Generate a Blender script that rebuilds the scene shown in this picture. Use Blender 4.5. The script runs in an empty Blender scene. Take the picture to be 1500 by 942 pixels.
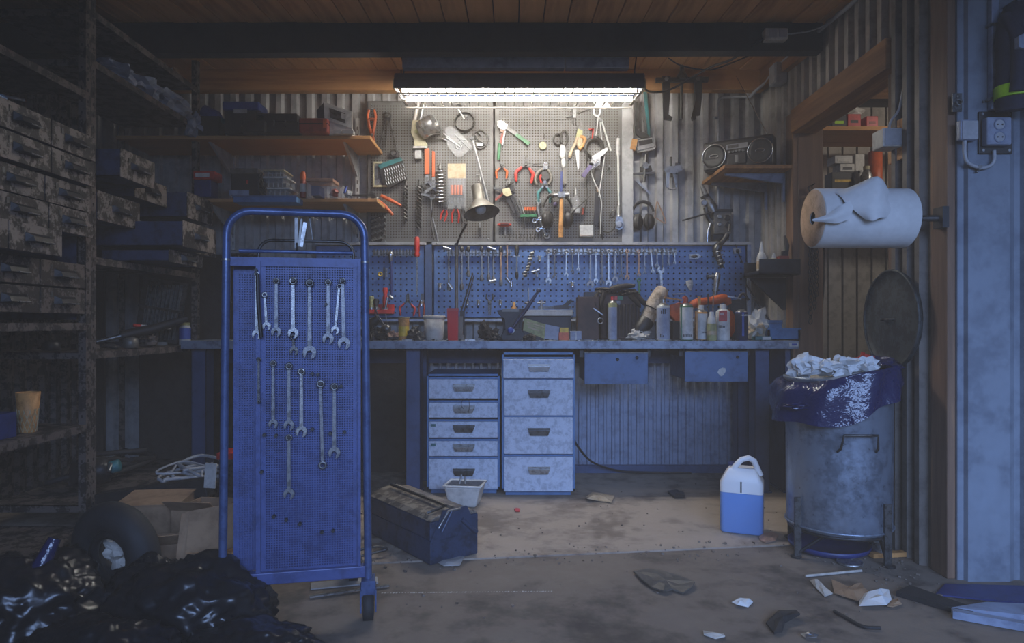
import bpy, bmesh, math, random
from mathutils import Vector as V, Matrix, noise, Euler

# ------------------------------------------------------------------ camera
H = 0.965                      # eye height; the back wall is parallel to the picture
scene = bpy.context.scene
cam_d = bpy.data.cameras.new('camera'); cam = bpy.data.objects.new('camera', cam_d)
scene.collection.objects.link(cam); scene.camera = cam
cam.location = (0, 0, H); cam.rotation_euler = (math.pi / 2, 0, 0)
cam_d.sensor_width = 36; cam_d.lens = 24; cam_d.shift_y = 4 / 1500; cam_d.clip_start = 0.05
# ------------------------------------------------------------------ world: dim overcast dusk outside the open gate
w = bpy.data.worlds.new('world'); scene.world = w; w.use_nodes = True
bgn = w.node_tree.nodes['Background']
bgn.inputs[0].default_value = (0.42, 0.53, 0.80, 1); bgn.inputs[1].default_value = 0.38
# daylight that comes in through the open gate behind the camera
def area(name, loc, rot, sx, sy, power, col):
    l = bpy.data.lights.new(name, 'AREA'); l.shape = 'RECTANGLE'; l.size = sx; l.size_y = sy
    l.energy = power; l.color = col
    o = bpy.data.objects.new(name, l); scene.collection.objects.link(o)
    o.location = loc; o.rotation_euler = rot
    return o
area('gate_daylight', (1.3, -6.0, 3.7), (math.radians(74), 0, math.radians(5)), 7.5, 3.2, 1150, (0.40, 0.57, 1.0))
pl = bpy.data.lights.new('store_light', 'POINT'); pl.energy = 14; pl.color = (1, .86, .72); pl.shadow_soft_size = .06  # unseen light put inside the store room, no bulb modelled
po = bpy.data.objects.new('store_light', pl); scene.collection.objects.link(po); po.location = (2.75, 3.5, 2.3)
# ------------------------------------------------------------------ exposure
vs = scene.view_settings
vs.view_transform = 'Standard'; vs.look = 'None'; vs.exposure = 0.0; vs.gamma = 1
vs.use_curve_mapping = False
scene.cycles.use_denoising = True
scene.cycles.max_bounces = 8; scene.cycles.diffuse_bounces = 4; scene.cycles.glossy_bounces = 3
scene.cycles.transmission_bounces = 6; scene.cycles.transparent_max_bounces = 8
scene.cycles.sample_clamp_indirect = 4; scene.cycles.caustics_reflective = False; scene.cycles.caustics_refractive = False

# ------------------------------------------------------------------ materials
def lin(hx):
    c = [int(hx[i:i + 2], 16) / 255 for i in (0, 2, 4)]
    return tuple((x / 12.92 if x <= .04045 else ((x + .055) / 1.055) ** 2.4) for x in c) + (1,)
MATS = {}
SPEC = {  # name: colour, second colour, roughness, metallic, mix amount, noise scale, bump
 'galv': ('a8a6a3', '8a8886', .5, .12, .6, 9, .05), 'galv_warm': ('a09a92', '7f7a75', .55, .12, .6, 8, .05),
 'galv_blue': ('8c97ad', '6c778c', .5, .1, .6, 12, .05), 'front_blue': ('78828f', '646e7c', .55, .1, .8, 5, .06),
 'dark_beam': ('2b2928', '1c1a1a', .9, 0, .6, 6, .1), 'pegboard_grey': ('656360', '565451', .5, .1, .5, 6, .03),
 'pegboard_blue': ('4c6c9c', '3e5880', .5, .1, .6, 10, .03), 'hole_dark': ('1c1d22', '141519', .9, 0, .2, 5, 0),
 'rack_blue': ('414f80', '333f6a', .45, .1, .7, 14, .06), 'rack_tube': ('4a5c84', '34446a', .32, .3, .6, 22, .05),
 'bench_steel': ('848d9c', '565e6c', .45, .25, .9, 12, .08), 'bench_blue': ('3c4f72', '2e3d5c', .5, .1, .5, 9, .04),
 'cab_blue': ('4e76a2', '3a5c84', .45, .1, .5, 12, .04), 'drawer_face': ('c0c8d6', '7a8494', .5, .0, .4, 34, .06),
 'drawer_rust': ('867a70', '1a1614', .6, .1, 1.0, 17, .25), 'drawer_navy': ('33415f', '252d40', .6, .1, .7, 12, .06),
 'hang_drawer': ('4e688c', '3a4f6e', .5, .1, .6, 9, .05), 'galv_near': ('706860', '544d47', .6, .0, .7, 8, .05), 'spanner_dull': ('7c7c7e', '464648', .42, .7, .6, 30, .05), 'steel': ('9a9997', '5a5958', .36, .8, .6, 40, .05),
 'steel_dark': ('5c5b5a', '302f2f', .4, .8, .7, 40, .1), 'chrome': ('b8b8b8', '808080', .24, .9, .3, 30, 0),
 'black': ('1b1b1d', '121213', .5, 0, .3, 20, .04), 'black_metal': ('2c2c2f', '1a1a1c', .45, .4, .5, 20, .05),
 'orange': ('c85c2c', '9c441e', .45, 0, .4, 20, .03), 'red': ('b82c24', '7e1b16', .42, 0, .4, 20, .03),
 'red_brown': ('8e3b2e', '652820', .5, 0, .5, 20, .03), 'cream': ('b0a684', '857a5c', .5, 0, .5, 20, .03),
 'tan': ('c08a50', '8c5c2c', .6, 0, .6, 22, .06), 'beige': ('b09c80', '8c7858', .55, 0, .5, 22, .03),
 'green': ('2a6840', '1c4a2c', .45, 0, .4, 22, .03), 'teal': ('2c6a6c', '1e4c4e', .45, 0, .4, 22, .03),
 'purple': ('4c4266', '38304c', .5, 0, .4, 22, .03), 'navy': ('1f2f66', '172148', .45, 0, .4, 12, .03),
 'case_blue': ('2c4a98', '1e3470', .45, 0, .4, 12, .03), 'white': ('c2c0ba', '94928d', .5, 0, .4, 14, .03),
 'paper_white': ('cfcfcd', 'bcbcba', .85, 0, .3, 12, .06), 'paper_core': ('c9a98c', 'a58467', .85, 0, .5, 30, .08),
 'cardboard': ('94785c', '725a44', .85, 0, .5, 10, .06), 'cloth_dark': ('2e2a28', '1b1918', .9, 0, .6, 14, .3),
 'cloth_tan': ('b8a894', '7c6c5a', .9, 0, .7, 18, .3), 'rubber': ('1e1e21', '141416', .7, 0, .4, 20, .08),
 'hood_navy': ('2c3450', '1d2438', .4, .3, .5, 10, .03), 'lamp_grey': ('6b665e', '4c4843', .45, .4, .5, 20, .03),
 'cable': ('a4a6aa', '84868a', .5, 0, .3, 20, 0), 'toolbox_blue': ('303e58', '202a3c', .45, .2, .8, 14, .08),
 'toolbox_top': ('8c8274', '57504a', .55, .3, .8, 12, .08), 'olive': ('9b9a6a', '6c6b48', .6, 0, .6, 14, .03),
 'wood_brown': ('3e2c26', '241a17', .6, 0, .7, 8, .08), 'pink': ('a3826e', '7a5c4c', .5, 0, .4, 14, .03),
 'plaster': ('b8b2a8', '8f8a82', .8, 0, .5, 10, .06), 'hivis': ('a8d820', '86b018', .6, 0, .3, 10, .05),
 'jacket': ('23263a', '171926', .85, 0, .5, 12, .2), 'yellow': ('d8b23a', 'a4842a', .5, 0, .4, 12, .03),
 'shelf_steel': ('6a5f58', '2e2a28', .6, .4, .8, 18, .1), 'lid_green': ('3a3f40', '232627', .55, .3, .8, 16, .15),
 'bin_zinc': ('87919f', '5f6976', .38, .6, .6, 9, .06), 'jacket_grey': ('8e96a8', '6c7484', .8, 0, .4, 12, .1),
 'concrete': ('75695d', '453d37', .85, 0, .9, 3.2, .25), 'floor_board': ('a39484', '75685c', .8, 0, .8, 4, .12),
}
def ramp(nt, fac, stops):
    r = nt.nodes.new('ShaderNodeValToRGB'); e = r.color_ramp.elements
    e[0].position, e[0].color = stops[0]; e[1].position, e[1].color = stops[-1]
    for p, c in stops[1:-1]:
        x = e.new(p); x.color = c
    nt.links.new(fac, r.inputs[0]); return r
def M(name):
    if name in MATS: return MATS[name]
    m = bpy.data.materials.new(name); m.use_nodes = True; nt = m.node_tree; N = nt.nodes; L = nt.links
    b = N['Principled BSDF']; MATS[name] = m
    tc = N.new('ShaderNodeTexCoord')
    def nz(scale, det=5, vec=None):
        n = N.new('ShaderNodeTexNoise'); n.inputs['Scale'].default_value = scale; n.inputs['Detail'].default_value = det
        n.inputs['Roughness'].default_value = .65
        L.new(vec or tc.outputs['Object'], n.inputs['Vector']); return n
    if name.startswith('wood_') and name != 'wood_brown':          # wood_x / wood_y / wood_z: grain runs along that axis
        ax = name[5]; c = {'p': ('cc9862', '94663a'), 'y': ('90663f', '5e3f28'), 'x': ('bd8852', '86592e'), 'z': ('7c5f4a', '4e3a2e')}[ax]
        mp = N.new('ShaderNodeMapping'); s = {'x': (.6, 9, 9), 'y': (9, .6, 9), 'z': (9, 9, .6), 'p': (9, .6, 9)}[ax]
        mp.inputs['Scale'].default_value = s; L.new(tc.outputs['Object'], mp.inputs['Vector'])
        n = nz(2.2, 8, mp.outputs[0]); kn = nz(1.3, 2)
        oi = N.new('ShaderNodeObjectInfo')
        ad = N.new('ShaderNodeMath'); ad.operation = 'MULTIPLY_ADD'; L.new(oi.outputs['Random'], ad.inputs[0]); ad.inputs[1].default_value = .22
        L.new(n.outputs[0], ad.inputs[2])
        r = ramp(nt, ad.outputs[0], [(.3, lin(c[1])), (.62, lin(c[0])), (.85, lin('bc8a54'))])
        L.new(r.outputs[0], b.inputs['Base Color']); b.inputs['Roughness'].default_value = .7
        bp = N.new('ShaderNodeBump'); bp.inputs['Strength'].default_value = .2; bp.inputs['Distance'].default_value = .003
        L.new(n.outputs[0], bp.inputs['Height']); L.new(bp.outputs[0], b.inputs['Normal']); return m
    if name == 'clear':
        b.inputs['Base Color'].default_value = (.6, .6, .6, 1); b.inputs['Roughness'].default_value = .25
        b.inputs['Alpha'].default_value = .22; return m
    if name == 'clear_red':
        b.inputs['Base Color'].default_value = (.7, .03, .03, 1); b.inputs['Roughness'].default_value = .2
        b.inputs['Alpha'].default_value = .8; return m
    if name == 'plastic_natural':
        b.inputs['Base Color'].default_value = lin('e6e2de'); b.inputs['Roughness'].default_value = .4
        b.inputs['Subsurface Weight'].default_value = 0; return m
    if name == 'washer_blue':
        b.inputs['Base Color'].default_value = lin('6c92cc'); b.inputs['Roughness'].default_value = .3; return m
    if name == 'tube_glow':
        b.inputs['Base Color'].default_value = (.9, .9, .9, 1); b.inputs['Emission Color'].default_value = (1, .94, .86, 1)
        b.inputs['Emission Strength'].default_value = LAMP; return m
    if name == 'reflector':
        b.inputs['Base Color'].default_value = (.88, .83, .72, 1); b.inputs['Roughness'].default_value = .35; return m
    if name == 'bag':
        b.inputs['Base Color'].default_value = lin('16171c'); b.inputs['Roughness'].default_value = .3
        n = nz(5, 3); bp = N.new('ShaderNodeBump'); bp.inputs['Strength'].default_value = .35; bp.inputs['Distance'].default_value = .02
        L.new(n.outputs[0], bp.inputs['Height']); L.new(bp.outputs[0], b.inputs['Normal']); return m
    if name == 'liner_blue':
        b.inputs['Base Color'].default_value = lin('1a2048'); b.inputs['Roughness'].default_value = .18
        n = nz(11, 4); bp = N.new('ShaderNodeBump'); bp.inputs['Strength'].default_value = .8; bp.inputs['Distance'].default_value = .015
        L.new(n.outputs[0], bp.inputs['Height']); L.new(bp.outputs[0], b.inputs['Normal']); return m
    c1, c2, ro, me, amt, sc, bu = SPEC[name]
    n = nz(sc); n2 = nz(sc * 4.3, 3)
    mx = N.new('ShaderNodeMath'); mx.operation = 'MULTIPLY_ADD'; L.new(n2.outputs[0], mx.inputs[0]); mx.inputs[1].default_value = .35
    L.new(n.outputs[0], mx.inputs[2])
    a, z = lin(c1), lin(c2); lo = tuple(a[i] + (z[i] - a[i]) * min(1, amt * 1.3) for i in range(3)) + (1,)
    r = ramp(nt, mx.outputs[0], [((.64, .54)[name not in ('drawer_rust', 'toolbox_top', 'lid_green', 'shelf_steel')], lo), ((.73, .70)[name != 'drawer_rust'], a), (.95, tuple(min(1, v * 1.12) for v in a[:3]) + (1,))])
    L.new(r.outputs[0], b.inputs['Base Color'])
    b.inputs['Roughness'].default_value = ro; b.inputs['Metallic'].default_value = me
    if name in ('galv', 'galv_warm', 'galv_blue', 'front_blue', 'bench_steel', 'concrete', 'floor_board', 'drawer_face', 'bin_zinc'):
        rr = ramp(nt, n2.outputs[0], [(.3, (ro * .7,) * 3 + (1,)), (.75, (min(1, ro * 1.35),) * 3 + (1,))]); L.new(rr.outputs[0], b.inputs['Roughness'])
    if bu:
        bp = N.new('ShaderNodeBump'); bp.inputs['Strength'].default_value = min(1, bu * 2); bp.inputs['Distance'].default_value = .004
        L.new(n2.outputs[0], bp.inputs['Height']); L.new(bp.outputs[0], b.inputs['Normal'])
    return m
LAMP = 105.0
HAZE = .038

# ------------------------------------------------------------------ geometry collector
def metres(x, y, z): return V((x, y, z))
def sheet(d):                  # a drawing sheet standing upright at distance d: x to the side, y down, o out from it
    s = d / 1000
    return lambda x, y, o=0: V(((x - 750) * s, d - o * s, H + (475 - y) * s))
def at(p, m):                  # frame m placed by matrix p
    return lambda x, y, z=0: p @ V((x, y, z))
class G:
    def __init__(s, m=metres): s.m = m; s.v = []; s.f = []; s.sm = []
    def add(s, vs, fs, smooth=False):
        b = len(s.v); s.v += [s.m(*v) for v in vs]
        for f in fs: s.f.append([i + b for i in f]); s.sm.append(smooth)
    def box(s, x0, y0, z0, x1, y1, z1, rot=None):   # rot = (rx,ry,rz) degrees about the box centre
        vs = [V((x, y, z)) for z in (z0, z1) for y in (y0, y1) for x in (x0, x1)]
        if rot:
            c = V(((x0 + x1) / 2, (y0 + y1) / 2, (z0 + z1) / 2)); R = Euler([math.radians(a) for a in rot]).to_matrix()
            vs = [R @ (v - c) + c for v in vs]
        s.add(vs, [(0, 1, 3, 2), (4, 6, 7, 5), (0, 4, 5, 1), (2, 3, 7, 6), (0, 2, 6, 4), (1, 5, 7, 3)])
    def hex8(s, b, t):                              # bottom four and top four corners, same order
        s.add(list(b) + list(t), [(3, 2, 1, 0), (4, 5, 6, 7)] + [(i, (i + 1) % 4, 4 + (i + 1) % 4, 4 + i) for i in range(4)])
    def cyl(s, p, q, r, r2=None, n=12):
        s.tube([p, q], [r, r if r2 is None else r2], n)
    def tube(s, pts, r, n=8, closed=False, flat=1.0):
        P = [V(p) for p in pts]; k = len(P); R = r if isinstance(r, (list, tuple)) else [r] * k
        T = []
        for i in range(k):
            a = P[(i - 1) % k] if closed or i else P[i]; b = P[(i + 1) % k] if closed or i < k - 1 else P[i]
            t = (b - a); T.append(t.normalized() if t.length > 1e-9 else V((0, 0, 1)))
        u = T[0].orthogonal().normalized()
        if abs(T[0].z) < .99: u = (V((0, 0, 1)) - T[0] * T[0].z).normalized()
        vs = []
        for i in range(k):
            u = (u - T[i] * u.dot(T[i])).normalized(); w2 = T[i].cross(u)
            for j in range(n):
                a = 2 * math.pi * j / n
                vs.append(P[i] + u * (math.cos(a) * R[i] * flat) + w2 * (math.sin(a) * R[i]))
        fs = [(i * n + j, i * n + (j + 1) % n, ((i + 1) % k) * n + (j + 1) % n, ((i + 1) % k) * n + j) for i in range(k if closed else k - 1) for j in range(n)]
        s.add(vs, fs, n > 5)
        if not closed: s.add(vs[:n], [tuple(range(n))]); s.add(vs[-n:], [tuple(range(n))[::-1]])
    def wire(s, pts, r, n=6, k=5): s.tube(curve(pts, k), r, n)
    def lathe(s, o, ax, prof, n=20, caps=True):     # prof: (radius, distance along axis)
        o = V(o); ax = V(ax).normalized(); u = ax.orthogonal().normalized(); w2 = ax.cross(u); vs = []
        for r, h in prof:
            for j in range(n):
                a = 2 * math.pi * j / n; vs.append(o + ax * h + (u * math.cos(a) + w2 * math.sin(a)) * r)
        k = len(prof)
        s.add(vs, [(i * n + j, i * n + (j + 1) % n, (i + 1) * n + (j + 1) % n, (i + 1) * n + j) for i in range(k - 1) for j in range(n)], True)
        if caps:
            if prof[0][0] > 1e-6: s.add(vs[:n], [tuple(range(n))])
            if prof[-1][0] > 1e-6: s.add(vs[-n:], [tuple(range(n))[::-1]])
    def prism(s, poly, z0, z1):
        n = len(poly)
        s.add([(x, y, z) for z in (z0, z1) for x, y in poly], [tuple(range(n)), tuple(range(2 * n - 1, n - 1, -1))] + [(i, (i + 1) % n, n + (i + 1) % n, n + i) for i in range(n)])
    def ring(s, c, R, r, ax=(0, 0, 1), n=20, m=6, squash=1.0, a0=0, a1=360):
        c = V(c); ax = V(ax).normalized(); u = ax.orthogonal().normalized()
        if abs(ax.x) < .9: u = (V((1, 0, 0)) - ax * ax.x).normalized()
        w2 = ax.cross(u); cl = a1 - a0 >= 360
        pts = [c + u * math.cos(a) * R + w2 * math.sin(a) * R * squash for a in [math.radians(a0 + (a1 - a0) * i / (n if cl else n - 1)) for i in range(n)]]
        s.tube(pts, r, m, cl)
    def ell(s, c, rx, ry, rz, n=12, lump=0, seed=0, sub=2):
        bm = bmesh.new(); bmesh.ops.create_icosphere(bm, subdivisions=sub, radius=1); c = V(c)
        bm.verts.index_update(); vs = []
        for v in bm.verts:
            k = 1 + lump * noise.noise(v.co * 1.7 + V((seed * 3.1, seed, 0))) + lump * .6 * noise.noise(v.co * 4.3 + V((seed, 7, 0)))
            vs.append(c + V((v.co.x * rx, v.co.y * ry, v.co.z * rz)) * k)
        s.add(vs, [[x.index for x in f.verts] for f in bm.faces], lump < .45); bm.free()
    # --- tool shapes, drawn on an upright sheet
    def bar(s, a, b, wa, wb, z0, z1):               # flat tapered bar from a to b
        a, b = V(a), V(b); t = (b - a).normalized(); nn = V((-t.y, t.x))
        s.prism([a + nn * wa / 2, b + nn * wb / 2, b - nn * wb / 2, a - nn * wa / 2], z0, z1)
    def jaw(s, c, dr, R, z0, z1, gap=.45):          # open spanner jaw at c that opens along dr
        c = V(c); t = V(dr).normalized(); t = Matrix.Rotation(math.radians(14), 2) @ t; nn = V((-t.y, t.x)); P = []
        g = math.asin(gap)
        for i in range(13):
            a = g + (2 * math.pi - 2 * g) * i / 12; P.append(c + t * math.cos(a) * R * 1.05 + nn * math.sin(a) * R)
        P += [c - nn * R * gap * .9 - t * R * .1, c - t * R * .35, c + nn * R * gap * .9 - t * R * .1]
        s.prism(P, z0, z1)
    def spanner(s, a, b, wd, Ra, Rb, z0=1, th=1.6, ends='ro'):
        a, b = V(a), V(b); t = (b - a).normalized(); z1 = z0 + th
        s.bar(a + t * Ra * .8, b - t * Rb * .8, wd * .8, wd, z0 + .2 * th, z1 - .2 * th)
        for c, R, e, d in ((a, Ra, ends[0], -t), (b, Rb, ends[1], t)):
            if e == 'r': s.ring((c.x, c.y, (z0 + z1) / 2), R * .75, max(R * .32, th * .4), n=16)
            else: s.jaw(c, d, R, z0, z1)
    def auger(s, a, b, R, turns, wr):
        a, b = V(a), V(b); d = b - a; u = d.orthogonal().normalized() ; w2 = d.normalized().cross(u); n = int(turns * 10)
        for ph in (0, math.pi):
            s.tube([a + d * i / n + (u * math.cos(ph + i / n * turns * 6.283) + w2 * math.sin(ph + i / n * turns * 6.283)) * R for i in range(n + 1)], wr, 5)
def curve(pts, k=5):
    P = [V(p) for p in pts]; P = [P[0] * 2 - P[1]] + P + [P[-1] * 2 - P[-2]]; out = []
    for i in range(1, len(P) - 2):
        a, b, c, d = P[i - 1:i + 3]
        for j in range(k):
            t = j / k; out.append(.5 * ((2 * b) + (c - a) * t + (2 * a - 5 * b + 4 * c - d) * t * t + (3 * b - a - 3 * c + d) * t ** 3))
    return out + [P[-2]]
def arc(cx, cy, r, a0, a1, n=8, z=0):
    return [(cx + r * math.cos(math.radians(a0 + (a1 - a0) * i / n)), cy + r * math.sin(math.radians(a0 + (a1 - a0) * i / n)), z) for i in range(n + 1)]

# ------------------------------------------------------------------ objects
COL = scene.collection
def mesh(name, g, mat, org, bevel=0, crease=False):
    me = bpy.data.meshes.new(name); me.from_pydata([tuple(v - org) for v in g.v], [], g.f)
    me.polygons.foreach_set('use_smooth', g.sm); me.materials.append(M(mat))
    bm = bmesh.new(); bm.from_mesh(me); bmesh.ops.recalc_face_normals(bm, faces=bm.faces); bm.to_mesh(me); bm.free()
    o = bpy.data.objects.new(name, me); COL.objects.link(o)
    if bevel:
        b = o.modifiers.new('edge', 'BEVEL'); b.width = bevel; b.segments = 2; b.limit_method = 'ANGLE'
    return o
def P(name, mat, *ops, sub=(), label=None, bevel=0):
    return (name, mat, ops, list(sub), label, bevel)
def fill(g, ops):
    for op in ops:
        if callable(op): op(g)
        else:
            op = list(op); kw = op.pop() if isinstance(op[-1], dict) else {}
            getattr(g, op[0])(*op[1:], **kw)
def tag(o, label=None, cat=None, group=None, kind=None):
    if label: o['label'] = label
    if cat: o['category'] = cat
    if group: o['group'] = group
    if kind: o['kind'] = kind
    return o
def bounds(vs):
    return V([min(v[i] for v in vs) for i in range(3)]), V([max(v[i] for v in vs) for i in range(3)])
def T(name, label, cat, parts, m=metres, group=None, kind=None):
    """one thing: parts is a list of P(); a single part named None makes the thing one mesh"""
    gs = []
    def run(p):
        g = G(m); fill(g, p[2]); gs.append((p, g))
        return g, [(q, run(q)) for q in p[3]]
    tree = [(p, run(p)) for p in parts]
    allv = [v for _, g in gs for v in g.v]; lo, hi = bounds(allv)
    org = V(((lo.x + hi.x) / 2, (lo.y + hi.y) / 2, lo.z))
    if parts[0][0] is None:
        p, (g, subs) = tree[0]; root = mesh(name, g, p[1], org, p[5])
        rest = [(q, r) for q, r in subs] + tree[1:]
    else:
        root = bpy.data.objects.new(name, None); root.empty_display_size = .05; COL.objects.link(root); rest = tree
    root.location = org; tag(root, label, cat, group, kind)
    def link(p, r, par):
        g, subs = r; o = mesh(p[0], g, p[1], org, p[5]); o.parent = par
        if p[4]: o['label'] = p[4]
        for q, rr in subs: link(q, rr, o)
    for p, r in rest: link(p, r, root)
    return root
def clone(o, loc, rotz=None, label=None):
    def cp(a, par):
        c = a.copy(); COL.objects.link(c); c.parent = par
        for ch in a.children: cp(ch, c)
        return c
    c = cp(o, None); c.location = loc
    if rotz is not None: c.rotation_euler.z = rotz
    if label: c['label'] = label
    return c
def S(name, mat, *ops, m=metres, parent=None, label=None, bevel=0):     # a piece of the setting
    g = G(m); fill(g, ops); lo, hi = bounds(g.v); org = V(((lo.x + hi.x) / 2, (lo.y + hi.y) / 2, lo.z))
    o = mesh(name, g, mat, org, bevel); o.location = org
    if parent: o.parent = parent; o.location = org - parent.location
    else: o['kind'] = 'structure'
    if label: o['label'] = label
    return o
ORD = 'first second third fourth fifth sixth seventh eighth ninth tenth eleventh twelfth thirteenth fourteenth fifteenth sixteenth seventeenth eighteenth nineteenth twentieth'.split()

# corrugated sheet: runs along u from u0 to u1, crest toward w; z0..z1
def corr(u0, u1, z0, z1, base, out, pitch=.1, dep=.025, axis='x', shape=(.40, .12, .36, .12), th=.001):
    prof = []; u = u0
    while u < u1:
        a, b, c, d = [k * pitch for k in shape]
        for du, h in ((0, 0), (a, 0), (a + b, 1), (a + b + c, 1)):
            if u + du <= u1: prof.append((u + du, h))
        u += pitch
    prof.append((u1, prof[-1][1]))
    def f(g):
        n = len(prof); P0 = [(u, base + out * dep * h) for u, h in prof]
        vs = []
        for z in (z0, z1):
            for u, w_ in P0: vs.append((u, w_, z) if axis == 'x' else (w_, u, z))
        g.add(vs, [(i, i + 1, n + i + 1, n + i) for i in range(n - 1)])
    return f
# perforated panel in the frame: cells of size c, hole radius r
def perf(x0, y0, x1, y1, c, r, z, th=1.5, border=4):
    def f(g):
        nx = int((x1 - x0 - 2 * border) / c); ny = int((y1 - y0 - 2 * border) / c)
        ax = x0 + ((x1 - x0) - nx * c) / 2; ay = y0 + ((y1 - y0) - ny * c) / 2; vs = []; fs = []
        oct_ = [(math.cos(math.radians(45 * k + 22.5 * 0)) , math.sin(math.radians(45 * k))) for k in range(8)]
        sq = [(1, 0), (1, 1), (0, 1), (-1, 1), (-1, 0), (-1, -1), (0, -1), (1, -1)]
        for i in range(nx):
            for j in range(ny):
                cx, cy = ax + (i + .5) * c, ay + (j + .5) * c; b = len(vs)
                vs += [(cx + a * c / 2, cy + bb * c / 2, z) for a, bb in sq] + [(cx + a * r, cy + bb * r, z) for a, bb in oct_]
                fs += [(b + k, b + (k + 1) % 8, b + 8 + (k + 1) % 8, b + 8 + k) for k in range(8)]
        g.add(vs, fs)
        bx, by = ax + nx * c, ay + ny * c
        for q in ((x0, y0, x1, ay), (x0, by, x1, y1), (x0, ay, ax, by), (bx, ay, x1, by)):
            g.add([(q[0], q[1], z), (q[2], q[1], z), (q[2], q[3], z), (q[0], q[3], z)], [(0, 1, 2, 3)])
        g.box(x0, y0, z - th, x0 + 1, y1, z); g.box(x1 - 1, y0, z - th, x1, y1, z)
        g.box(x0, y0, z - th, x1, y0 + 1, z); g.box(x0, y1 - 1, z - th, x1, y1, z)
    return f
# ================================================================== THE SETTING
DW, XR, XL = 4.5, 1.66, -2.8
def zc(y): return 2.557 + .075 * (y - 3.66)
JY = lambda x: 2.816 + .13 * x          # the joint across the floor
S('floor', 'concrete', ('hex8', [(XL - .1, -2, -.1), (4.1, -2, -.1), (4.1, JY(4.1), -.1), (XL - .1, JY(XL - .1), -.1)],
  [(XL - .1, -2, 0), (4.1, -2, 0), (4.1, JY(4.1), 0), (XL - .1, JY(XL - .1), 0)]))
S('floor_back', 'floor_board', ('hex8', [(XL - .1, JY(XL) + .012, -.1), (4.1, JY(4.1) + .012, -.1), (4.1, 5, -.1), (XL - .1, 5, -.1)],
  [(XL - .1, JY(XL) + .012, .0), (4.1, JY(4.1) + .012, .0), (4.1, 5, .0), (XL - .1, 5, .0)]))
# back wall: ribbed sheet above, finer ribbed sheet below the bench
S('wall_back', 'galv', corr(XL, XR, .80, 2.56, DW, -1))
S('wall_back_lower', 'galv_blue', corr(-.62, XR, .0, .84, DW - .03, -1, .054, .012, shape=(.5, .1, .3, .1)))
S('wall_back_left', 'galv', corr(XL, -.62, 0, .80, DW, -1))
S('baseboard_back', 'bench_blue', ('box', -.62, DW - .075, .0, XR - .02, DW - .045, .05))
S('wall_left', 'shelf_steel', corr(-2, DW, 0, 2.7, XL, 1, axis='y'))
S('wall_right', 'galv_warm', corr(3.96, DW, 0, 2.62, XR, -1, axis='y'), corr(2.97, 3.96, 2.21, 2.62, XR, -1, axis='y'),
  ('box', XR + .0015, 4.061, 0, XR + .10, DW + .1, 2.64), ('box', XR + .0015, 2.6, 2.21, XR + .10, 3.96, 2.64), ('box', XR + .0015, 2.6, 0, XR + .10, 2.985, 2.21))
S('wall_right_near', 'galv_near', corr(2.69, 2.97, 0, 2.55, XR, -1, .085, .03, axis='y'))
# the front wall beside the workshop bay, painted sheet with broad flats
S('wall_front', 'front_blue', corr(XR + .022, 4.1, 0, 2.9, 2.575, -1, .212, .016, shape=(.10, .03, .74, .13)), ('box', XR + .02, 2.577, 0, 4.1, 2.64, 2.9))
S('wall_far_right', 'front_blue', ('box', 4.1, -2, 0, 4.2, 2.6, 2.9))  # unseen wall added to keep ambient light from entering at the side
S('wall_rear_blocker', 'shelf_steel', ('box', XL - .1, -.6, 0, -.75, -.5, 2.4))  # unseen partition added to keep part of the daylight off the shelving side
ceil = S('ceiling', 'dark_beam', ('hex8', [(XL - .1, -.6, zc(-.6) + .025), (4.2, -.6, zc(-.6) + .025), (4.2, 5, zc(5) + .025), (XL - .1, 5, zc(5) + .025)],
  [(XL - .1, -.6, zc(-.6) + .09), (4.2, -.6, zc(-.6) + .09), (4.2, 5, zc(5) + .09), (XL - .1, 5, zc(5) + .09)]))
rnd = random.Random(3); x = XL
while x < XR - .02:
    x1 = min(x + .122 + rnd.random() * .012, XR - .005); dz = rnd.random() * .006; y0 = 1.6
    S('plank', 'wood_p', ('hex8', [(x + .003, y0, zc(y0) - dz), (x1 - .003, y0, zc(y0) - dz), (x1 - .003, 4.49, zc(4.49) - dz), (x + .003, 4.49, zc(4.49) - dz)],
      [(x + .003, y0, zc(y0) + .022), (x1 - .003, y0, zc(y0) + .022), (x1 - .003, 4.49, zc(4.49) + .022), (x + .003, 4.49, zc(4.49) + .022)]), parent=ceil, bevel=.003)
    x = x1
S('trim_1', 'dark_beam', ('hex8', [(XL, 3.58, 2.385), (XR - .03, 3.58, 2.40), (XR - .03, 3.655, 2.40), (XL, 3.655, 2.385)], [(XL, 3.58, 2.55), (XR - .03, 3.58, 2.55), (XR - .03, 3.655, 2.552), (XL, 3.655, 2.552)]), label='dark timber ceiling beam')
S('trim_2', 'wood_x', ('hex8', [(XL, 3.657, 2.405), (XR - .03, 3.657, 2.42), (XR - .03, 3.70, 2.42), (XL, 3.70, 2.405)], [(XL, 3.657, 2.55), (XR - .03, 3.657, 2.55), (XR - .03, 3.70, 2.555), (XL, 3.70, 2.555)]), label='pale timber strip behind the dark beam', bevel=.003)
S('trim_3', 'wood_x', ('box', XL, 4.40, 2.475, -.72, 4.47, 2.61), label='timber ledger board above the ribbed wall', bevel=.004)
S('trim_4', 'wood_x', ('box', -.715, 4.40, 2.477, XR - .03, 4.47, 2.61), label='timber ledger board behind the lamp', bevel=.004)
S('trim_5', 'wood_y', ('hex8', [(XR - .065, 3.76, 2.44), (XR - .028, 3.76, 2.44), (XR - .028, 4.395, 2.475), (XR - .065, 4.395, 2.475)], [(XR - .065, 3.76, 2.56), (XR - .028, 3.76, 2.56), (XR - .028, 4.395, 2.605), (XR - .065, 4.395, 2.605)]), label='short timber along the ceiling corner')
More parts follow.
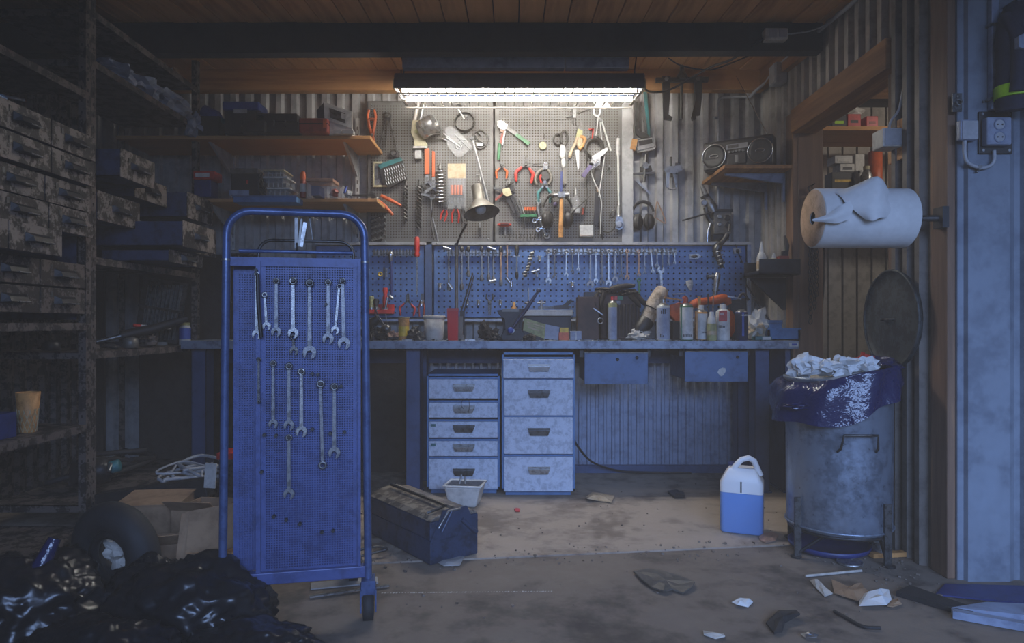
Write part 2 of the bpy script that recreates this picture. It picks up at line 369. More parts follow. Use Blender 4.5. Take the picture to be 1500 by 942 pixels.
S('trim_6', 'wood_z', ('box', XR - .012, 2.585, 0, XR + .02, 2.688, 2.48), label='timber corner post', bevel=.004)
# rough doorway to the store room in the right wall
door = bpy.data.objects.new('door_1', None); COL.objects.link(door); door.location = (XR, 3.45, 0); door['kind'] = 'structure'
S('jamb', 'wood_z', ('box', XR - .03, 3.962, 0, XR + .145, 4.06, 2.20), parent=door, bevel=.004)
S('header', 'wood_y', ('box', XR - .045, 2.95, 2.07, XR + .10, 3.958, 2.205), parent=door, bevel=.004)
S('jamb', 'wood_z', ('box', XR + .01, 2.987, 0, XR + .12, 3.03, 2.07), parent=door)
# store room behind it
S('wall_store_back', 'black_metal', ('box', 1.78, 4.86, 0, 3.3, 4.9, 2.7)); sb = bpy.data.objects['wall_store_back']
for i in range(13):
    S('plank', 'plaster', ('box', 1.83 + i * .103, 4.83, 0, 1.83 + i * .103 + .09, 4.858, 2.5), parent=sb, bevel=.003)
S('wall_store_right', 'shelf_steel', ('box', 3.2, 2.66, 0, 3.3, 4.9, 2.7))

# added scattering volume over the whole bay: lifts the blacks to grey
hz = bpy.data.materials.new('haze'); hz.use_nodes = True; nt = hz.node_tree; nt.nodes.remove(nt.nodes['Principled BSDF'])
vn = nt.nodes.new('ShaderNodeVolumeScatter'); vn.inputs['Density'].default_value = HAZE; vn.inputs['Color'].default_value = (1, .76, .52, 1); vn.inputs['Anisotropy'].default_value = 0
nt.links.new(vn.outputs[0], nt.nodes['Material Output'].inputs['Volume']); MATS['haze'] = hz
if HAZE: T('haze', 'added thin haze filling the whole workshop to lift its blacks', 'haze', [P(None, 'haze', ('box', XL - .3, -2.3, -.3, 4.5, 5.4, 3.2))], kind='stuff')
# ================================================================== LAMP, BOARDS, BENCH
B = sheet
# workshop strip light: its tubes light the bench
def lamp():
    x0, x1 = -.649, .731
    def hood(g):
        o = [(3.745, 2.266), (3.75, 2.31), (3.785, 2.357), (3.98, 2.357), (4.085, 2.332)]; i_ = [(3.751, 2.267), (3.756, 2.307), (3.789, 2.351), (3.978, 2.351), (4.079, 2.332)]
        sec = o + i_[::-1]; n = len(sec)
        g.add([(x, a, b) for x in (x0, x1) for a, b in sec], [(k, (k + 1) % n, n + (k + 1) % n, n + k) for k in range(n)])
        for xa in (x0, x1 - .004):
            e = [(3.747, 2.325), (3.785, 2.357), (3.98, 2.357), (4.06, 2.335)]
            g.add([(x, a, b) for x in (xa, xa + .004) for a, b in e], [tuple(range(4)), tuple(range(7, 3, -1))] + [(k, (k + 1) % 4, 4 + (k + 1) % 4, 4 + k) for k in range(4)])
    def refl(g):
        i_ = [(3.754, 2.270), (3.76, 2.304), (3.793, 2.346), (3.975, 2.346), (4.076, 2.333)]
        g.add([(x, a, b) for x in (x0 + .008, x1 - .008) for a, b in i_], [(k, k + 1, 6 + k, 5 + k) for k in range(4)])
    def guard(g):
        n = 25; q = lambda x, y: x * (1 - (y - 3.75) * .07)
        for k in range(n + 1):
            x = x0 + .01 + (x1 - x0 - .02) * k / n; g.tube([(x, 3.745, 2.264), (q(x, 4.09), 4.09, 2.276)], .004, 6)
        for y in (3.745, 3.83, 3.95, 4.09): g.tube([(q(x0, y), y, 2.262), (q(x1, y), y, 2.262)], .0042, 6)
        for x in (x0, x1): g.tube([(x, 3.748, 2.31), (x, 3.745, 2.264), (q(x, 4.09), 4.09, 2.276), (q(x, 4.09), 4.09, 2.332)], .004, 5)
    T('strip_light', 'long fluorescent strip light with dark blue hood hanging over the workbench', 'lamp', [
        P('hood', 'hood_navy', hood),
        P('reflector', 'reflector', refl),
        P('tube', 'tube_glow', ('cyl', (x0 + .03, 3.86, 2.292), (x1 - .03, 3.86, 2.292), .014)),
        P('tube', 'tube_glow', ('cyl', (x0 + .03, 4.0, 2.287), (x1 - .03, 4.0, 2.287), .014)),
        P('wire_guard', 'lamp_grey', guard),
        P('hook', 'black_metal', ('wire', [(x1 - .03, 3.9, 2.357), (x1 - .03, 3.9, 2.42), (x1 - .02, 3.9, 2.50), (x1 - .02, 3.9, 2.572)], .004)),
        P('hook', 'black_metal', ('wire', [(x0 + .03, 3.9, 2.357), (x0 + .03, 3.9, 2.42), (x0 + .02, 3.9, 2.50), (x0 + .02, 3.9, 2.572)], .004)),
        P('bracket', 'galv_blue', ('box', x1 - .06, 3.88, 2.358, x1 + .01, 3.96, 2.37), ('box', x1 + .001, 3.85, 2.29, x1 + .012, 3.96, 2.37)),
    ])
lamp()
T('sheet_metal_duct', 'grey blue sheet metal duct fixed behind the pale timber strip above the strip light', 'duct', [
    P('casing', 'galv_blue', ('box', -.602, 3.74, 2.372, .29, 3.80, 2.555), bevel=.004), P('casing', 'galv_blue', ('box', .294, 3.74, 2.372, .643, 3.80, 2.555), bevel=.004)])

# grey finely perforated board in two sheets, each with holes through it
d = 4.42; m = B(d)
T('grey_pegboard', 'pale grey perforated tool board, wide half reaching to the wall shelves', 'pegboard', [
    P('panel', 'pegboard_grey', perf(538, 148, 723, 355, 4.0, 1.15, 0, 3)), P('backing', 'hole_dark', ('box', 540, 150, -6, 721, 353, -4)),
    P('screw', 'steel', ('ell', (544, 153, .5), 1.3, 1.3, 1)), P('screw', 'steel', ('ell', (715, 350, .5), 1.3, 1.3, 1))], m)
T('grey_pegboard', 'pale grey perforated tool board behind the hammers and ear defenders', 'pegboard', [
    P('panel', 'pegboard_grey', perf(724.5, 148, 912, 355, 4.0, 1.15, 0, 3)), P('backing', 'hole_dark', ('box', 727, 150, -6, 910, 353, -4)),
    P('edge_strip', 'galv', ('box', 911, 148, -3, 927, 356, 2))], m)
d = 4.37; m = B(d)
T('blue_pegboard', 'blue steel tool board with square-set holes, narrow one beside the rack', 'pegboard', [
    P('panel', 'pegboard_blue', perf(462, 360, 622, 466, 8.2, 1.45, 0, 3, 3)), P('backing', 'hole_dark', ('box', 462, 361, -6, 621, 465, -4)),
    P('frame_rail', 'galv', ('box', 462, 355, -6, 624, 359, 4)), P('frame_rail', 'galv_blue', ('box', 462, 467, -6, 624, 471, 3)),
    P('frame_post', 'bench_blue', ('box', 623, 359, -6, 633, 488, 3))], m)
T('blue_pegboard', 'long blue steel tool board carrying spanner rails behind the bench', 'pegboard', [
    P('panel', 'pegboard_blue', perf(635, 360, 1093, 466, 8.2, 1.45, 0, 3, 3)), P('backing', 'hole_dark', ('box', 636, 361, -6, 1092, 465, -4)),
    P('frame_rail', 'galv', ('box', 633, 355, -6, 1099, 359, 4)), P('frame_rail', 'galv_blue', ('box', 633, 467, -6, 1099, 471, 3)),
    P('frame_post', 'galv_blue', ('box', 1094, 356, -6, 1099, 490, 3)), P('screw', 'steel', ('ell', (640, 357, 4), 1.2, 1.2, 1))], m)

# the bench: top, legs, apron drawers
def hang(x0, x1, zt, zb, y, lab, extra):
    return P('drawer', 'hang_drawer', ('box', x0, y, zb, x1, y + .012, zt), label=lab, bevel=.002, sub=[
        P('box', 'hang_drawer', ('box', x0 + .01, y + .012, zb + .01, x0 + .014, y + .40, zt - .01), ('box', x1 - .014, y + .012, zb + .01, x1 - .01, y + .40, zt - .01), ('box', x0 + .01, y + .012, zb + .01, x1 - .01, y + .40, zb + .014), ('box', x0 + .01, y + .396, zb + .01, x1 - .01, y + .40, zt - .01)),
        P('runner', 'black_metal', ('box', x0 - .025, y + .03, zt - .03, x0 - .002, y + .38, .825)), P('runner', 'black_metal', ('box', x1 + .002, y + .03, zt - .03, x1 + .02, y + .38, .825)),
        P('lip', 'steel_dark', ('box', x0, y - .006, zt - .006, x1, y, zt)), *extra])
def foot(x, y0=3.9, y1=4.0, w=.085):
    return [('box', x - w / 2, y0, .012, x + w / 2, y0 + .004, .82), ('box', x - w / 2, y0, .012, x - w / 2 + .004, y1, .82), ('box', x + w / 2 - .004, y0, .012, x + w / 2, y1, .82), ('box', x - w / 2 - .01, y0 - .01, .003, x + w / 2 + .01, y1, .012)]
T('workbench', 'long steel topped workbench with blue legs below the tool boards', 'workbench', [
    P('worktop', 'bench_steel', ('box', -1.86, 3.83, .826, 1.61, 4.36, .872), bevel=.003),
    P('leg', 'bench_blue', *foot(-.565)), P('leg', 'bench_blue', *foot(1.43)), P('leg', 'bench_blue', *foot(-1.79)),
    P('leg', 'bench_blue', *foot(1.575, 3.9, 4.3, .035)), P('leg', 'bench_blue', *foot(-.565, 4.2, 4.3)), P('leg', 'bench_blue', *foot(1.43, 4.2, 4.3)),
    P('back_rail', 'bench_blue', ('box', -1.84, 4.30, .72, 1.55, 4.32, .80)),
    P('maker_plate', 'white', ('box', 1.555, 3.826, .84, 1.605, 3.83, .862), sub=[P('emblem', 'case_blue', ('box', 1.568, 3.825, .846, 1.597, 3.826, .857))]),
    hang(.411, .771, .807, .625, 3.87, 'empty fronted blue drawer hanging under the bench beside the grey drawer unit', [
    P('lock', 'black_metal', ('lathe', (.598, 3.87, .765), (0, -1, 0), [(.009, 0), (.009, .004), (.004, .006)])), P('lock', 'black_metal', ('lathe', (.708, 3.87, .775), (0, -1, 0), [(.009, 0), (.009, .004), (.004, .006)]))]),
    hang(.985, 1.345, .813, .637, 3.89, 'blue drawer hanging under the bench with a torn white sticker', [
    P('lock', 'black_metal', ('lathe', (1.285, 3.89, .778), (0, -1, 0), [(.009, 0), (.009, .004), (.004, .006)])),
    P('sticker', 'white', lambda g: g.add([(1.17 + x, 3.8893, .69 + z) for x, z in ((0, 0), (.01, .02), (.03, .028), (.045, .026), (.048, .008), (.035, -.016), (.02, -.022))], [tuple(range(7))]), label='torn white sticker')]),
])

def handle(cx, y, z, w=.118, mat='chrome'):
    return P('handle', mat, ('box', cx - w / 2, y - .016, z + .004, cx + w / 2, y - .001, z + .009), ('hex8', [(cx - w * .42, y - .016, z - .018), (cx + w * .42, y - .016, z - .018), (cx + w * .42, y - .013, z - .018), (cx - w * .42, y - .013, z - .018)], [(cx - w / 2, y - .018, z + .006), (cx + w / 2, y - .018, z + .006), (cx + w / 2, y - .015, z + .006), (cx - w / 2, y - .015, z + .006)]),
              ('hex8', [(cx - w * .42, y - .014, z - .019), (cx + w * .42, y - .014, z - .019), (cx + w * .42, y - .001, z - .019), (cx - w * .42, y - .001, z - .019)], [(cx - w * .42, y - .014, z - .016), (cx + w * .42, y - .014, z - .016), (cx + w * .42, y - .001, z - .016), (cx - w * .42, y - .001, z - .016)]), ('box', cx - w / 2 - .004, y - .003, z + .01, cx + w / 2 + .004, y, z + .022))
def cabinet(x0, x1, y, zt, rows, lab, hmats, pulls={}):
    parts = [P('body', 'cab_blue', ('box', x0, y, .03, x0 + .01, y + .42, zt), ('box', x1 - .01, y, .03, x1, y + .42, zt), ('box', x0, y, zt - .012, x1, y + .42, zt), ('box', x0, y + .40, .03, x1, y + .42, zt), ('box', x0, y, .03, x1, y + .42, .045), ('box', x0 + .02, y + .03, .003, x1 - .02, y + .38, .03)),
             P('inside', 'hole_dark', ('box', x0 + .01, y + .03, .05, x1 - .01, y + .04, zt - .02))]
    for i, (a, b) in enumerate(rows):
        pl = pulls.get(i, 0); yy = y - .006 - pl; e = .004 if pl else -.0
        sub = [handle((x0 + x1) / 2 + .003, yy, a + (b - a) * (.55 if b - a < .17 else .60), mat=hmats[i])]
        if (x0 < -.4 and i in (1, 2)): sub.append(P('marking', 'teal', ('box', x0 + .022, yy - .001, b - .028, x0 + .05, yy, b - .013)))
        parts.append(P('drawer', 'drawer_face', ('box', x0 + .012 - e, yy, a, x1 - .012 + e, yy + .018, b), *((('box', x0 + .02, yy, a + .01, x1 - .02, y + .3, a + .014), ('box', x0 + .02, yy, a + .01, x0 + .024, y + .3, b - .01), ('box', x1 - .024, yy, a + .01, x1 - .02, y + .3, b - .01)) if pl else ()), sub=sub, bevel=.003))
        parts.append(P('drawer_lip', 'cab_blue', ('box', x0 + .012, y + .002, b + .001, x1 - .012, y + .02, b + .011)))
    T('drawer_unit', lab, 'cabinet', parts)
cabinet(-.481, -.069, 3.86, .684, [(.035, .205), (.22, .305), (.325, .415), (.437, .522), (.545, .655)], 'lower grey fronted drawer unit with five drawers, pale box standing before it', ['steel_dark', 'steel', 'steel_dark', 'steel', 'steel'])
cabinet(-.056, .352, 3.82, .808, [(.03, .225), (.24, .445), (.455, .655), (.665, .77)], 'taller grey fronted drawer unit with four drawers, top one pulled out a little', ['steel', 'steel_dark', 'steel_dark', 'chrome'], {3: .02})
T('wire_loop', 'thin dark wire loop hooked on a handle of the lower drawer unit', 'wire', [P(None, 'black', ('wire', [(-.27, 3.835, .49), (-.285, 3.83, .51), (-.275, 3.83, .54), (-.245, 3.832, .545), (-.24, 3.832, .50), (-.245, 3.832, .47)], .0015))])
T('floor_cable', 'black cable sagging down the ribbed wall beside the taller drawer unit', 'cable', [P(None, 'black', ('wire', [(.36, 4.0, .30), (.40, 4.2, .22), (.5, 4.3, .10), (.66, 4.38, .03), (.8, 4.4, .012), (1.15, 4.38, .01)], .007))])

# two plank shelves on the back wall with slotted uprights
def wallshelf(zt, y0, xr, lab):
    T('wall_shelf', lab, 'shelf', [P('board', 'wood_x', ('box', -2.35, y0, zt - .022, xr, 4.44, zt), bevel=.003),
        *[P('bracket', 'galv', ('hex8', [(xb - .008, 4.42, zt - .16), (xb + .008, 4.42, zt - .16), (xb + .008, 4.44, zt - .16), (xb - .008, 4.44, zt - .16)], [(xb - .008, y0 + .06, zt - .0225), (xb + .008, y0 + .06, zt - .0225), (xb + .008, 4.44, zt - .0225), (xb - .008, 4.44, zt - .0225)])) for xb in (-1.01, -1.82)]])
wallshelf(2.085, 4.05, -.84, 'upper plank wall shelf holding blue and black cases')
wallshelf(1.712, 4.05, -.80, 'lower plank wall shelf holding clear parts boxes')
for xb, l in ((-1.01, 'slotted white shelf upright near the grey tool board'), (-1.82, 'slotted white shelf upright behind the blue lidded case')):
    T('shelf_upright', l, 'bracket', [P('rail', 'white', ('box', xb - .012, 4.455, 1.45, xb + .012, 4.474, 2.31)), P('slots', 'black', *[('box', xb - .003, 4.4535, 1.48 + k * .05, xb + .003, 4.455, 1.505 + k * .05) for k in range(16)])])

# conduit, junction boxes, cables on the ceiling corner
T('wall_conduit', 'grey conduit bending round the upper back corner and rising along the ceiling', 'conduit', [P('pipe', 'cable', ('tube', [B(4.44)(1052, 345), B(4.44)(1052, 152), *[B(4.44)(a, b) for a, b, _ in arc(1061, 151, 9, 180, 270, 5)], B(4.44)(1098, 142), V((1.56, 4.40, 2.46)), V((1.60, 4.30, 2.49)), V((1.60, 4.12, 2.52)), V((1.612, 3.3, 2.49)), V((1.615, 2.5, 2.47))], .0095)),
    P('clip', 'cable', ('box', 1050 - 4, 168, 0, 1058, 171, 5)) if 0 else P('clip', 'cable', ('box', 1.315, 4.43, 2.30, 1.345, 4.45, 2.315))])
T('junction_box', 'grey junction box on the conduit high on the side wall', 'junction box', [P('case', 'cable', ('box', 1.56, 4.04, 2.40, 1.63, 4.14, 2.52), bevel=.006), P('cover', 'cable', ('box', 1.555, 4.045, 2.405, 1.56, 4.135, 2.515), bevel=.002)])
T('ceiling_socket', 'white socket block fixed to the dark ceiling beam', 'socket', [P('case', 'white', ('box', 1.31, 3.53, 2.44, 1.43, 3.598, 2.50), bevel=.008), P('face', 'cable', ('box', 1.33, 3.525, 2.45, 1.37, 3.53, 2.49), ('box', 1.38, 3.525, 2.45, 1.42, 3.53, 2.49))])
T('lamp_cable', 'dark cable looping from the strip light to the ceiling socket', 'cable', [P(None, 'black', ('wire', [(.74, 3.92, 2.34), (.80, 3.95, 2.31), (.92, 3.97, 2.33), (1.07, 3.95, 2.41), (1.13, 3.85, 2.42), (1.19, 3.70, 2.40), (1.25, 3.59, 2.42), (1.31, 3.56, 2.455)], .006, 6, 8))])
T('ceiling_cable', 'thin cable sagging below the pale timber strip beside the duct', 'cable', [P(None, 'black', ('wire', [(.86, 3.757, 2.43), (.93, 3.757, 2.39), (1.08, 3.757, 2.365), (1.2, 3.757, 2.40), (1.3, 3.757, 2.44)], .004, 6, 8))])
T('corner_cable', 'pale cable running from the ceiling socket to the side wall', 'cable', [P(None, 'cable', ('wire', [(1.43, 3.57, 2.48), (1.55, 3.5, 2.475), (1.62, 3.35, 2.49), (1.625, 2.9, 2.49), (1.625, 2.5, 2.49)], .004, 6, 8))])
# ================================================================== TOOLS ON THE GREY BOARD (drawn at true size on its plane)
m = B(4.418)
def hk(x, y, o=5): return P('hook', 'steel', ('tube', [(x, y - 1, 0), (x, y, o), (x, y - 2.5, o + .6)], .6, 5))
def pliers(name, label, cat, px, py, hx, hy, spread, jaw, hmat, jmat='steel', tilt=0, group=None, jw=3.2, hw=3.4, o=2, md=None):
    """pivot (px,py); handles end about (hx,hy) +- spread; jaws end 'jaw' px beyond the pivot"""
    p = V((px, py)); e = V((hx, hy)); t = (p - e).normalized(); n = V((-t.y, t.x)); parts = []
    for s in (1, -1):
        tip = p + t * jaw + n * s * 1.0; bas = p + n * s * jw * .5
        parts.append(P('jaw', jmat, ('prism', [p + n * s * jw * .75, p + t * jaw * .5 + n * s * jw * .7, tip + n * s * .6, tip - n * s * .8, p + t * jaw * .45 + n * s * .2, p - n * s * .8], o + .2, o + 2.4)))
        k = p - t * 3; a = k - n * s * -2; q = [(p.x + n.x * s * 1.2, p.y + n.y * s * 1.2, o + 1.2)]
        mid = (p + e) / 2 + n * s * spread * 1.05; end = e + n * s * spread * .9; pre = p - t * 4 + n * s * spread * .45
        parts.append(P('handle', hmat, ('tube', curve([(pre.x, pre.y, o + 1.2), ((pre + mid).x / 2, (pre + mid).y / 2, o + 1.2), (mid.x, mid.y, o + 1.2), (end.x, end.y, o + 1.2)], 3), [hw * .42] * 3 + [hw * .55] * 5 + [hw * .5, hw * .35], 8)))
        parts.append(P('arm', jmat, ('bar', tuple(p + n * s * .6), tuple(pre), 3, 2.4, o + .3, o + 2.2)))
    parts.append(P('pivot', 'steel_dark', ('lathe', (px, py, o), (0, 0, 1), [(2.3, 0), (2.3, 2.8), (1.2, 3.3)], 12)))
    return T(name, label, cat, parts, md or m, group)
# -- upper left corner
T('hose_clamp_pliers', 'orange plastic clamp hanging at the top corner of the grey board', 'clamp', [
    P('arm', 'orange', ('tube', [(541, 162, 3), (539, 170, 3), (541, 185, 3), (546, 200, 3), (550, 213, 3)], [1.6, 2, 2.2, 2.6, 1.6], 8)),
    P('arm', 'orange', ('tube', [(549, 162, 3), (551, 172, 3), (549, 186, 3), (546, 200, 3), (541, 212, 3)], [1.6, 2, 2.2, 2.6, 1.6], 8)),
    P('spring', 'orange', ('ring', (545.5, 176, 4), 5, .7, (0, 1, 0), 14)), P('pivot', 'steel', ('lathe', (546, 199, 3), (0, 0, 1), [(2, 0), (2, 3.5), (1, 4)], 10)), hk(545, 160)], m)
T('leg_puller', 'dark three legged puller spreading down from its hub beside the orange clamp', 'tool', [
    P('hub', 'steel_dark', ('lathe', (568, 171, 1), (0, 0, 1), [(5.5, 0), (5.5, 4), (3, 6)], 8), ('box', 563, 171, 1, 573, 177, 5)),
    P('leg', 'steel_dark', ('bar', (565, 176), (557, 214), 2.2, 1.2, 2, 3.5)), P('leg', 'steel_dark', ('bar', (568, 177), (566, 217), 2.2, 1.2, 3, 4.5)), P('leg', 'steel_dark', ('bar', (571, 176), (582, 221), 2.2, 1.2, 2, 3.5)), hk(568, 168)], m)
T('pulley', 'small round black wheel hanging above the drill bit case', 'wheel', [P('tyre', 'black_metal', ('ring', (578, 225, 3), 4.5, 2, (0, 0, 1), 16, 8)), P('hub', 'steel', ('lathe', (578, 225, 1), (0, 0, 1), [(2.4, 0), (2.4, 4)], 10)), P('bracket', 'black_metal', ('box', 571, 227, 1, 585, 231, 4))], m)
def bits(g):
    for r in range(4):
        for k in range(9):
            x = 564.5 + k * 3.3 + r * .8; y = 250 + r * 6 - k * 1.0
            g.tube([(x, y, 9), (x + 1.6, y + 4.2, 8)], .6, 5)
T('drill_bit_case', 'open drill bit case, its rows of small bits showing below a green lid', 'case', [
    P('lid', 'teal', ('prism', [(555, 243), (588, 232), (591, 237), (558, 249)], 2, 8)),
    P('body', 'black_metal', ('prism', [(556, 247), (591, 236), (597, 262), (572, 277), (562, 270)], 2, 7.5)),
    P('bits', 'steel', bits)], m)
T('clear_case', 'shallow clear plastic case hung behind the drill bit case', 'case', [P('tray', 'clear', ('box', 547, 238, .5, 562, 274, 3)), P('rim', 'cream', ('box', 547, 238, .5, 549, 274, 4.5), ('box', 547, 272, .5, 572, 274.5, 4.5), ('box', 547, 238, .5, 560, 240, 4.5)), P('insert', 'steel', ('box', 550, 244, 3, 554, 262, 4.2))], m)
T('lopper_shears', 'black jawed shears with two orange handles lying over the lower shelf end', 'shears', [
    P('blade', 'black_metal', ('prism', [(520, 290), (553, 289), (556, 293), (522, 292)], 24, 27)), P('blade', 'steel_dark', ('prism', [(548, 283), (556, 292), (562, 300), (556, 301), (546, 289)], 23, 26)),
    P('handle', 'orange', ('tube', [(563, 291, 25), (575, 297, 25), (592, 306, 25)], [2.2, 2.8, 1.8], 8)), P('handle', 'orange', ('tube', [(559, 298, 26), (569, 307, 26), (580, 319, 26)], [2, 2.7, 2], 8)),
    P('pivot', 'steel', ('lathe', (557, 296, 24), (0, 0, 1), [(3.2, 0), (3.2, 4), (1, 5)], 12))], m)
def socketset(g):
    for r in range(5):
        for k in range(3): g.cyl((545 + k * 7 + r * .4, 326 + r * 9 + k * -2, 5), (551 + k * 7 + r * .4, 323 + r * 9 + k * -2, 7), 2.2, n=10)
T('socket_roll', 'dark rubber holder packed with short steel bits near the lamp-side corner of the rack', 'tool holder', [P('holder', 'rubber', ('prism', [(543, 322), (560, 316), (566, 322), (560, 352), (545, 366)], .5, 4)), P('bits', 'steel', socketset)], m)
T('auger_bit', 'dark twisted auger bit hanging below the orange handled shears', 'drill bit', [P('flutes', 'steel_dark', ('auger', (595, 272, 4), (594, 326, 4), 2.2, 5, 1.3)), P('shank', 'steel_dark', ('cyl', (595, 265, 4), (595, 274, 4), 1.7))], m)
T('auger_bit', 'longer twisted auger bit hanging beside the adjustable pliers', 'drill bit', [P('flutes', 'steel_dark', ('auger', (615, 272, 4), (614, 336, 4), 2.6, 6, 1.5)), P('shank', 'steel_dark', ('cyl', (615, 264, 4), (615, 274, 4), 2)), hk(615, 264)], m)
# -- ring compressors, bag
T('caulking_tool', 'cream coloured hand tool with two grey tubes rising behind the lamp', 'tool', [
    P('body', 'cream', ('prism', [(605, 178), (618, 178), (619, 200), (627, 214), (626, 216), (608, 216), (607, 206), (603, 196)], 1, 7), bevel=.003),
    P('tube', 'galv_warm', ('cyl', (607, 182, 4), (614, 148, 4), 3)), P('tube', 'steel', ('cyl', (615, 182, 4), (622, 148, 4), 2.6)),
    P('nozzle', 'galv', ('box', 609, 222, 2, 618, 234, 8), ('box', 606, 216, 2, 626, 219, 8)), P('knob', 'olive', ('lathe', (611, 195, 7), (0, 0, 1), [(3, 0), (3, 1)], 10))], m)
def band(g):
    g.lathe((618, 195, 12), (1, -.45, .35), [(13, 0), (13.6, 1), (13.6, 24), (13, 25), (12.4, 24), (12.4, 1), (13, 0)], 28, False)
T('ring_compressor', 'wide polished steel band tool hanging at a slant above the parts bag', 'tool', [P('band', 'steel', band), P('strap', 'chrome', lambda g: g.lathe((623, 192.5, 14), (1, -.45, .35), [(13.9, 0), (13.9, 3)], 28, False)), P('key', 'steel_dark', ('tube', [(630, 205, 20), (642, 200, 18), (646, 201, 14)], 1.3, 6)), hk(625, 158)], m)
T('parts_bag', 'clear plastic bag of steel parts hanging under the two ring tools', 'bag', [P('bag', 'clear', lambda g: g.prism([(652, 190), (662, 186), (690, 212), (692, 218), (676, 231), (668, 230), (656, 216)], 1, 8)),
    P('rod', 'steel', ('tube', [(650, 197, 5), (672, 215, 5)], 1.4, 6)), P('rod', 'steel', ('tube', [(654, 203, 6), (675, 218, 6)], 1.2, 6)), P('rod', 'chrome', ('tube', [(648, 204, 4), (668, 212, 4), (675, 209, 4)], 1.2, 6)),
    P('clip', 'steel', ('ring', (672, 216, 6), 4, 1, (0, 0, 1), 12)), P('clip', 'steel', ('ring', (680, 210, 5), 4, .9, (0, 0, 1), 12)), P('rod', 'steel_dark', ('tube', [(668, 200, 5), (690, 222, 5)], 1, 6))], m)
T('piston_ring_clamp', 'round open steel band hanging from a wire hook above the parts bag', 'tool', [P('band', 'steel_dark', lambda g: g.lathe((681, 181, 1), (0, -.15, 1), [(14.6, 0), (14.6, 9), (13.6, 9), (13.6, 0), (14.6, 0)], 30, False)), P('lever', 'white', ('tube', [(672, 163, 11), (681, 178, 12)], 1.1, 6)), P('hook', 'black_metal', ('ring', (672, 158, 6), 3, .8, (0, 0, 1), 12)), P('screw', 'steel', ('ell', (683, 173, 9), 3, 2, 2))], m)
T('flange_ring', 'thin dark ring gauge hanging beside the desk lamp arm', 'tool', [P('ring', 'steel_dark', ('ring', (703, 205, 3), 11, 1.3, (.15, 0, 1), 24, 6, 1.2)), P('spoke', 'steel', ('tube', [(694, 200, 3), (703, 208, 4), (712, 214, 3)], 1, 5)), P('tab', 'steel', ('box', 699, 211, 2, 707, 215, 5)), P('pin', 'black_metal', ('tube', [(698, 194, 2), (703, 200, 6)], 1.2, 6))], m)
# -- centre left
for i, (xx, yy, w_, lb) in enumerate(((626, 218, 7, 'wide orange handle of a cutter hanging above the silver puller'), (635.5, 222, 4, 'narrow orange handled cutter hanging beside the wide one'))):
    T('orange_cutter', lb, 'cutter', [P('handle', 'orange', ('prism', [(xx - w_ / 2, yy), (xx + w_ / 2, yy + 1), (xx + w_ / 2, yy + 38), (xx - w_ / 2, yy + 39)], 2, 5.5), bevel=.003), P('blade', 'steel', ('prism', [(xx - 2, yy + 38), (xx + 2, yy + 38), (xx + 3, yy + 50), (xx - 3, yy + 52)], 2.6, 4.6)), hk(xx, yy - 2)], m)
T('slide_puller', 'silver puller with folded arms hanging under the orange handled cutters', 'tool', [
    P('arm', 'steel', ('bar', (622, 284), (642, 270), 4, 4, 5, 7)), P('arm', 'chrome', ('bar', (628, 266), (642, 284), 4, 3.4, 3, 5)), P('arm', 'steel_dark', ('bar', (620, 270), (632, 292), 3.4, 3, 2, 4)), P('cross', 'steel', ('bar', (618, 286), (646, 290), 3, 3, 6, 8)),
    P('leg', 'steel', ('tube', [(632, 292, 4), (633, 315, 4), (640, 344, 4), (642, 354, 4)], 1.3, 6)), P('leg', 'steel_dark', ('tube', [(637, 290, 5), (634, 312, 5), (632, 330, 5), (637, 352, 5)], 1.2, 6)), P('nut', 'steel', ('lathe', (634, 290, 3), (0, 0, 1), [(4, 0), (4, 5)], 6))], m)
def coil(g):
    g.tube([(645 + math.cos(a) * 6 + 0, 252 + a * .78, 6 + math.sin(a) * 4) for a in [i * .42 for i in range(140)]][:140], 1.35, 6)
T('coil_spring', 'thick silver coil spring hanging upright beside the blister card', 'spring', [P('coil', 'chrome', coil), P('rod', 'steel_dark', ('cyl', (645, 243, 5), (647, 303, 5), 1.6)), P('tip', 'steel_dark', ('lathe', (645, 249, 5), (0, -1, 0), [(3.5, 0), (3, 4), (.6, 10)], 12))], m)
T('blister_card', 'clear pouch on a pale card holding four orange handled picks', 'pouch', [P('card', 'beige', ('box', 656, 240, .5, 682, 262, 1.5)), P('pouch', 'clear', ('box', 656, 262, .5, 682, 306, 6)), *[P('handle', 'orange', ('cyl', (662 + k * 4.6, 272, 3.4), (662 + k * 4.6, 286, 3.4), 1.9)) for k in range(4)], P('stand', 'black_metal', ('box', 659, 287, 2, 680, 290, 5)), *[P('tip', 'steel', ('cyl', (662 + k * 4.6, 290, 3.4), (662 + k * 4.6, 298, 3.4), .8)) for k in range(4)]], m)
pliers('small_pliers', 'small red handled pliers hanging upside down below the coil spring', 'pliers', 654, 304, 648, 324, 3.6, 11, 'red', 'steel_dark', hw=2.6)
pliers('small_pliers', 'red handled pliers hanging below the pouch of orange picks', 'pliers', 668, 303, 667, 327, 5, 10, 'red', 'steel_dark', hw=2.6)
pliers('small_pliers', 'black handled pliers hanging between the pouch and the desk lamp shade', 'pliers', 678, 304, 681, 326, 3.4, 12, 'black_metal', 'steel_dark', hw=2.6)
T('peg_hook', 'small steel peg hook sticking out beside the desk lamp neck', 'hook', [P(None, 'steel', ('tube', [(697, 257, 1), (704, 257, 3), (704, 268, 6), (700, 268, 9)], .9, 6))], m)
T('putty_knife', 'thin black tool hanging below the desk lamp shade', 'tool', [P('blade', 'black_metal', ('prism', [(700, 334), (705, 334), (705, 346), (702, 348)], 1, 3)), P('tang', 'steel', ('box', 702, 326, 1.4, 704, 335, 2.6))], m)
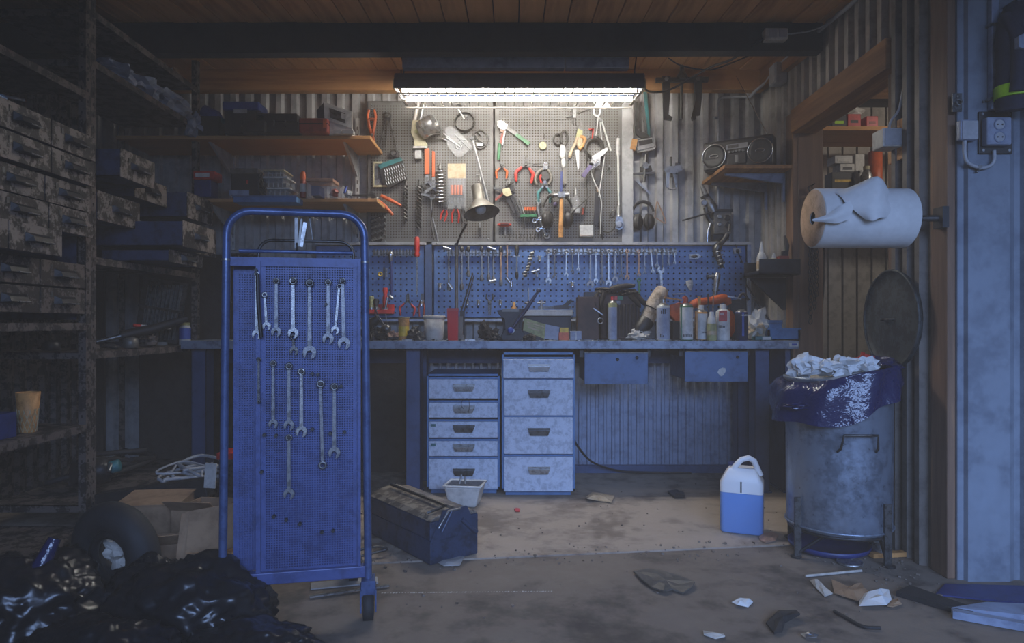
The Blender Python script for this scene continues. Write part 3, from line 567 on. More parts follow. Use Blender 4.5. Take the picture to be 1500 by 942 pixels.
# -- centre
T('claw_hammer', 'claw hammer with a green dipped handle hanging at a slant', 'hammer', [P('head', 'steel', ('prism', [(728, 179), (735, 178), (744, 185), (742, 191), (734, 192), (729, 187)], 1, 7)), P('claw', 'pink', ('prism', [(732, 186), (741, 190), (737, 197), (733, 194)], 2, 6)), P('handle', 'green', ('bar', (741, 188), (775, 212), 4, 5, 2, 5.5)), P('neck', 'steel_dark', ('bar', (736, 185), (756, 198), 4.4, 4.6, 2.2, 6)), hk(738, 181)], m)
T('tinner_snips', 'slim tool with red neck and green handle hanging down from the hammer', 'tool', [P('neck', 'red_brown', ('bar', (737, 192), (733, 212), 3, 3, 1, 4)), P('arm', 'steel', ('bar', (740, 192), (736, 213), 2, 1.6, 2, 4)), P('handle', 'green', ('tube', [(732, 211, 3), (731, 222, 3), (730, 235, 3)], [2, 2.4, 1.8], 8))], m)
pliers('small_pliers', 'short orange handled pliers hanging under the hammer', 'pliers', 735, 243, 735, 262, 7.5, 5, 'orange', 'steel_dark', hw=3)
pliers('combination_pliers', 'long nosed pliers with wide red orange handles', 'pliers', 770, 242, 767, 268, 12, 13, 'red', 'steel_dark', hw=4.6)
T('grey_pliers', 'silver headed pliers with grey handles over a red one, centre of the board', 'pliers', [P('head', 'chrome', ('prism', [(796, 239), (803, 240), (802, 249), (795, 250)], 3, 7)), P('handle', 'lamp_grey', ('tube', curve([(797, 247, 4), (788, 254, 4), (784, 264, 4), (786, 272, 4)], 4), 2.3, 8)), P('handle', 'lamp_grey', ('tube', curve([(800, 247, 4), (806, 256, 4), (807, 264, 4), (804, 271, 4)], 4), 2.3, 8)), P('guard', 'black', ('prism', [(794, 252), (803, 252), (805, 262), (798, 265), (791, 260)], 2, 4.4)), P('grip', 'red', ('tube', [(792, 257, 5), (791, 263, 5), (793, 269, 5)], 1.6, 8)), P('pin', 'steel', ('tube', [(780, 241, 2), (796, 242, 4)], .7, 5))], m)
pliers('teal_pliers', 'teal handled pliers hanging above the curved spanner', 'pliers', 798, 272, 797, 297, 9, 7, 'teal', 'chrome', hw=4.0)
T('rivet_gun', 'black tool with a cream block and splayed levers, left of the red key set', 'tool', [
    P('block', 'cream', ('prism', [(736, 279), (746, 277), (750, 287), (742, 290), (737, 286)], 4, 10)), P('arm', 'steel_dark', ('bar', (722, 276), (738, 280), 3.2, 4, 4, 6)), P('arm', 'red_brown', ('bar', (737, 284), (726, 294), 3, 2.6, 3, 5)), P('arm', 'black_metal', ('bar', (741, 276), (753, 268), 3.2, 2.6, 4, 6)),
    P('head', 'black_metal', ('prism', [(742, 270), (752, 272), (755, 280), (747, 283)], 2, 6)), P('handle', 'black_metal', ('bar', (742, 288), (754, 313), 5.5, 4.5, 2, 6)), P('handle', 'black_metal', ('bar', (749, 288), (760, 318), 3.6, 3, 5, 8)), P('handle', 'steel_dark', ('bar', (752, 285), (765, 316), 1.8, 1.4, 3, 5))], m)
T('hex_key_set', 'row of short red handled bits in a green strip holder', 'tool set', [P('holder', 'green', ('box', 762, 315, 2, 786, 319, 8)), *[P('handle', 'orange', ('cyl', (769 + k * 3, 304, 5), (769 + k * 3, 309, 5), 1.3)) for k in range(6)], *[P('grip', 'black', ('cyl', (769 + k * 3, 309, 5), (769 + k * 3, 315, 5), 1.2)) for k in range(6)], P('bits', 'steel_dark', *[('cyl', (765 + k * 3.5, 319, 5), (765 + k * 3.5, 326, 5), .8) for k in range(6)])], m)
T('pin_punch', 'thin silver punch with a dark tip leaning between two pliers', 'punch', [P('shaft', 'steel', ('cyl', (760, 292, 6), (769, 318, 7), 1)), P('tip', 'steel_dark', ('cyl', (768, 318, 7), (768, 336, 6), .9))], m)
T('red_scraper', 'small red handled scraper at the bottom of the board', 'scraper', [P('handle', 'red', ('ell', (739, 330, 5), 11, 3, 4)), P('slot', 'black', ('box', 733, 328.5, 8, 746, 330, 9.2)), P('stem', 'steel', ('cyl', (740, 333, 4), (740, 345, 4), 1.2))], m)
T('round_disc', 'small round cream disc on the upper grey board', 'disc', [P('disc', 'cream', ('lathe', (795, 214, .5), (0, 0, 1), [(6, 0), (6, 2), (5, 2.8)], 20)), P('nail', 'black_metal', ('tube', [(797, 196, 0), (797, 203, 2)], .6, 5))], m)
T('board_nail', 'lone nail in the grey board right of the hammer', 'nail', [P(None, 'steel_dark', ('tube', [(773.5, 180, 0), (773.5, 184, 3)], .7, 5))], m)
T('tin_snips', 'black looped scissors wrapped with white tape, blades hanging down', 'scissors', [P('bow', 'black', ('ring', (817, 205, 4), 6, 1.4, (0, 0, 1), 16, 6, 1.25)), P('bow', 'black', ('ring', (826, 204, 5), 5, 1.4, (0, 0, 1), 16, 6, 2.1)), P('wrap', 'white', ('ell', (824, 224, 5), 4.6, 11, 4, {'lump': .3, 'seed': 2}), ('ell', (825, 240, 5), 3.4, 9, 3.4, {'lump': .3, 'seed': 5})), P('blade', 'lamp_grey', ('prism', [(824, 248), (829, 248), (829, 270), (825, 271)], 3, 6)), P('blade', 'navy', ('prism', [(821, 252), (824, 252), (823, 292), (820, 286)], 2, 4))], m)
T('secateurs', 'wooden handled secateurs with a grey blade up and a white blade down', 'secateurs', [P('blade', 'steel_dark', ('prism', [(851, 179), (853, 182), (852, 193), (846, 199), (845, 193)], 3, 5)), P('head', 'olive', ('prism', [(846, 190), (853, 193), (852, 203), (843, 202)], 2, 6)), P('handle', 'beige', ('tube', curve([(846, 200, 4), (842, 212, 4), (837, 222, 4), (834, 232, 4)], 4), [2.2] * 8 + [2.4] * 4 + [1.6], 8)), P('handle', 'tan', ('tube', curve([(849, 201, 4), (856, 204, 4), (855, 212, 4), (848, 220, 4)], 4), 2.8, 8)), P('grip', 'beige', ('ell', (849, 210, 4), 5.5, 10, 3)), P('knife', 'white', ('prism', [(843, 221), (848, 221), (848, 246), (846, 252), (843, 226)], 3, 4.6))], m)
T('wire_stripper', 'small silver tool hanging from the lamp-side edge above the scissors', 'tool', [P('body', 'steel', ('bar', (842, 155), (841, 174), 5, 4, 2, 6)), P('tip', 'steel_dark', ('lathe', (841, 172, 4), (0, 1, 0), [(2, 0), (2, 8), (.7, 12)], 8)), P('ears', 'steel', ('bar', (835, 162), (847, 156), 2.4, 2, 3, 5))], m)
T('long_rod', 'thin dark rod held level above the secateurs', 'rod', [P(None, 'steel_dark', ('cyl', (829, 174, 4), (872, 157, 5), 1.1))], m)
T('caliper', 'pale looped caliper with two long thin legs at the top of the board', 'caliper', [P('loop', 'white', ('ring', (874, 164, 5), 5, 1.6, (0, 0, 1), 18, 6, 1.5)), P('head', 'white', ('prism', [(868, 150), (890, 152), (894, 158), (884, 161), (872, 158)], 2, 5)), P('leg', 'white', ('tube', [(876, 172, 4), (872, 205, 4)], 1.1, 6)), P('leg', 'white', ('tube', [(880, 176, 4), (894, 222, 4)], 1.5, 6)), P('leg', 'white', ('tube', [(878, 174, 5), (881, 210, 5)], .9, 6)), P('joint', 'steel', ('ell', (879, 178, 5), 2.4, 2.4, 2))], m)
def loops(g):
    r = random.Random(4)
    for k in range(9): g.ring((870 + r.uniform(-2, 2), 219 + r.uniform(-2, 2), 2 + k), 12 + r.uniform(-2, 2), .95, (r.uniform(-.2, .2), r.uniform(-.2, .2), 1), 22, 5, 1.1)
T('cable_coil', 'coil of black cable hanging on a red hook', 'cable', [P('coil', 'black', loops), P('hook', 'red', ('tube', [(864, 191, 2), (868, 191, 9), (866, 206, 12)], 1.1, 6), ('box', 862, 189, 1, 870, 191, 3)), P('tail', 'black', ('wire', [(859, 228, 4), (858, 260, 4), (860, 285, 4), (857, 305, 4), (853, 315, 4)], .9, 5)), P('plug', 'red_brown', ('cyl', (854, 305, 4), (853, 315, 4), 1.9))], m)
T('dangling_string', 'long white cord dangling around the black cable coil', 'cord', [P(None, 'white', ('wire', [(866, 232, 13), (865, 255, 12), (870, 270, 11), (876, 282, 10), (880, 300, 9), (879, 320, 8), (879, 344, 8)], .8, 5), ('wire', [(884, 232, 12), (881, 255, 11), (878, 275, 10), (876, 290, 10)], .8, 5))], m)
T('locking_pliers', 'silver locking pliers over the black cable coil, purple lever below', 'pliers', [P('jaw', 'steel', ('prism', [(864, 234), (880, 224), (887, 220), (888, 224), (882, 231), (868, 240)], 13, 17)), P('body', 'steel', ('prism', [(866, 234), (878, 232), (877, 244), (868, 250), (862, 244)], 12, 16)), P('handle', 'purple', ('bar', (866, 243), (852, 262), 5.5, 6, 12, 16)), P('lever', 'chrome', ('bar', (874, 240), (864, 252), 3, 2.4, 16, 18)), P('screw', 'steel_dark', ('cyl', (868, 228, 13), (866, 238, 13), 1.4))], m)
T('black_grease_gun', 'black slim air tool hanging point down below the locking pliers', 'tool', [P('body', 'black_metal', ('prism', [(870, 250), (878, 250), (877, 268), (874, 276), (871, 270)], 4, 9)), P('tip', 'pink', ('cyl', (874, 275, 6), (875, 283, 6), 1.2))], m)
T('flat_file', 'broad black file hanging with its tip at the shelf rail', 'file', [P('blade', 'black_metal', ('prism', [(871, 284), (878, 284), (877, 325), (873, 332), (869, 328)], 2, 5)), P('tang', 'steel_dark', ('cyl', (875, 276, 3.4), (875, 286, 3.4), 1.3))], m)
T('bradawl', 'thin black spike hanging below the white cord', 'spike', [P(None, 'black_metal', ('lathe', (878, 318, 5), (.12, 1, 0), [(1, 0), (2.2, 6), (2.2, 16), (.5, 34)], 8))], m)
T('breaker_bar', 'long white handled bar with a ratchet head hanging at the board edge', 'ratchet', [P('grip', 'white', ('cyl', (905, 204, 4), (905, 228, 4), 2.9, 2.6)), P('shaft', 'white', ('cyl', (905, 228, 4), (906, 308, 4), 1.7)), P('collar', 'steel', ('lathe', (906, 302, 4), (0, 1, 0), [(2.4, 0), (3.2, 4), (3.2, 14), (4, 16)], 12)), P('head', 'steel', ('prism', [(903, 316), (909, 316), (912, 326), (911, 335), (906, 338), (901, 335), (901, 325)], 1, 6)), P('knob', 'jacket_grey', ('lathe', (906, 330, 6), (0, 0, 1), [(5, 0), (5, 1.5), (3, 2.4)], 16)), hk(905, 203)], m)
T('wire_hook', 'bent dark wire hook beside the ratchet head', 'hook', [P(None, 'steel_dark', ('wire', [(893, 318, 1), (896, 310, 4), (901, 309, 5), (899, 318, 5), (893, 319, 3)], .8, 5), ('wire', [(884, 339, 3), (890, 341, 4), (898, 336, 5), (903, 324, 5)], .9, 5))], m)
T('cup_hook', 'tiny silver cup hook on bare board left of the long white bar', 'hook', [P(None, 'steel', ('ring', (892, 249, 3), 2.6, .7, (0, 0, 1), 12, 5, 1.4), ('cyl', (892, 244, 0), (892, 244, 4), .8))], m)
def muffs(label, cx, cy, r, cup, md, y2):
    T('ear_defenders', label, 'ear defenders', [P('headband', 'black', ('tube', arc(cx, cy, r, 185, 355, 14, 5), 1.9, 8)), P('band_pad', 'steel_dark', ('tube', arc(cx, cy, r + 1.5, 225, 315, 8, 6.5), 1.4, 6)),
        *[P('ear_cup', 'black_metal', ('ell', (cx + s * cup, y2, 8), 8.5, 12, 7), sub=[P('cushion', 'rubber', ('ring', (cx + s * cup * .75, y2, 8), 7.5, 2.6, (1, 0, .5), 16, 8, 1.3)), P('arm', 'steel', ('tube', [(cx + s * r * .98, cy + 2, 5), (cx + s * (cup + 4), y2 - 8, 10), (cx + s * (cup + 1), y2, 14)], .8, 5))]) for s in (-1, 1)]], md)
muffs('black ear defenders hanging behind the wooden handled hammer', 816, 306, 21, 15, B(4.40), 322)
muffs('black ear defenders hanging on the ribbed wall beside the tool board', 941, 312, 15, 8.5, B(4.465), 326)
T('wooden_hammer', 'small hammer with a plain wooden handle hanging head up', 'hammer', [P('head', 'steel', ('cyl', (809, 290, 20), (832, 289, 20), 3.2), ('box', 816, 285.5, 16, 826, 293.5, 24)), P('peen', 'steel_dark', ('lathe', (810, 290, 20), (-1, 0, 0), [(3.4, 0), (3.4, 3), (2, 4)], 12)), P('handle', 'tan', ('tube', [(821, 291, 20), (821, 310, 20), (820, 335, 20), (820, 350, 20)], [2.6, 2.8, 3.4, 3.4], 10))], m)
def chainsp(g):
    pts = [(789, 297), (787, 306), (790, 318), (793, 330), (797, 340), (801, 346)]
    g.tube([(a, b, 3) for a, b in pts], 2.0, 6, flat=.9)
T('curved_spanner', 'curved steel spanner with ring ends beside the ear defenders', 'spanner', [P('shaft', 'steel', chainsp), P('ring_end', 'steel', ('ring', (789, 296, 3), 3, 1.5, (0, 0, 1), 14)), P('ring_end', 'steel', ('ring', (801, 346, 3), 3.4, 1.5, (0, 0, 1), 14))], m)
for i, (a, b, l) in enumerate(((783, 324, 'upper little ring spanner beside the curved spanner'), (788, 337, 'lower little ring spanner beside the curved spanner'))):
    T('ring_spanner', l, 'spanner', [P(None, 'chrome', ('ring', (a, b, 4), 3, 1.3, (0, 0, 1), 14), ('ring', (a + 8, b - 3, 4), 2.2, 1.1, (0, 0, 1), 14), ('bar', (a + 3, b - 1), (a + 6, b - 2), 2, 2, 3.4, 5))], m)
T('squirt_bottle', 'small clear squirt bottle hanging behind the ear defenders', 'bottle', [P('body', 'clear', ('lathe', (843, 314, 6), (0, -1, 0), [(7, 0), (7.5, 2), (7.5, 14), (5, 22), (2, 26)], 16)), P('liquid', 'white', ('lathe', (843, 313, 6), (0, -1, 0), [(6, 0), (6.6, 2), (6.6, 7)], 16)), P('nozzle', 'steel', ('lathe', (843, 288, 6), (0, -1, 0), [(2, 0), (1.2, 8), (.6, 12)], 8))], m)
T('cross_screwdriver', 'black screwdriver lying at a slant across the squirt bottle', 'screwdriver', [P('shaft', 'steel_dark', ('cyl', (864, 288, 14), (840, 310, 12), 1)), P('handle', 'black', ('tube', [(841, 309, 12), (836, 314, 12), (832, 318, 12)], [1.6, 2.4, 2], 8))], m)
T('paper_block', 'small white block box hanging at the bottom of the board', 'box', [P('box', 'white', ('box', 848, 331, .5, 868, 348, 10), bevel=.004), P('edge', 'paper_core', ('box', 849, 345.5, 10, 867, 346.5, 10.6)), hk(852, 329, 3)], m)
T('purple_clip', 'small purple clip seen inside the ear defenders', 'clip', [P(None, 'purple', ('ell', (813, 300, 4), 3, 3.5, 2))], m)
for k in range(11):
    a = 746 + k * 5.2
    T('wire_peg', 'thin upright wire pegs along the bottom edge of the grey board', 'hook', [P(None, 'steel_dark', ('tube', [(a, 351, 0), (a + .3, 351, 4), (a + .3, 343 + (k % 3), 4.5)], .55, 5))], m, group='wire pegs along the bottom of the grey board')
# -- saws at the right edge of the board and things on the ribbed wall
w = B(4.47)
T('bow_saw', 'silver framed hand saw with a boxed grip hanging over the board edge', 'saw', [
    P('frame', 'steel', ('bar', (916, 152), (921, 218), 3.6, 4, 8, 12)), P('frame', 'chrome', ('bar', (921, 152), (926, 216), 3, 3.4, 9, 13)), P('tape', 'tan', ('box', 922, 207, 7, 930, 223, 14, (0, 0, 12))),
    P('blade', 'steel_dark', ('prism', [(929, 152), (933, 152), (935, 190), (930, 196), (929, 175)], 8, 9)), P('horn', 'black', ('prism', [(929, 187), (934, 196), (944, 198), (949, 203), (938, 206), (930, 200)], 7, 12)),
    P('grip', 'galv', ('prism', [(930, 205), (955, 201), (958, 206), (959, 218), (955, 222), (932, 226), (929, 216)], 6, 9)), P('grip_hole', 'black', ('prism', [(934, 209), (953, 206), (954, 212), (935, 216)], 9, 9.4)), P('grip_rim', 'steel', ('tube', [(931, 207, 9), (954, 203, 9), (957, 217, 9), (933, 223, 9)], 1.2, 6, {'closed': True}))], w)
T('teal_saw', 'teal painted bar hanging from the timber behind the silver saw', 'bar', [P('bar', 'teal', ('bar', (943, 128), (950, 202), 5, 3.4, 4, 6)), P('edge', 'steel', ('bar', (938, 150), (946, 202), 2, 2, 3, 4.4))], w)
T('gear_puller', 'large black gear puller hung on the ledger board, jaws pointing down', 'gear puller', [
    P('screw', 'steel_dark', ('cyl', (996, 100, 12), (995, 178, 12), 2.2)), P('head', 'steel_dark', ('lathe', (996, 122, 12), (0, -1, 0), [(8, 0), (9, 3), (6, 9), (3, 14), (3, 22)], 14)), P('crossbar', 'black_metal', ('bar', (958, 122), (1034, 121), 6, 6, 9, 15)),
    *[P('jaw', 'black_metal', ('prism', [(x - 6, 117), (x + 6, 117), (x + 5, 150), (x + 3, 172), (x + s * 9, 176), (x + s * 8, 180), (x - 3, 178), (x - 4, 150)], 8, 14), sub=[P('bolt', 'steel', ('lathe', (x, 121, 14), (0, 0, 1), [(3, 0), (3, 2)], 8))]) for x, s in ((973, 1), (1019, -1))]], B(4.385))
T('cross_clamp', 'small dark screw clamp with crossbars hanging below the saw', 'clamp', [P('spindle', 'steel_dark', ('cyl', (945, 228, 8), (942, 268, 8), 2.2)), P('crossbar', 'steel_dark', ('bar', (924, 257), (958, 255), 3, 3, 7, 10)), P('nut', 'steel', ('lathe', (944, 245, 4), (0, 0, 1), [(5, 0), (5, 7)], 6)), P('foot', 'black_metal', ('prism', [(936, 246), (952, 244), (954, 252), (937, 253)], 4, 8)), P('lever', 'steel', ('bar', (931, 266), (951, 286), 3.6, 2.4, 6, 9))], w)
T('bearing_puller', 'small two armed puller with a wire loop hanging on the ribbed wall', 'gear puller', [P('yoke', 'steel', ('prism', [(970, 250), (975, 246), (986, 245), (996, 244), (998, 250), (990, 256), (974, 256)], 5, 10)), P('screw', 'black_metal', ('cyl', (981, 232, 8), (981, 262, 8), 1.8)), P('leg', 'galv_blue', ('bar', (977, 254), (976, 276), 4, 3, 5, 9)), P('leg', 'steel', ('bar', (985, 254), (989, 276), 3.4, 2.4, 5, 9)), P('loop', 'steel', ('tube', [(976, 274, 8), (978, 279, 8), (987, 279, 8), (989, 274, 8)], 1, 6)), P('tab', 'steel_dark', ('box', 988, 240, 4, 995, 252, 7))], w)
T('wire_bracket', 'brown bent wire beside the wall ear defenders', 'wire', [P(None, 'pink', ('wire', [(958, 322, 3), (961, 298, 4), (964, 300, 4), (974, 324, 4), (972, 327, 4), (960, 320, 4)], .9, 5, 3))], w)
T('impact_wrench', 'silver air tool with a long dark nozzle hanging under the corner conduit', 'air tool', [
    P('barrel', 'steel', ('lathe', (1036, 300, 12), (-.45, -1, 0), [(7, -14), (8, -4), (6, 4), (4, 12), (3, 26), (2.2, 30)], 14)), P('nozzle', 'steel_dark', ('cyl', (1036, 314, 18), (995, 326, 18), 1.5, 1.2)), P('trigger', 'chrome', ('tube', curve([(1040, 322, 12), (1034, 340, 12), (1033, 358, 12), (1038, 364, 12)], 4), 1.7, 8)),
    P('grip', 'steel_dark', ('tube', curve([(1030, 306, 12), (1034, 320, 12), (1042, 330, 12)], 4), 3.6, 8)), P('knob', 'steel', ('lathe', (1026, 300, 16), (0, 0, 1), [(4, 0), (4, 3)], 10)), P('collar', 'black_metal', ('lathe', (1030, 292, 12), (-.45, -1, 0), [(6.4, 0), (6.4, 4)], 14))], w)
T('air_gauge_box', 'grey box with four round dials on the ribbed wall above the spray gun', 'gauge', [P('case', 'lamp_grey', ('box', 1041, 311, 1, 1066, 345, 16), bevel=.004), P('lid', 'black_metal', ('box', 1040, 309, 0, 1068, 312.5, 18)), *[P('dial', c, ('lathe', (x, y, 16), (0, 0, 1), [(r, 0), (r, 1.5), (r * .7, 2)], 14)) for x, y, r, c in ((1049, 320, 3.4, 'steel'), (1060, 322, 4.6, 'black'), (1049, 331, 3.4, 'steel'), (1060, 332, 4.6, 'black'))], P('base', 'black_metal', ('box', 1041, 345, 1, 1064, 353, 14))], w)
T('air_gun', 'dull steel air gun hanging nose down over the blue board', 'air tool', [P('body', 'steel_dark', ('tube', curve([(1062, 345, 12), (1054, 356, 13), (1047, 364, 13), (1046, 372, 13), (1050, 382, 13), (1054, 394, 13)], 3), [3.6] * 5 + [6] * 3 + [5.4] * 3 + [4.4] * 3 + [3, 2.6], 10)), P('rings', 'steel', *[('ring', (1048 + k * 1.6, 370 + k * 6, 13), 5.8 - k * .6, 1, (.25, 1, 0), 14) for k in range(4)]), P('hose_end', 'black_metal', ('cyl', (1064, 340, 12), (1066, 330, 10), 2))], B(4.36))
T('chisel_holder', 'steel blow gun nozzle hanging below the air gun on the blue board', 'air tool', [P('body', 'steel', ('lathe', (1049, 400, 8), (-.12, 1, 0), [(3, 0), (4.6, 4), (4, 14), (3.4, 24), (2.6, 36)], 12)), P('side_arm', 'steel', ('cyl', (1036, 406, 8), (1048, 404, 8), 2.2)), P('knob', 'steel_dark', ('lathe', (1036, 406, 8), (-1, 0, 0), [(2.8, 0), (2.8, 3)], 10))], B(4.36))

# ================================================================== RAILS AND TOOLS ON THE BLUE BOARD
q = B(4.366)
def rail(x0, x1, y, lab, n):
    T('tool_rail', lab, 'rail', [P('rail', 'steel', ('box', x0, y - 4, 0, x1, y + 4, 1.4), ('box', x0, y - 1, 1.4, x1, y + .6, 6)), P('clips', 'steel_dark', *[('box', x0 + (x1 - x0) * (k + .5) / n - .9, y - 5, 3, x0 + (x1 - x0) * (k + .5) / n + .9, y + 3, 7.5) for k in range(n)])], q)
rail(547, 608, 371, 'short clip rail on the narrow blue board', 13)
rail(655, 749, 371, 'clip rail behind the desk lamp pole holding socket bars', 19)
rail(800, 991, 369, 'long clip rail holding the row of hanging spanners', 30)
ws = [(803, 417, 5, 'o'), (812, 410, 4, 'o'), (829, 407, 3.6, 'o'), (838, 402, 3, 'o'), (846.5, 398, 2.8, 'o'), (864, 423, 6, 'o'), (872, 416, 4, 'o'), (881, 418, 4.2, 'o'), (890.5, 421, 5.4, 'o'), (900, 415, 5, 'o'), (909, 409, 3.6, 'o'), (917.5, 411, 4.2, 'o'), (934.5, 406, 3.2, 'o'), (943, 403, 2.6, 'o'), (952, 401, 3, 'o'), (961, 394, 3.8, 'o'), (969, 399, 2.6, 'o'), (978, 391, 2.4, 'o'), (986.5, 388, 2.4, 'o')]
sp_desc = ['large rusty', 'thin brown', 'bright', 'short brown', 'smallest bright', 'longest, wide jawed', 'slim greenish', 'dark brown', 'broad bright', 'stout greenish', 'slim dark', 'rusty mid-length', 'thin rust-red', 'thin crooked', 'slanting bright', 'thick bright', 'slender dark', 'short grey', 'tiny grey']
for i, (x, y, R, e) in enumerate(ws):
    T('combination_spanner', f'{sp_desc[i]} spanner hanging {ORD[i]} along the long rail, counted from the lamp side', 'spanner', [P(None, 'pink' if 'rust' in sp_desc[i] and i else ('steel_dark' if 'dark' in sp_desc[i] or 'brown' in sp_desc[i] else ('spanner_dull' if i % 2 else 'steel')), ('spanner', (x, 369), (x + (3 if i in (14,) else 0), y - R), 1.4 + R * .18, 1.9 + R * .22, R * .85, 6.5, 1.6))], q, 'spanners on the long rail')
T('adjustable_spanner', 'larger spanner hung under the rail with its shaft ending near the cloth sleeve', 'spanner', [P(None, 'steel', ('jaw', (966, 396), (0, -1), 5, 9, 11), ('bar', (966, 400), (967, 420), 3.4, 3, 9.2, 10.8))], q)
T('combination_spanner', 'green handled spanner shaft hanging below the slim rust-red one', 'spanner', [P(None, 'green', ('bar', (935.5, 412), (936, 432), 3, 2.4, 3, 5), ('ring', (935.5, 411, 4), 2.4, 1, (0, 0, 1), 10))], q)
# socket bars
sk = [(658, 425, 'T handled socket bar hanging first on the short rail', 'T'), (677, 424, 'heavy straight socket bar behind the lamp pole', 'S'), (686.5, 405, 'short socket bar', 'S'), (706, 411, 'slim bright socket bar', 'S'), (716, 411, 'twisted steel socket bar', 'S'), (723, 414, 'cranked T handle bar with a side socket', 'T'), (734, 418, 'brown stained socket bar', 'S')]
for i, (x, y, l, k) in enumerate(sk):
    top = 363 if k == 'S' else 365
    parts = [P('shaft', 'steel' if i != 6 else 'pink', ('cyl', (x, 366, 7), (x, y - 6, 7), 1.2)), P('socket', 'steel', ('lathe', (x, y - 8, 7), (0, 1, 0), [(1.8, 0), (2.5, 2), (2.5, 8), (1.8, 9)], 12))]
    if k == 'T': parts += [P('cross_handle', 'chrome', ('cyl', (x - 8, 363, 8), (x + 3, 367, 8), 2.3)), P('foot', 'chrome', ('cyl', (x - 1, y - 10, 8), (x + 5, y - 1, 8), 2.3) if i == 0 else ('cyl', (x - 5, y - 1, 8), (x + 4, y - 3, 8), 2.3))]
    else: parts.append(P('cap', 'steel_dark', ('lathe', (x, 362, 7), (0, 1, 0), [(1.6, 0), (2.8, 2), (2.4, 6), (1.4, 8)], 10)))
    T('socket_bar', l + (', third on the short rail' if i == 2 else ''), 'socket bar', parts, q, 'socket bars on the short rail')
T('universal_joint', 'jointed socket end hanging at the end of the short rail', 'socket bar', [P('shaft', 'pink', ('cyl', (743, 360, 7), (743, 406, 7), 1)), P('joint', 'chrome', ('cyl', (742, 407, 7), (747, 414, 7), 2.3), ('cyl', (749, 413, 7), (749, 421, 7), 2.2))], q)
T('old_screwdriver', 'dark handled screwdriver hanging between the rails', 'screwdriver', [P('handle', 'steel_dark', ('lathe', (757, 360, 6), (0, 1, 0), [(2, 0), (3, 3), (3, 10), (2, 16)], 10)), P('collar', 'steel', ('bar', (752.5, 375.5), (761.5, 375.5), 1.6, 1.6, 5, 7)), P('shaft', 'steel', ('cyl', (757, 376, 6), (757, 402, 6), 1.1)), P('tip', 'steel_dark', ('lathe', (757, 399, 6), (0, 1, 0), [(2, 0), (2.8, 3), (2.4, 8), (1, 10)], 10))], q)
r = random.Random(8)
T('socket_string', 'string of dark sockets hanging in a bent chain', 'sockets', [P('socket', 'steel_dark' if k % 2 else 'steel', ('cyl', (768 + (10 - k * 1.4 if k < 6 else 0) - 1, 375 + k * 4.2 - (3 if k < 3 else 0), 5), (773 + (10 - k * 1.4 if k < 6 else 0) - 1, 374 + k * 4.2 - (3 if k < 3 else 0), 6), 2.3)) for k in range(8)], q)
def pegsock(x, y, lab, mat='chrome'):
    T('peg_socket', lab, 'socket', [P('socket', mat, ('lathe', (x, y, 6), (0, 1, 0), [(1.8, 0), (1.8, 3), (2.4, 4), (2.4, 8)], 10)), P('holder', 'steel', ('bar', (x - 4, y + 1), (x + 4, y + 1), 1.4, 1.4, 3, 6), ('cyl', (x, y + 1, 0), (x, y + 1, 5), .8))], q, 'single sockets on the blue board')
for x, y, l in ((645, 415, 'single socket on the blue board left of the lamp pole'), (685, 439, 'single dark socket low on the blue board beside the lamp pole'), (701, 439, 'single bright socket between lamp pole and needle pliers'), (733, 439, 'single bright socket between needle pliers and vise'), (753, 443, 'small brownish socket on a peg just above the vise jaws'), (790, 375, 'single short socket beside the socket string'), (838, 413, 'single upright socket under the shortest spanners'), (618, 440, 'single socket at the edge of the narrow blue board')): pegsock(x, y, l)
pliers('needle_pliers', 'needle nosed pliers hanging point down on the blue board', 'pliers', 717.5, 444, 717.5, 430, 4.6, 18, 'steel_dark', 'steel_dark', hw=2, jw=3.4, o=3, md=q)
T('t_key', 'bright little T shaped key on the blue board', 'key', [P('bar', 'chrome', ('cyl', (779, 399, 5), (790, 396, 5), 1.8)), P('stem', 'steel', ('cyl', (785, 398, 5), (787, 406, 5), 1.5))], q)
T('thin_driver', 'thin steel driver hanging above the steel tray', 'driver', [P('shaft', 'steel', ('cyl', (774, 422, 5), (774, 440, 5), 1)), P('handle', 'steel', ('ell', (773, 444, 5), 5, 1.6, 1.8))], q)
T('red_screwdriver', 'long red handled screwdriver hung at the end of the narrow board', 'screwdriver', [P('handle', 'red', ('lathe', (612, 348, 9), (0, 1, 0), [(2.6, 0), (3.9, 2), (3.9, 20), (3, 23), (4.6, 25), (3.4, 29)], 8)), P('shaft', 'steel', ('cyl', (612, 376, 9), (612, 432, 9), .9))], q)
T('tow_bar_tool', 'long dark jointed bar hanging from the narrow board rail', 'bar', [P('shaft', 'navy', ('cyl', (575, 372, 9), (575, 432, 9), 1.8)), P('head', 'chrome', ('lathe', (574, 370, 9), (0, 1, 0), [(3, 0), (4.6, 4), (3, 9), (2.2, 14)], 10)), P('tip', 'steel', ('cyl', (572, 434, 9), (577, 438, 9), 2.2))], q)
pliers('wire_cutters', 'red handled wire cutters hanging by a wide spread on the narrow board', 'pliers', 598, 441, 597, 463, 10.5, 11, 'red', 'steel_dark', hw=2.8, o=4, md=q)
T('side_cutters', 'slim dark red pliers hung at the right of the wire cutters', 'pliers', [P('jaw', 'steel_dark', ('prism', [(617, 430), (621, 430), (621, 440), (617, 440)], 3, 5)), P('handle', 'red_brown', ('tube', [(617, 440, 4), (614, 450, 4), (615, 464, 4)], 1.2, 6)), P('handle', 'red_brown', ('tube', [(620, 440, 4), (622, 450, 4), (621, 464, 4)], 1.2, 6))], q)
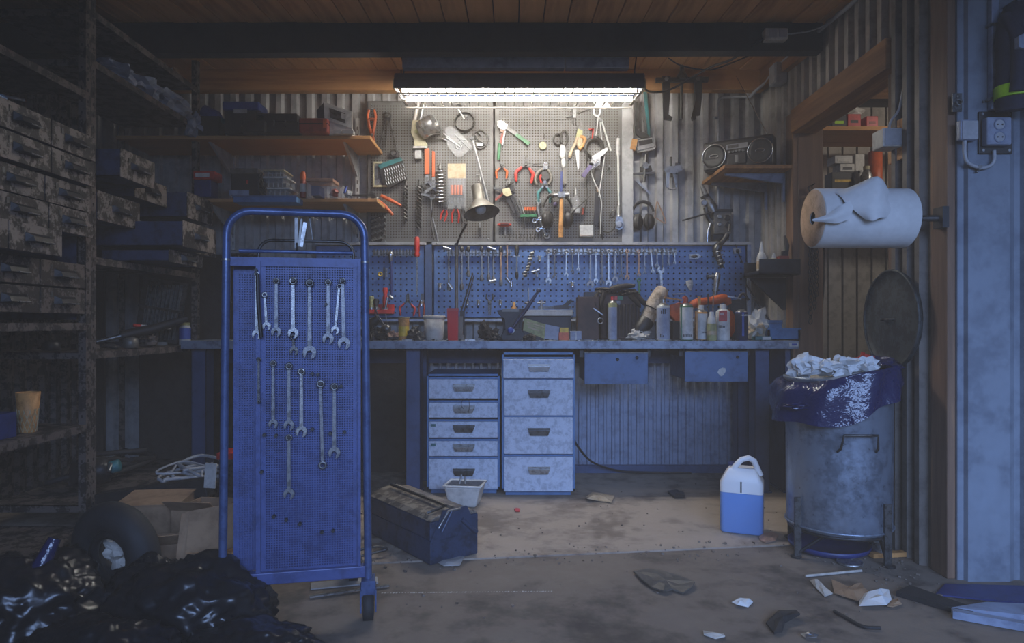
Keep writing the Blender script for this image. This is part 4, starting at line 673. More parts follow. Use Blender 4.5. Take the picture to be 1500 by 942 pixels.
T('key_bunch', 'little bunch of brass and steel keys hanging on the narrow board', 'keys', [P('ring', 'yellow', ('ring', (558, 402, 5), 2.6, 1.1, (0, 0, 1), 12)), P('key', 'steel_dark', ('box', 562, 392, 3, 565, 407, 4)), P('key', 'steel', ('box', 566, 393, 3, 568, 406, 4))], q)
T('steel_bracket', 'small folded steel bracket at the left end of the narrow board', 'bracket', [P(None, 'steel', ('prism', [(536, 392), (542, 394), (541, 404), (536, 402)], 2, 6))], q)
T('red_tool_shelf', 'red wire shelf on the narrow board carrying handles', 'shelf', [P('tray', 'red', ('box', 534, 454, 1, 578, 460, 16), bevel=.003), P('back', 'red', ('box', 534, 446, 1, 578, 455, 2))], q)
for xx, yy, hh, mt, l in ((538, 432, 22, 'red_brown', 'dark red handle standing first on the red shelf'), (546, 434, 20, 'olive', 'dull yellow handle standing on the red shelf'), (566, 421, 32, 'red', 'tall red handled driver standing on the red shelf'), (553, 438, 16, 'black', 'short black handle standing on the red shelf')):
    T('screwdriver', l, 'screwdriver', [P('handle', mt, ('lathe', (xx, 454, 9), (0, -1, 0), [(3, 0), (4, 3), (4, hh - 14), (2.6, hh - 10), (4.4, hh - 4), (3.4, hh)], 10)), P('collar', 'steel', ('lathe', (xx, 453.8, 9), (0, -1, 0), [(4.6, 0), (4.6, 3)], 10))], q)
T('chrome_driver', 'chrome shafted driver leaning out of the red shelf', 'screwdriver', [P('shaft', 'chrome', ('cyl', (571, 436, 18), (568, 452, 18), 1.6)), P('tip', 'steel', ('cyl', (568, 460, 17), (569, 470, 17), .8))], q)
T('swivel_clamp', 'flat silver clamp pinned near the top of the blue board', 'clamp', [P('plate', 'steel', ('prism', [(1009, 373), (1022, 372), (1026, 376), (1020, 380), (1010, 379)], 1, 4)), P('knob', 'steel_dark', ('ell', (1016, 376, 5), 5, 2.4, 2))], q)
T('round_clip', 'small dull clip near the far top corner of the blue board', 'clip', [P('plate', 'steel', ('prism', [(1073, 364), (1084, 364), (1085, 371), (1074, 372)], 1, 4)), P('knob', 'steel_dark', ('ell', (1079, 368, 4), 3, 3, 2)), P('tail', 'steel_dark', ('tube', [(1075, 355, 2), (1080, 370, 4), (1087, 385, 2)], .7, 5))], q)
T('funnel_cup', 'small white funnel clipped to the middle of the blue board', 'funnel', [P(None, 'white', ('lathe', (1008, 411, 6), (.15, 1, 0), [(5, 0), (5, 6), (3.5, 10), (1.2, 15)], 14))], q)
# ================================================================== ON THE BENCH
YB = 499.0
def bb(d): return B(d), 475 + (H - .872) * 1000 / d       # sheet at distance d, and the y of the bench top there
# desk lamp, clamped to the bench
b, y0 = bb(4.12)
T('desk_lamp', 'old jointed desk lamp with a conical shade rising before the boards', 'lamp', [
    P('clamp', 'lamp_grey', ('box', 660, y0 - 34, 0, 678, y0, 6), ('box', 658, y0 - 6, -6, 680, y0, 10)), P('pole', 'lamp_grey', ('cyl', (669, y0 - 20, 3), (669, 358, 3), 2.5)),
    P('arm', 'steel_dark', ('tube', [(669, 360, 3), (676, 344, 10), (685, 330, 18)], 1.6, 8)), P('arm', 'galv', ('tube', [(693, 210, 22), (716, 300, 22)], 1.6, 8)),
    P('joint', 'steel', ('lathe', (693, 209, 19), (0, 0, 1), [(2.6, 0), (2.6, 6)], 10)), P('joint', 'black_metal', ('lathe', (669, 359, 0), (0, 0, 1), [(2.8, 0), (2.8, 6)], 10)),
    P('shade', 'lamp_grey', lambda g: g.lathe((700, 281, 26), (.2, 1, .26), [(7.5, -4), (8, 0), (8, 18), (10, 21), (25, 38), (25.6, 39.5), (24.6, 39), (9.5, 22), (7.3, 19), (7.3, 2)], 28, False), sub=[P('neck_cap', 'lamp_grey', lambda g: g.lathe((700, 281, 26), (.2, 1, .26), [(7.5, -4), (0.1, -4.4)], 28, False)), P('bulb', 'white', ('ell', (706, 314, 46), 8, 8, 8))]),
    P('bracket', 'steel_dark', ('tube', [(716, 299, 22), (711, 304, 26)], 1.8, 6))], b)
# vise
b, y0 = bb(3.98)
T('bench_vise', 'heavy worn black bench vise with a long dark blue lever', 'vise', [
    P('base', 'black_metal', ('prism', [(730, y0), (774, y0), (768, y0 - 10), (760, y0 - 22), (742, y0 - 22), (736, y0 - 10)], -14, 14), bevel=.004),
    P('jaw', 'black_metal', ('prism', [(728, 455), (748, 453), (768, 452), (766, 459), (760, 466), (761, 482), (740, 484), (739, 468), (731, 461)], 2, 16), bevel=.003), P('jaw_back', 'black_metal', ('prism', [(732, 456), (768, 455), (764, 480), (738, 480)], -14, -2)),
    P('anvil_top', 'lamp_grey', ('box', 736, 452.5, 2, 760, 457, 17)), P('spindle', 'steel', ('cyl', (749, 484, -10), (749, 484, 24), 4.6)),
    P('lever', 'hood_navy', ('tube', [(788, 427, 26), (770, 454, 26), (745, 488, 26)], [1.8, 2.8, 2.2], 8), sub=[P('end_knob', 'hood_navy', ('ell', (788, 427, 26), 4, 3, 3)), P('ball', 'case_blue', ('ell', (748, 483.5, 28), 4.6, 4.6, 4.6))])], b)
# left of the vise
def can(d, x0, x1, top, name, lab, cat, body, cap=None, label=None, capr=.5, neck='steel', sub=(), caph=7, extra=(), dome=.86):
    b, y0 = bb(d); r = (x1 - x0) / 2; cx = (x0 + x1) / 2; h = y0 - top - .2; yy = y0 - .2
    bh = h - caph - 4
    parts = [P('body', body, ('lathe', (cx, yy, 0), (0, -1, 0), [(r * .93, 0), (r, 1), (r, bh), (r * .93, bh + 1)], 24))]
    if label: parts[0] = (*parts[0][:3], [P('label', label[0], ('lathe', (cx, yy, 0), (0, -1, 0), [(r * 1.012, bh * label[1]), (r * 1.012, bh * label[2])], 24))] + list(sub), None, 0)
    parts.append(P('shoulder', neck, ('lathe', (cx, yy, 0), (0, -1, 0), [(r * .93, bh + 1), (r * dome, bh + 2.2), (r * .5, bh + 4.2), (r * .34, bh + 5)], 20)))
    if cap: parts.append(P('cap', cap, ('lathe', (cx, yy, 0), (0, -1, 0), [(r * capr, bh + 3.6), (r * capr, bh + caph + 2), (r * capr * .85, bh + caph + 4)], 16)))
    T(name, lab, cat, parts + list(extra), b)
def glyphs(cx, y, w_, h, o, n, seed, mat='black'):          # small print on a tin
    r = random.Random(seed); q_ = []
    for k in range(n):
        x = cx - w_ / 2 + w_ * k / n; q_.append(('box', x, y - h * r.uniform(.6, 1), o, x + w_ / n * .6, y, o + .25))
    return P('lettering', mat, *q_)
can(3.93, 891, 904, 434, 'spray_can', 'slim olive aerosol can with a small red cap before the brown box', 'aerosol can', 'olive', 'red', ('jacket_grey', .02, .9), .4)
can(3.90, 962, 981, 438, 'spray_can', 'white and grey aerosol can standing in front of the cloth sleeve', 'aerosol can', 'white', 'steel', ('jacket_grey', .05, .96), .34, sub=[glyphs(970, 460, 8, 8, 9.4, 3, 1), glyphs(968, 494, 6, 5, 9.3, 3, 2)])
can(3.90, 996, 1015, 436, 'spray_can', 'tall aerosol can with a green rim and green side stripe', 'aerosol can', 'green', 'red_brown', ('white', .03, .97), .3, sub=[glyphs(1005, 493, 13, 5, 9.5, 7, 3), P('stripe', 'green', ('box', 996.3, 446, 0, 999.5, 496, 5.5))], caph=9)
can(3.93, 1018, 1036, 447, 'spray_can', 'white and tan aerosol can right of the green rimmed one', 'aerosol can', 'tan', 'white', ('white', .04, .96), .42, sub=[P('side_print', 'tan', ('box', 1017.8, 456, 0, 1021.5, 496, 6)), glyphs(1030, 488, 8, 3, 9.1, 5, 4)])
b, y0 = bb(3.88)
T('dropper_bottle', 'small straw coloured bottle with a white shoulder between two aerosol cans', 'bottle', [P('body', 'olive', ('lathe', (1042.5, y0 - .2, 0), (0, -1, 0), [(6.8, 0), (7.2, 1), (7.2, 21), (6.4, 25)], 20)), P('label', 'beige', ('lathe', (1042.5, y0 - .2, 0), (0, -1, 0), [(7.35, 8), (7.35, 14)], 20)), P('shoulder', 'white', ('lathe', (1042.5, y0 - .2, 0), (0, -1, 0), [(6.4, 25), (5.6, 32), (3.4, 38), (3.2, 42)], 18)), P('cap', 'purple', ('lathe', (1042.5, y0 - .2, 0), (0, -1, 0), [(2.6, 33), (2.8, 41), (1, 43)], 12))], b)
can(3.90, 1049, 1069, 446, 'spray_can', 'white plastic bottle with a red printed label and pale cap', 'bottle', 'white', 'white', ('white', .03, .97), .5, neck='white', sub=[P('red_print', 'red', ('prism', [(1050.5, 455), (1062, 455), (1062, 471), (1050.5, 471)], 9.2, 10.3), sub=()), glyphs(1054, 462, 6, 4, 10.4, 4, 5, 'white'), glyphs(1055, 480, 9, 4, 10.1, 5, 6)])
can(3.92, 1077, 1095, 447, 'spray_can', 'dark blue black aerosol can nearest the crumpled plastic bag', 'aerosol can', 'navy', None, ('jacket', .02, .97), .5, sub=[P('side_print', 'case_blue', ('prism', [(1084, 458), (1087, 458), (1087, 492), (1084, 492)], 9, 9.35)), glyphs(1087, 463, 10, 3, 9.2, 6, 7, 'white')])
# middle of the bench
b, y0 = bb(4.1)
T('wooden_box', 'dark reddish brown box standing upright behind the olive can', 'box', [P('case', 'wood_brown', ('box', 845, 435, -14, 876, y0 - .2, 12), bevel=.003), P('lid', 'black_metal', ('box', 856, 428, -12, 880, 435, 8)), P('panel', 'wood_brown', ('box', 848, 440, 12, 864, y0 - 5, 12.6)), P('hinge', 'steel', ('bar', (868, 452), (882, 462), 1.6, 1.6, 12, 14), ('ring', (878, 470, 13), 4, .8, (0, 0, 1), 12))], b)
def ribs(g):
    for k in range(9): g.tube([(888 + k * 5.2, 446, 8 + 0), (888 + k * 5.2, y0 - 4, 8)], 1.9, 6)
T('ribbed_case', 'big dark ribbed case with a small red and green badge beside the cloth sleeve', 'case', [P('shell', 'wood_brown', ('box', 879, 430, -18, 936, y0 - .2, 8), bevel=.012), P('ribs', 'cloth_dark', ribs), P('badge', 'red', ('box', 899, 434, 8, 903, 440, 9)), P('badge', 'green', ('box', 903.5, 434, 8, 911, 440, 9)), P('plate', 'steel_dark', ('box', 901, 441, 8.2, 907, 447, 9.2))], b)
T('work_gloves', 'pair of dirty dark gloves flopped over the top of the ribbed case', 'gloves', [P('glove', 'cloth_dark', ('ell', (888, 427, -2), 17, 6, 12, {'lump': .5, 'seed': 3, 'sub': 3}), ('tube', curve([(876, 428, 4), (870, 440, 8), (872, 452, 10)], 3), [4, 4, 4, 3.6, 3.6, 3, 2], 8), ('tube', curve([(884, 428, 8), (880, 444, 10), (882, 456, 11)], 3), [4, 4, 3.6, 3.6, 3, 3, 2], 8), ('tube', curve([(894, 425, 6), (912, 420, 6), (929, 419, 4)], 3), [5, 5, 4.6, 4, 4, 3.4, 2.4], 8)), P('glove', 'cloth_dark', ('ell', (918, 430, 0), 17, 6, 12, {'lump': .5, 'seed': 9, 'sub': 3}), ('tube', curve([(928, 430, 4), (938, 440, 6), (944, 447, 6)], 3), [4.4, 4.4, 4, 4, 3.6, 3, 2], 8), ('tube', curve([(922, 433, 8), (930, 442, 10), (936, 449, 9)], 3), [4, 4, 4, 3.6, 3.4, 3, 2], 8))], b)
T('rag', 'crumpled pale grey rag on the bench right of the ribbed case', 'rag', [P(None, 'plaster', ('ell', (934, y0 - 7, 12), 15, 7, 10, {'lump': .7, 'seed': 5, 'sub': 3}))], b)
T('cloth_sleeve', 'tan cloth sleeve of a work tool leaning against the blue board', 'cloth', [P('sleeve', 'cloth_tan', ('tube', curve([(973, 422, -6), (968, 430, -4), (958, 446, 0), (949, 464, 4), (944, 474, 8)], 4), [6, 9, 10, 10, 10.6, 11, 11, 11.4, 11.4, 11.4, 11, 11, 11, 10.6, 10, 9, 8], 14)), P('boot', 'black', ('tube', curve([(946, 470, 6), (938, 480, 10), (930, 490, 14)], 3), [12, 12, 11, 11, 9, 7, 5], 12)), P('strap', 'black_metal', ('ring', (955, 452, 2), 11.6, .9, (.5, -1, 0), 18))], b)
T('orange_power_tool', 'orange and black hand tool lying behind the row of aerosol cans', 'power tool', [P('housing', 'orange', ('prism', [(981, 447), (996, 443), (1006, 452), (1004, 470), (992, 474), (980, 462)], -10, 6), bevel=.006), P('handle', 'orange', ('tube', curve([(1010, 448, 0), (1028, 442, 0), (1046, 440, 0), (1062, 437, 0), (1068, 446, 0)], 4), [5, 6, 7, 7, 6, 6, 6, 6, 7, 7, 7, 7, 6, 6, 6, 5, 4], 10)), P('motor', 'black', ('box', 984, 470, -10, 1012, y0 - .3, 8), bevel=.008), P('grip', 'orange', ('ell', (1068, 474, -4), 12, 22, 8)), P('bar', 'tan', ('bar', (972, 436), (997, 440), 2.6, 2, 6, 9)), P('belt', 'black_metal', ('box', 1012, 480, -10, 1066, y0 - .3, 4), bevel=.01), P('tap', 'red_brown', ('lathe', (1003, 452, 2), (0, -1, 0), [(3, 0), (4.5, 6), (2, 12), (5, 16), (1, 19)], 10)), P('crank', 'steel', ('tube', [(984, 431, 2), (1003, 430, 2), (1003, 440, 2)], .9, 6))], b)
T('wood_stick', 'short pale stick standing up behind the white and tan can', 'stick', [P(None, 'tan', ('box', 1023, 434, -4, 1027, y0 - .3, -1))], bb(4.0)[0])
T('thin_rods', 'two thin dark rods standing up behind the straw coloured bottle', 'rods', [P('rod', 'black_metal', ('cyl', (1037, 430, 0), (1040, y0 - .3, 0), 1.1)), P('rod', 'pink', ('cyl', (1045, 432, 0), (1043, y0 - .3, 0), .9))], bb(4.0)[0])
T('chrome_spanner', 'bright spanner and black tool resting high above the dark can', 'spanner', [P('shaft', 'chrome', ('bar', (1064, 434), (1084, 438), 2.6, 2, 4, 6)), P('head', 'black_metal', ('tube', curve([(1080, 438, 2), (1088, 430, 2), (1096, 440, 2)], 4), 2, 6)), P('body', 'black_metal', ('prism', [(1070, 440), (1094, 436), (1098, y0 - .3), (1074, y0 - .3)], -14, -2), bevel=.006)], b)
bb4 = bb(4.02)
T('plastic_bag', 'crumpled cloudy plastic bag of small parts near the bench corner', 'bag', [P('bag', 'white', ('ell', (1107, 476, -2), 15, 19, 13, {'lump': .8, 'seed': 11, 'sub': 3})), P('contents', 'beige', ('ell', (1108, 484, 3), 14, 12, 12, {'lump': .7, 'seed': 14, 'sub': 3})), P('twist', 'white', ('ell', (1112, 463, 2), 5, 6, 4, {'lump': .8, 'seed': 4}))], bb4[0])
T('flat_tin', 'small flat dark tin with a blue label beside the plastic bag', 'tin', [P('body', 'teal', ('box', 1098, bb4[1] - 6, 10, 1122, bb4[1] - .3, 24), bevel=.003), P('label', 'white', ('box', 1108, bb4[1] - 5.4, 24, 1120, bb4[1] - 1, 24.3))], bb4[0])
b, y0 = bb(3.95)
T('blue_tray', 'blue steel tray box at the end of the bench', 'tray', [P('tray', 'cab_blue', ('box', 1124, 482, 0, 1171, y0 - .3, 3), ('box', 1124, 482, -40, 1171, y0 - .3, -37), ('box', 1124, 482, -40, 1127, y0 - .3, 3), ('box', 1168, 482, -40, 1171, y0 - .3, 3), ('box', 1124, y0 - 2, -40, 1171, y0 - .3, 3)), P('rim', 'cab_blue', ('box', 1123, 480.5, 3, 1172, 483, 4.5))], b)
T('blue_parts_box', 'little blue box with ridged lid standing in the blue tray', 'box', [P('box', 'cab_blue', ('box', 1129, 474, -16, 1147, y0 - 2.3, -4), bevel=.003), P('lid', 'hang_drawer', ('box', 1128, 469, -17, 1148, 474.5, -3), bevel=.002), P('ridge', 'cab_blue', ('box', 1130, 471, -3, 1146, 472, -2.4))], b)
b, y0 = bb(4.0)
T('cardboard_carton', 'olive and grey printed carton lying tilted beside the vise', 'carton', [P('front', 'olive', ('prism', [(768, 466), (799, 475), (797, 496), (766, 484)], 0, 8)), P('end', 'jacket_grey', ('prism', [(799, 475), (819, 479), (817, 498), (797, 496)], 0, 8)), P('print', 'beige', ('prism', [(772, 471), (797, 478.5), (796.8, 480), (772, 472.5)], 8, 8.4), ('prism', [(770, 474), (796, 482), (796, 483), (770, 475)], 8, 8.4), ('prism', [(774, 478), (790, 484), (790, 486), (773, 480)], 8, 8.4)), P('prop', 'black_metal', ('box', 766, 485, 0, 795, y0 - .3, 6))], b)
T('yellow_block', 'small yellow box standing between the carton and the clear block', 'box', [P('box', 'yellow', ('box', 820, 480, 2, 832, 487, 10)), P('base', 'orange', ('box', 818, 487, 2, 833, y0 - .3, 10))], b)
T('clear_block', 'small frosted plastic box with a bright upright edge at the bench front', 'box', [P('box', 'jacket_grey', ('box', 834, 485, 6, 850, y0 - .3, 18), bevel=.002), P('edge', 'white', ('box', 841.6, 485, 18, 842.8, y0 - .3, 18.6))], b)
b4, yb4 = bb(4.25)
T('steel_tray_rack', 'pale steel ledge box carrying clamps, standing behind the carton', 'tool tray', [P('tray', 'galv', ('box', 764, 456, -10, 838, 463, 14), bevel=.003), P('leg', 'black_metal', ('box', 768, 463, -8, 836, yb4 - .3, 8)), P('lip', 'galv', ('box', 764, 454, 12, 838, 456, 14)), P('knob', 'lamp_grey', ('box', 838, 464, 0, 845, 467, 6))], b4)
T('bar_clamp', 'dark bar clamp lying on the steel tray rack', 'clamp', [P('bar', 'steel_dark', ('bar', (788, 451), (836, 450), 3, 3, 2, 5)), P('screw', 'steel', ('cyl', (793, 440, 4), (793, 453.8, 4), 1.8), ('cyl', (787, 444, 4), (799, 444, 4), 1.2)), P('jaw', 'black_metal', ('prism', [(810, 448), (824, 447), (836, 438), (838, 442), (832, 448), (834, 453), (812, 453)], 1, 6))], b4)
T('brass_fitting', 'tiny brass fitting standing behind the vise jaws', 'fitting', [P(None, 'tan', ('lathe', (753, 454, 0), (0, -1, 0), [(4, 0), (4, 3), (2, 5), (2, 9), (.8, 12)], 10), ('box', 750, 454, -4, 756, yb4, 0))], b4)
b, y0 = bb(3.95)
T('orange_mug', 'stained yellow and tan tin cup on the bench beside the white bucket', 'cup', [P('cup', 'tan', ('lathe', (591.5, y0 - .3, 0), (0, -1, 0), [(7.4, 0), (7.6, 2), (8, 30), (8.2, 33), (7.4, 33), (6.8, 3)], 22, False)), P('band', 'yellow', ('lathe', (591.5, y0 - .3, 0), (0, -1, 0), [(7.75, 6), (8.05, 20)], 22, False)), P('rim', 'cream', ('ring', (591.5, y0 - 33.4, 0), 8, .7, (0, 1, 0), 22))], b)
b, y0 = bb(3.99)
T('white_bucket', 'dirty white plastic pot with a stubby rim on the bench', 'bucket', [P('pot', 'plaster', ('lathe', (636, y0 - .3, 0), (0, -1, 0), [(12.6, 0), (13.4, 1), (15.2, 33), (14.4, 33), (12.6, 3), (.1, 3)], 28, False)), P('rim', 'plaster', ('lathe', (636, y0 - .3, 0), (0, -1, 0), [(15.2, 30), (16.4, 30), (16.5, 35), (15.4, 35.6), (14.8, 34)], 28, False))], b)
b, y0 = bb(3.94)
T('red_clear_box', 'tall translucent red plastic box at the foot of the desk lamp', 'box', [P('box', 'clear_red', ('prism', [(656, y0 - 45), (672, y0 - 45.5), (671.5, y0 - .3), (657, y0 - .3)], 0, 12)), P('contents', 'black_metal', ('box', 660, y0 - 22, 3, 668, y0 - 2, 9)), P('rim', 'red', ('box', 656, y0 - 47, -.4, 672.4, y0 - 43, 12.6))], b)
T('pry_bar', 'two thin black bars leaning on the blue board beside the lamp pole', 'bar', [P('bar', 'black_metal', ('tube', [(676, 456, 6), (685, 426, 2), (692, 400, -6)], 1.3, 6)), P('bar', 'black_metal', ('tube', [(679, 460, 4), (687, 430, 0), (694, 403, -8)], 1, 6)), P('foot', 'black_metal', ('box', 674, 455, 2, 681, y0 - .3, 8))], bb(4.22)[0])
r = random.Random(21)
junk = [(541, 12, 14, 'black', 'coiled black grinder cord heaped at the rack end of the bench'), (556, 14, 9, 'cloth_dark', 'dark cloth bundle on the bench beside the red shelf'), (573, 13, 7, 'pink', 'crumpled pinkish rag lying before the tin cup'), (606, 10, 11, 'rubber', 'dark glove lump between the tin cup and white pot'), (616, 6, 7, 'lamp_grey', 'grey lump tucked against the white pot'), (710, 9, 13, 'cloth_dark', 'dark brown rag standing up left of the vise'), (723, 9, 8, 'rubber', 'dark coil resting against the vise base'), (776, 8, 5, 'cloth_dark', 'small dark scrap under the tilted carton'), (572, 16, 4, 'black', 'flat black pad at the very edge of the bench')]
for i, (x, rx, ry, mt, l) in enumerate(junk):
    dd = 3.9 + (i % 3) * .05 if i != 7 else 3.9; b, y0 = bb(dd)
    nm = ['cord_heap', 'cloth_bundle', 'rag', 'glove', 'rag', 'rag', 'cord_heap', 'rag', 'pad'][i]
    ops = [('ell', (x, y0 - ry * .8, 0), rx, ry, rx * .8, {'lump': .75, 'seed': i + 20, 'sub': 3})]
    if nm == 'cord_heap': ops += [('wire', [(x + r.uniform(-rx, rx), y0 - 2 - r.uniform(0, ry * 1.6), r.uniform(4, 12)) for _ in range(7)], 1, 5, 4)]
    T(nm, l, nm.split('_')[0] if nm != 'cord_heap' else 'cord', [P(None, mt, *ops)], b)
b, y0 = bb(3.93)
T('angle_grinder', 'black power tool body leaning among the cords at the rack end of the bench', 'power tool', [P('body', 'black', ('tube', curve([(538, 482, 4), (546, 474, 6), (556, 466, 8)], 3), [5, 6, 7, 7, 7, 6, 5], 12)), P('grip', 'black_metal', ('tube', [(545, 480, 6), (548, 489, 8), (549, y0 - .4, 8)], 4, 8)), P('hose', 'steel_dark', ('wire', [(551, 460, 8), (552, 450, 10), (556, 462, 12), (566, 478, 12), (569, 490, 12)], 1, 6))], b)
T('silver_chuck', 'grey steel chuck lying on the dark cloth bundle', 'chuck', [P(None, 'steel_dark', ('lathe', (562, 482, 10), (1, -.1, .2), [(5, 0), (6.5, 3), (6.5, 9), (4, 12)], 14))], b)
for i, (x, y, l_, a, mt, lb) in enumerate(((690, 495, 18, 5, 'steel', 'bright spanner lying flat between red box and vise'), (702, 496.5, 14, -6, 'chrome', 'thin chrome rod lying flat before the vise'), (858, 497, 16, 3, 'steel_dark', 'flat dark strip lying in front of the brown box'), (915, 495, 14, 24, 'steel_dark', 'dark pin lying against the foot of the ribbed case'), (948, 497, 20, 4, 'steel_dark', 'dark flat file lying before the cloth sleeve'), (597, 497, 15, 2, 'steel', 'short steel pin lying in front of the tin cup'))):
    b, y0 = bb(3.87); a = math.radians(a)
    T('loose_tool', lb, 'tool', [P(None, mt, ('box', x - l_ / 2, y0 - 1.9, 2, x + l_ / 2, y0 - .2, 5, (0, math.degrees(a), 0)))], b)
def swarf(g):
    r = random.Random(5)
    for k in range(260):
        x = r.uniform(-.80, 1.45); y = r.uniform(3.85, 4.2); s = r.uniform(.003, .010); g.box(x - s, y - s * .6, .8722, x + s, y + s * .6, .8722 + r.uniform(.002, .010), (0, 0, r.uniform(0, 180)))
T('metal_crumbs', 'nuts, chips and crumbs strewn all over the bench top', 'debris', [P(None, 'steel_dark', swarf)], kind='stuff')

# ================================================================== ON THE WALL SHELVES
def boxp(b, x0, y0, x1, y1, o0, o1): return ('box', x0, y0, o0, x1, y1, o1)
def shy(z, d): return 475 - (z - H) * 1000 / d
d = 4.15; b = B(d); y0 = shy(2.085, d)
T('lidded_case', 'square black case with a bright blue lid and white label on the upper shelf', 'case', [P('body', 'black', ('box', 343, 172, 0, 388, y0 - .2, 34), bevel=.005), P('lid', 'case_blue', ('box', 341, 160, -2, 392, 172, 36), bevel=.006), P('label', 'white', ('box', 357, 171.5, 36, 376, 177, 36.4)), P('handle', 'black_metal', ('box', 387, 174, 6, 395, 178, 28))], b)
T('blue_bottle', 'blue plastic bottle lying at a slant at the dark end of the upper shelf', 'bottle', [P('body', 'case_blue', ('lathe', (303, 166, 16), (1, .52, 0), [(4, 0), (9, 3), (9.5, 24), (6, 30), (3, 32)], 18)), P('cap', 'teal', ('lathe', (303, 166, 16), (1, .52, 0), [(3.6, 31), (3.6, 37)], 14)), P('rest', 'black', ('box', 302, 178, 4, 332, y0 - .2, 26))], b)
T('drill_case', 'long flat black case with latches on the upper shelf', 'case', [P('lower_shell', 'black', ('box', 396, 189, 0, 448, y0 - .2, 36), bevel=.005), P('upper_shell', 'black_metal', ('box', 397, 176.5, 0, 446, 188.5, 35), bevel=.006), P('latch', 'steel_dark', ('box', 413, 187, 36, 415, 196, 37.4), ('box', 429, 187, 36, 431, 196, 37.4))], b)
T('thin_black_case', 'low black case tucked in front of the blue lidded one', 'case', [P('shell', 'black_metal', ('box', 371, 190, 37, 404, shy(2.085, d) + 1.2, 47), bevel=.003), P('latch', 'steel_dark', ('box', 372, 191, 47, 374, 199, 48))], b)
T('red_case', 'flat reddish brown case with rounded corners on the upper shelf', 'case', [P('shell', 'red_brown', ('box', 449, 184, 4, 490, y0 - .2, 38), bevel=.010), P('seam', 'black', ('box', 450, 191.5, 5, 490.6, 192.5, 38.6)), P('latch', 'orange', ('box', 484, 186, 38, 488, 198, 39.5))], b)
T('window_box', 'white carton with a clear window tilted on the upper shelf end', 'carton', [P('front', 'white', ('prism', [(482, 158), (522, 172), (522, 196), (483, 183)], 24, 28)), P('side', 'jacket', ('prism', [(471, 170), (482, 158), (483, 183), (473, 184)], 2, 26)), P('window', 'steel_dark', ('prism', [(490, 167), (513, 175), (513, 189), (491, 181)], 28, 28.5)), P('tag', 'white', ('prism', [(507, 174), (512, 176), (512, 184), (507, 182)], 28.5, 29)), P('base', 'white', ('prism', [(483, 183), (522, 196), (522, y0 - .2), (489, y0 - .2)], 8, 26))], b)
T('small_tins', 'row of small pale tins behind the tilted white carton', 'tins', [P('tin', 'white', ('box', 497, y0 - 5, 29, 508, y0 + .6, 36)), P('tin', 'galv', ('box', 510, y0 - 4, 29, 526, y0 + .6, 36))], b)
d = 4.12; b = B(d); y0 = shy(1.712, d)
T('red_box', 'small red box with a white label at the dark end of the lower shelf', 'box', [P('box', 'red', ('box', 297, 257, 4, 327, 269, 30), bevel=.002), P('label', 'white', ('box', 300, 260, 30, 320, 266, 30.3))], b)
T('blue_box', 'dark blue box under the small red box', 'box', [P(None, 'navy', ('box', 297, 269.3, 2, 321, y0 - .2, 28), bevel=.003)], b)
T('stacked_cases', 'tall dark tool case with a grey lid on the lower shelf', 'case', [P('body', 'black', ('box', 352, 262, 4, 392, y0 - .2, 34), bevel=.005), P('lid', 'lamp_grey', ('box', 351, 254, 2, 391, 262, 34), bevel=.004), P('label', 'galv_blue', ('box', 350, y0 - 8, 34, 378, y0 - 1, 34.6)), P('mark', 'red', ('box', 374, 271, 34, 377, 276, 34.5))], b)
for k, (x0, x1, ya, yb, l) in enumerate(((400, 436, y0 - 11.5, y0 - .2, 'clear parts organiser at the bottom of its stack'), (399, 432, y0 - 27, y0 - 11.8, 'clear parts organiser in the middle of its stack'), (399, 428, y0 - 37, y0 - 27.3, 'clear parts organiser with a yellowed lid on top of its stack'))):
    T('parts_organiser', l, 'box', [P('box', 'clear', ('box', x0, ya + 2, 0, x1, yb, 36), bevel=.003), P('lid', 'white' if k < 2 else 'cream', ('box', x0 - 1, ya, -1, x1 + 1, ya + 2, 37), bevel=.001), P('divider', 'white', *[('box', x0 + (x1 - x0) * q_ / 5 - .4, ya + 2.5, 2, x0 + (x1 - x0) * q_ / 5 + .4, yb - 1, 34) for q_ in range(1, 5)]), P('contents', 'lamp_grey', ('box', x0 + 2, yb - (yb - ya) * .45, 3, x1 - 2, yb - .8, 33))], b, 'clear parts organisers')
T('squeeze_bottle', 'slim bottle with an orange cap and striped label on the lower shelf', 'bottle', [P('body', 'red_brown', ('lathe', (450, y0 - .2, 20), (0, -1, 0), [(4, 0), (4.2, 1), (4.2, 24), (3, 27)], 16)), P('cap', 'orange', ('lathe', (450, y0 - .2, 20), (0, -1, 0), [(3.6, 26), (4, 29), (3.8, 35), (2, 38)], 16)), P('label', 'white', ('lathe', (450, y0 - .2, 20), (0, -1, 0), [(4.35, 8), (4.35, 20)], 16))], b)
T('clear_tub', 'clear tub with a pink lid on the lower shelf', 'tub', [P('tub', 'clear', ('box', 461, 274, 6, 496, y0 - .2, 36), bevel=.003), P('lid', 'pink', ('box', 459, 269, 4, 498, 273.6, 38), bevel=.003), P('contents', 'navy', ('box', 466, 279, 10, 478, y0 - 1, 34))], b)
T('small_tool_heap', 'clutter of small clear and brown bits at the lit end of the lower shelf', 'parts', [P('jar', 'clear', ('lathe', (508, y0 - .2, 22), (0, -1, 0), [(5, 0), (5, 12), (3, 15)], 14)), P('bit', 'red_brown', ('ell', (498, y0 - 5, 30), 6, 5, 5, {'lump': .6, 'seed': 2})), P('bit', 'galv', ('ell', (516, y0 - 5, 26), 5, 5, 5, {'lump': .6, 'seed': 3})), P('tube', 'case_blue', ('cyl', (513, y0 - 4, 34), (515, y0 - 14, 32), 1.6))], b)
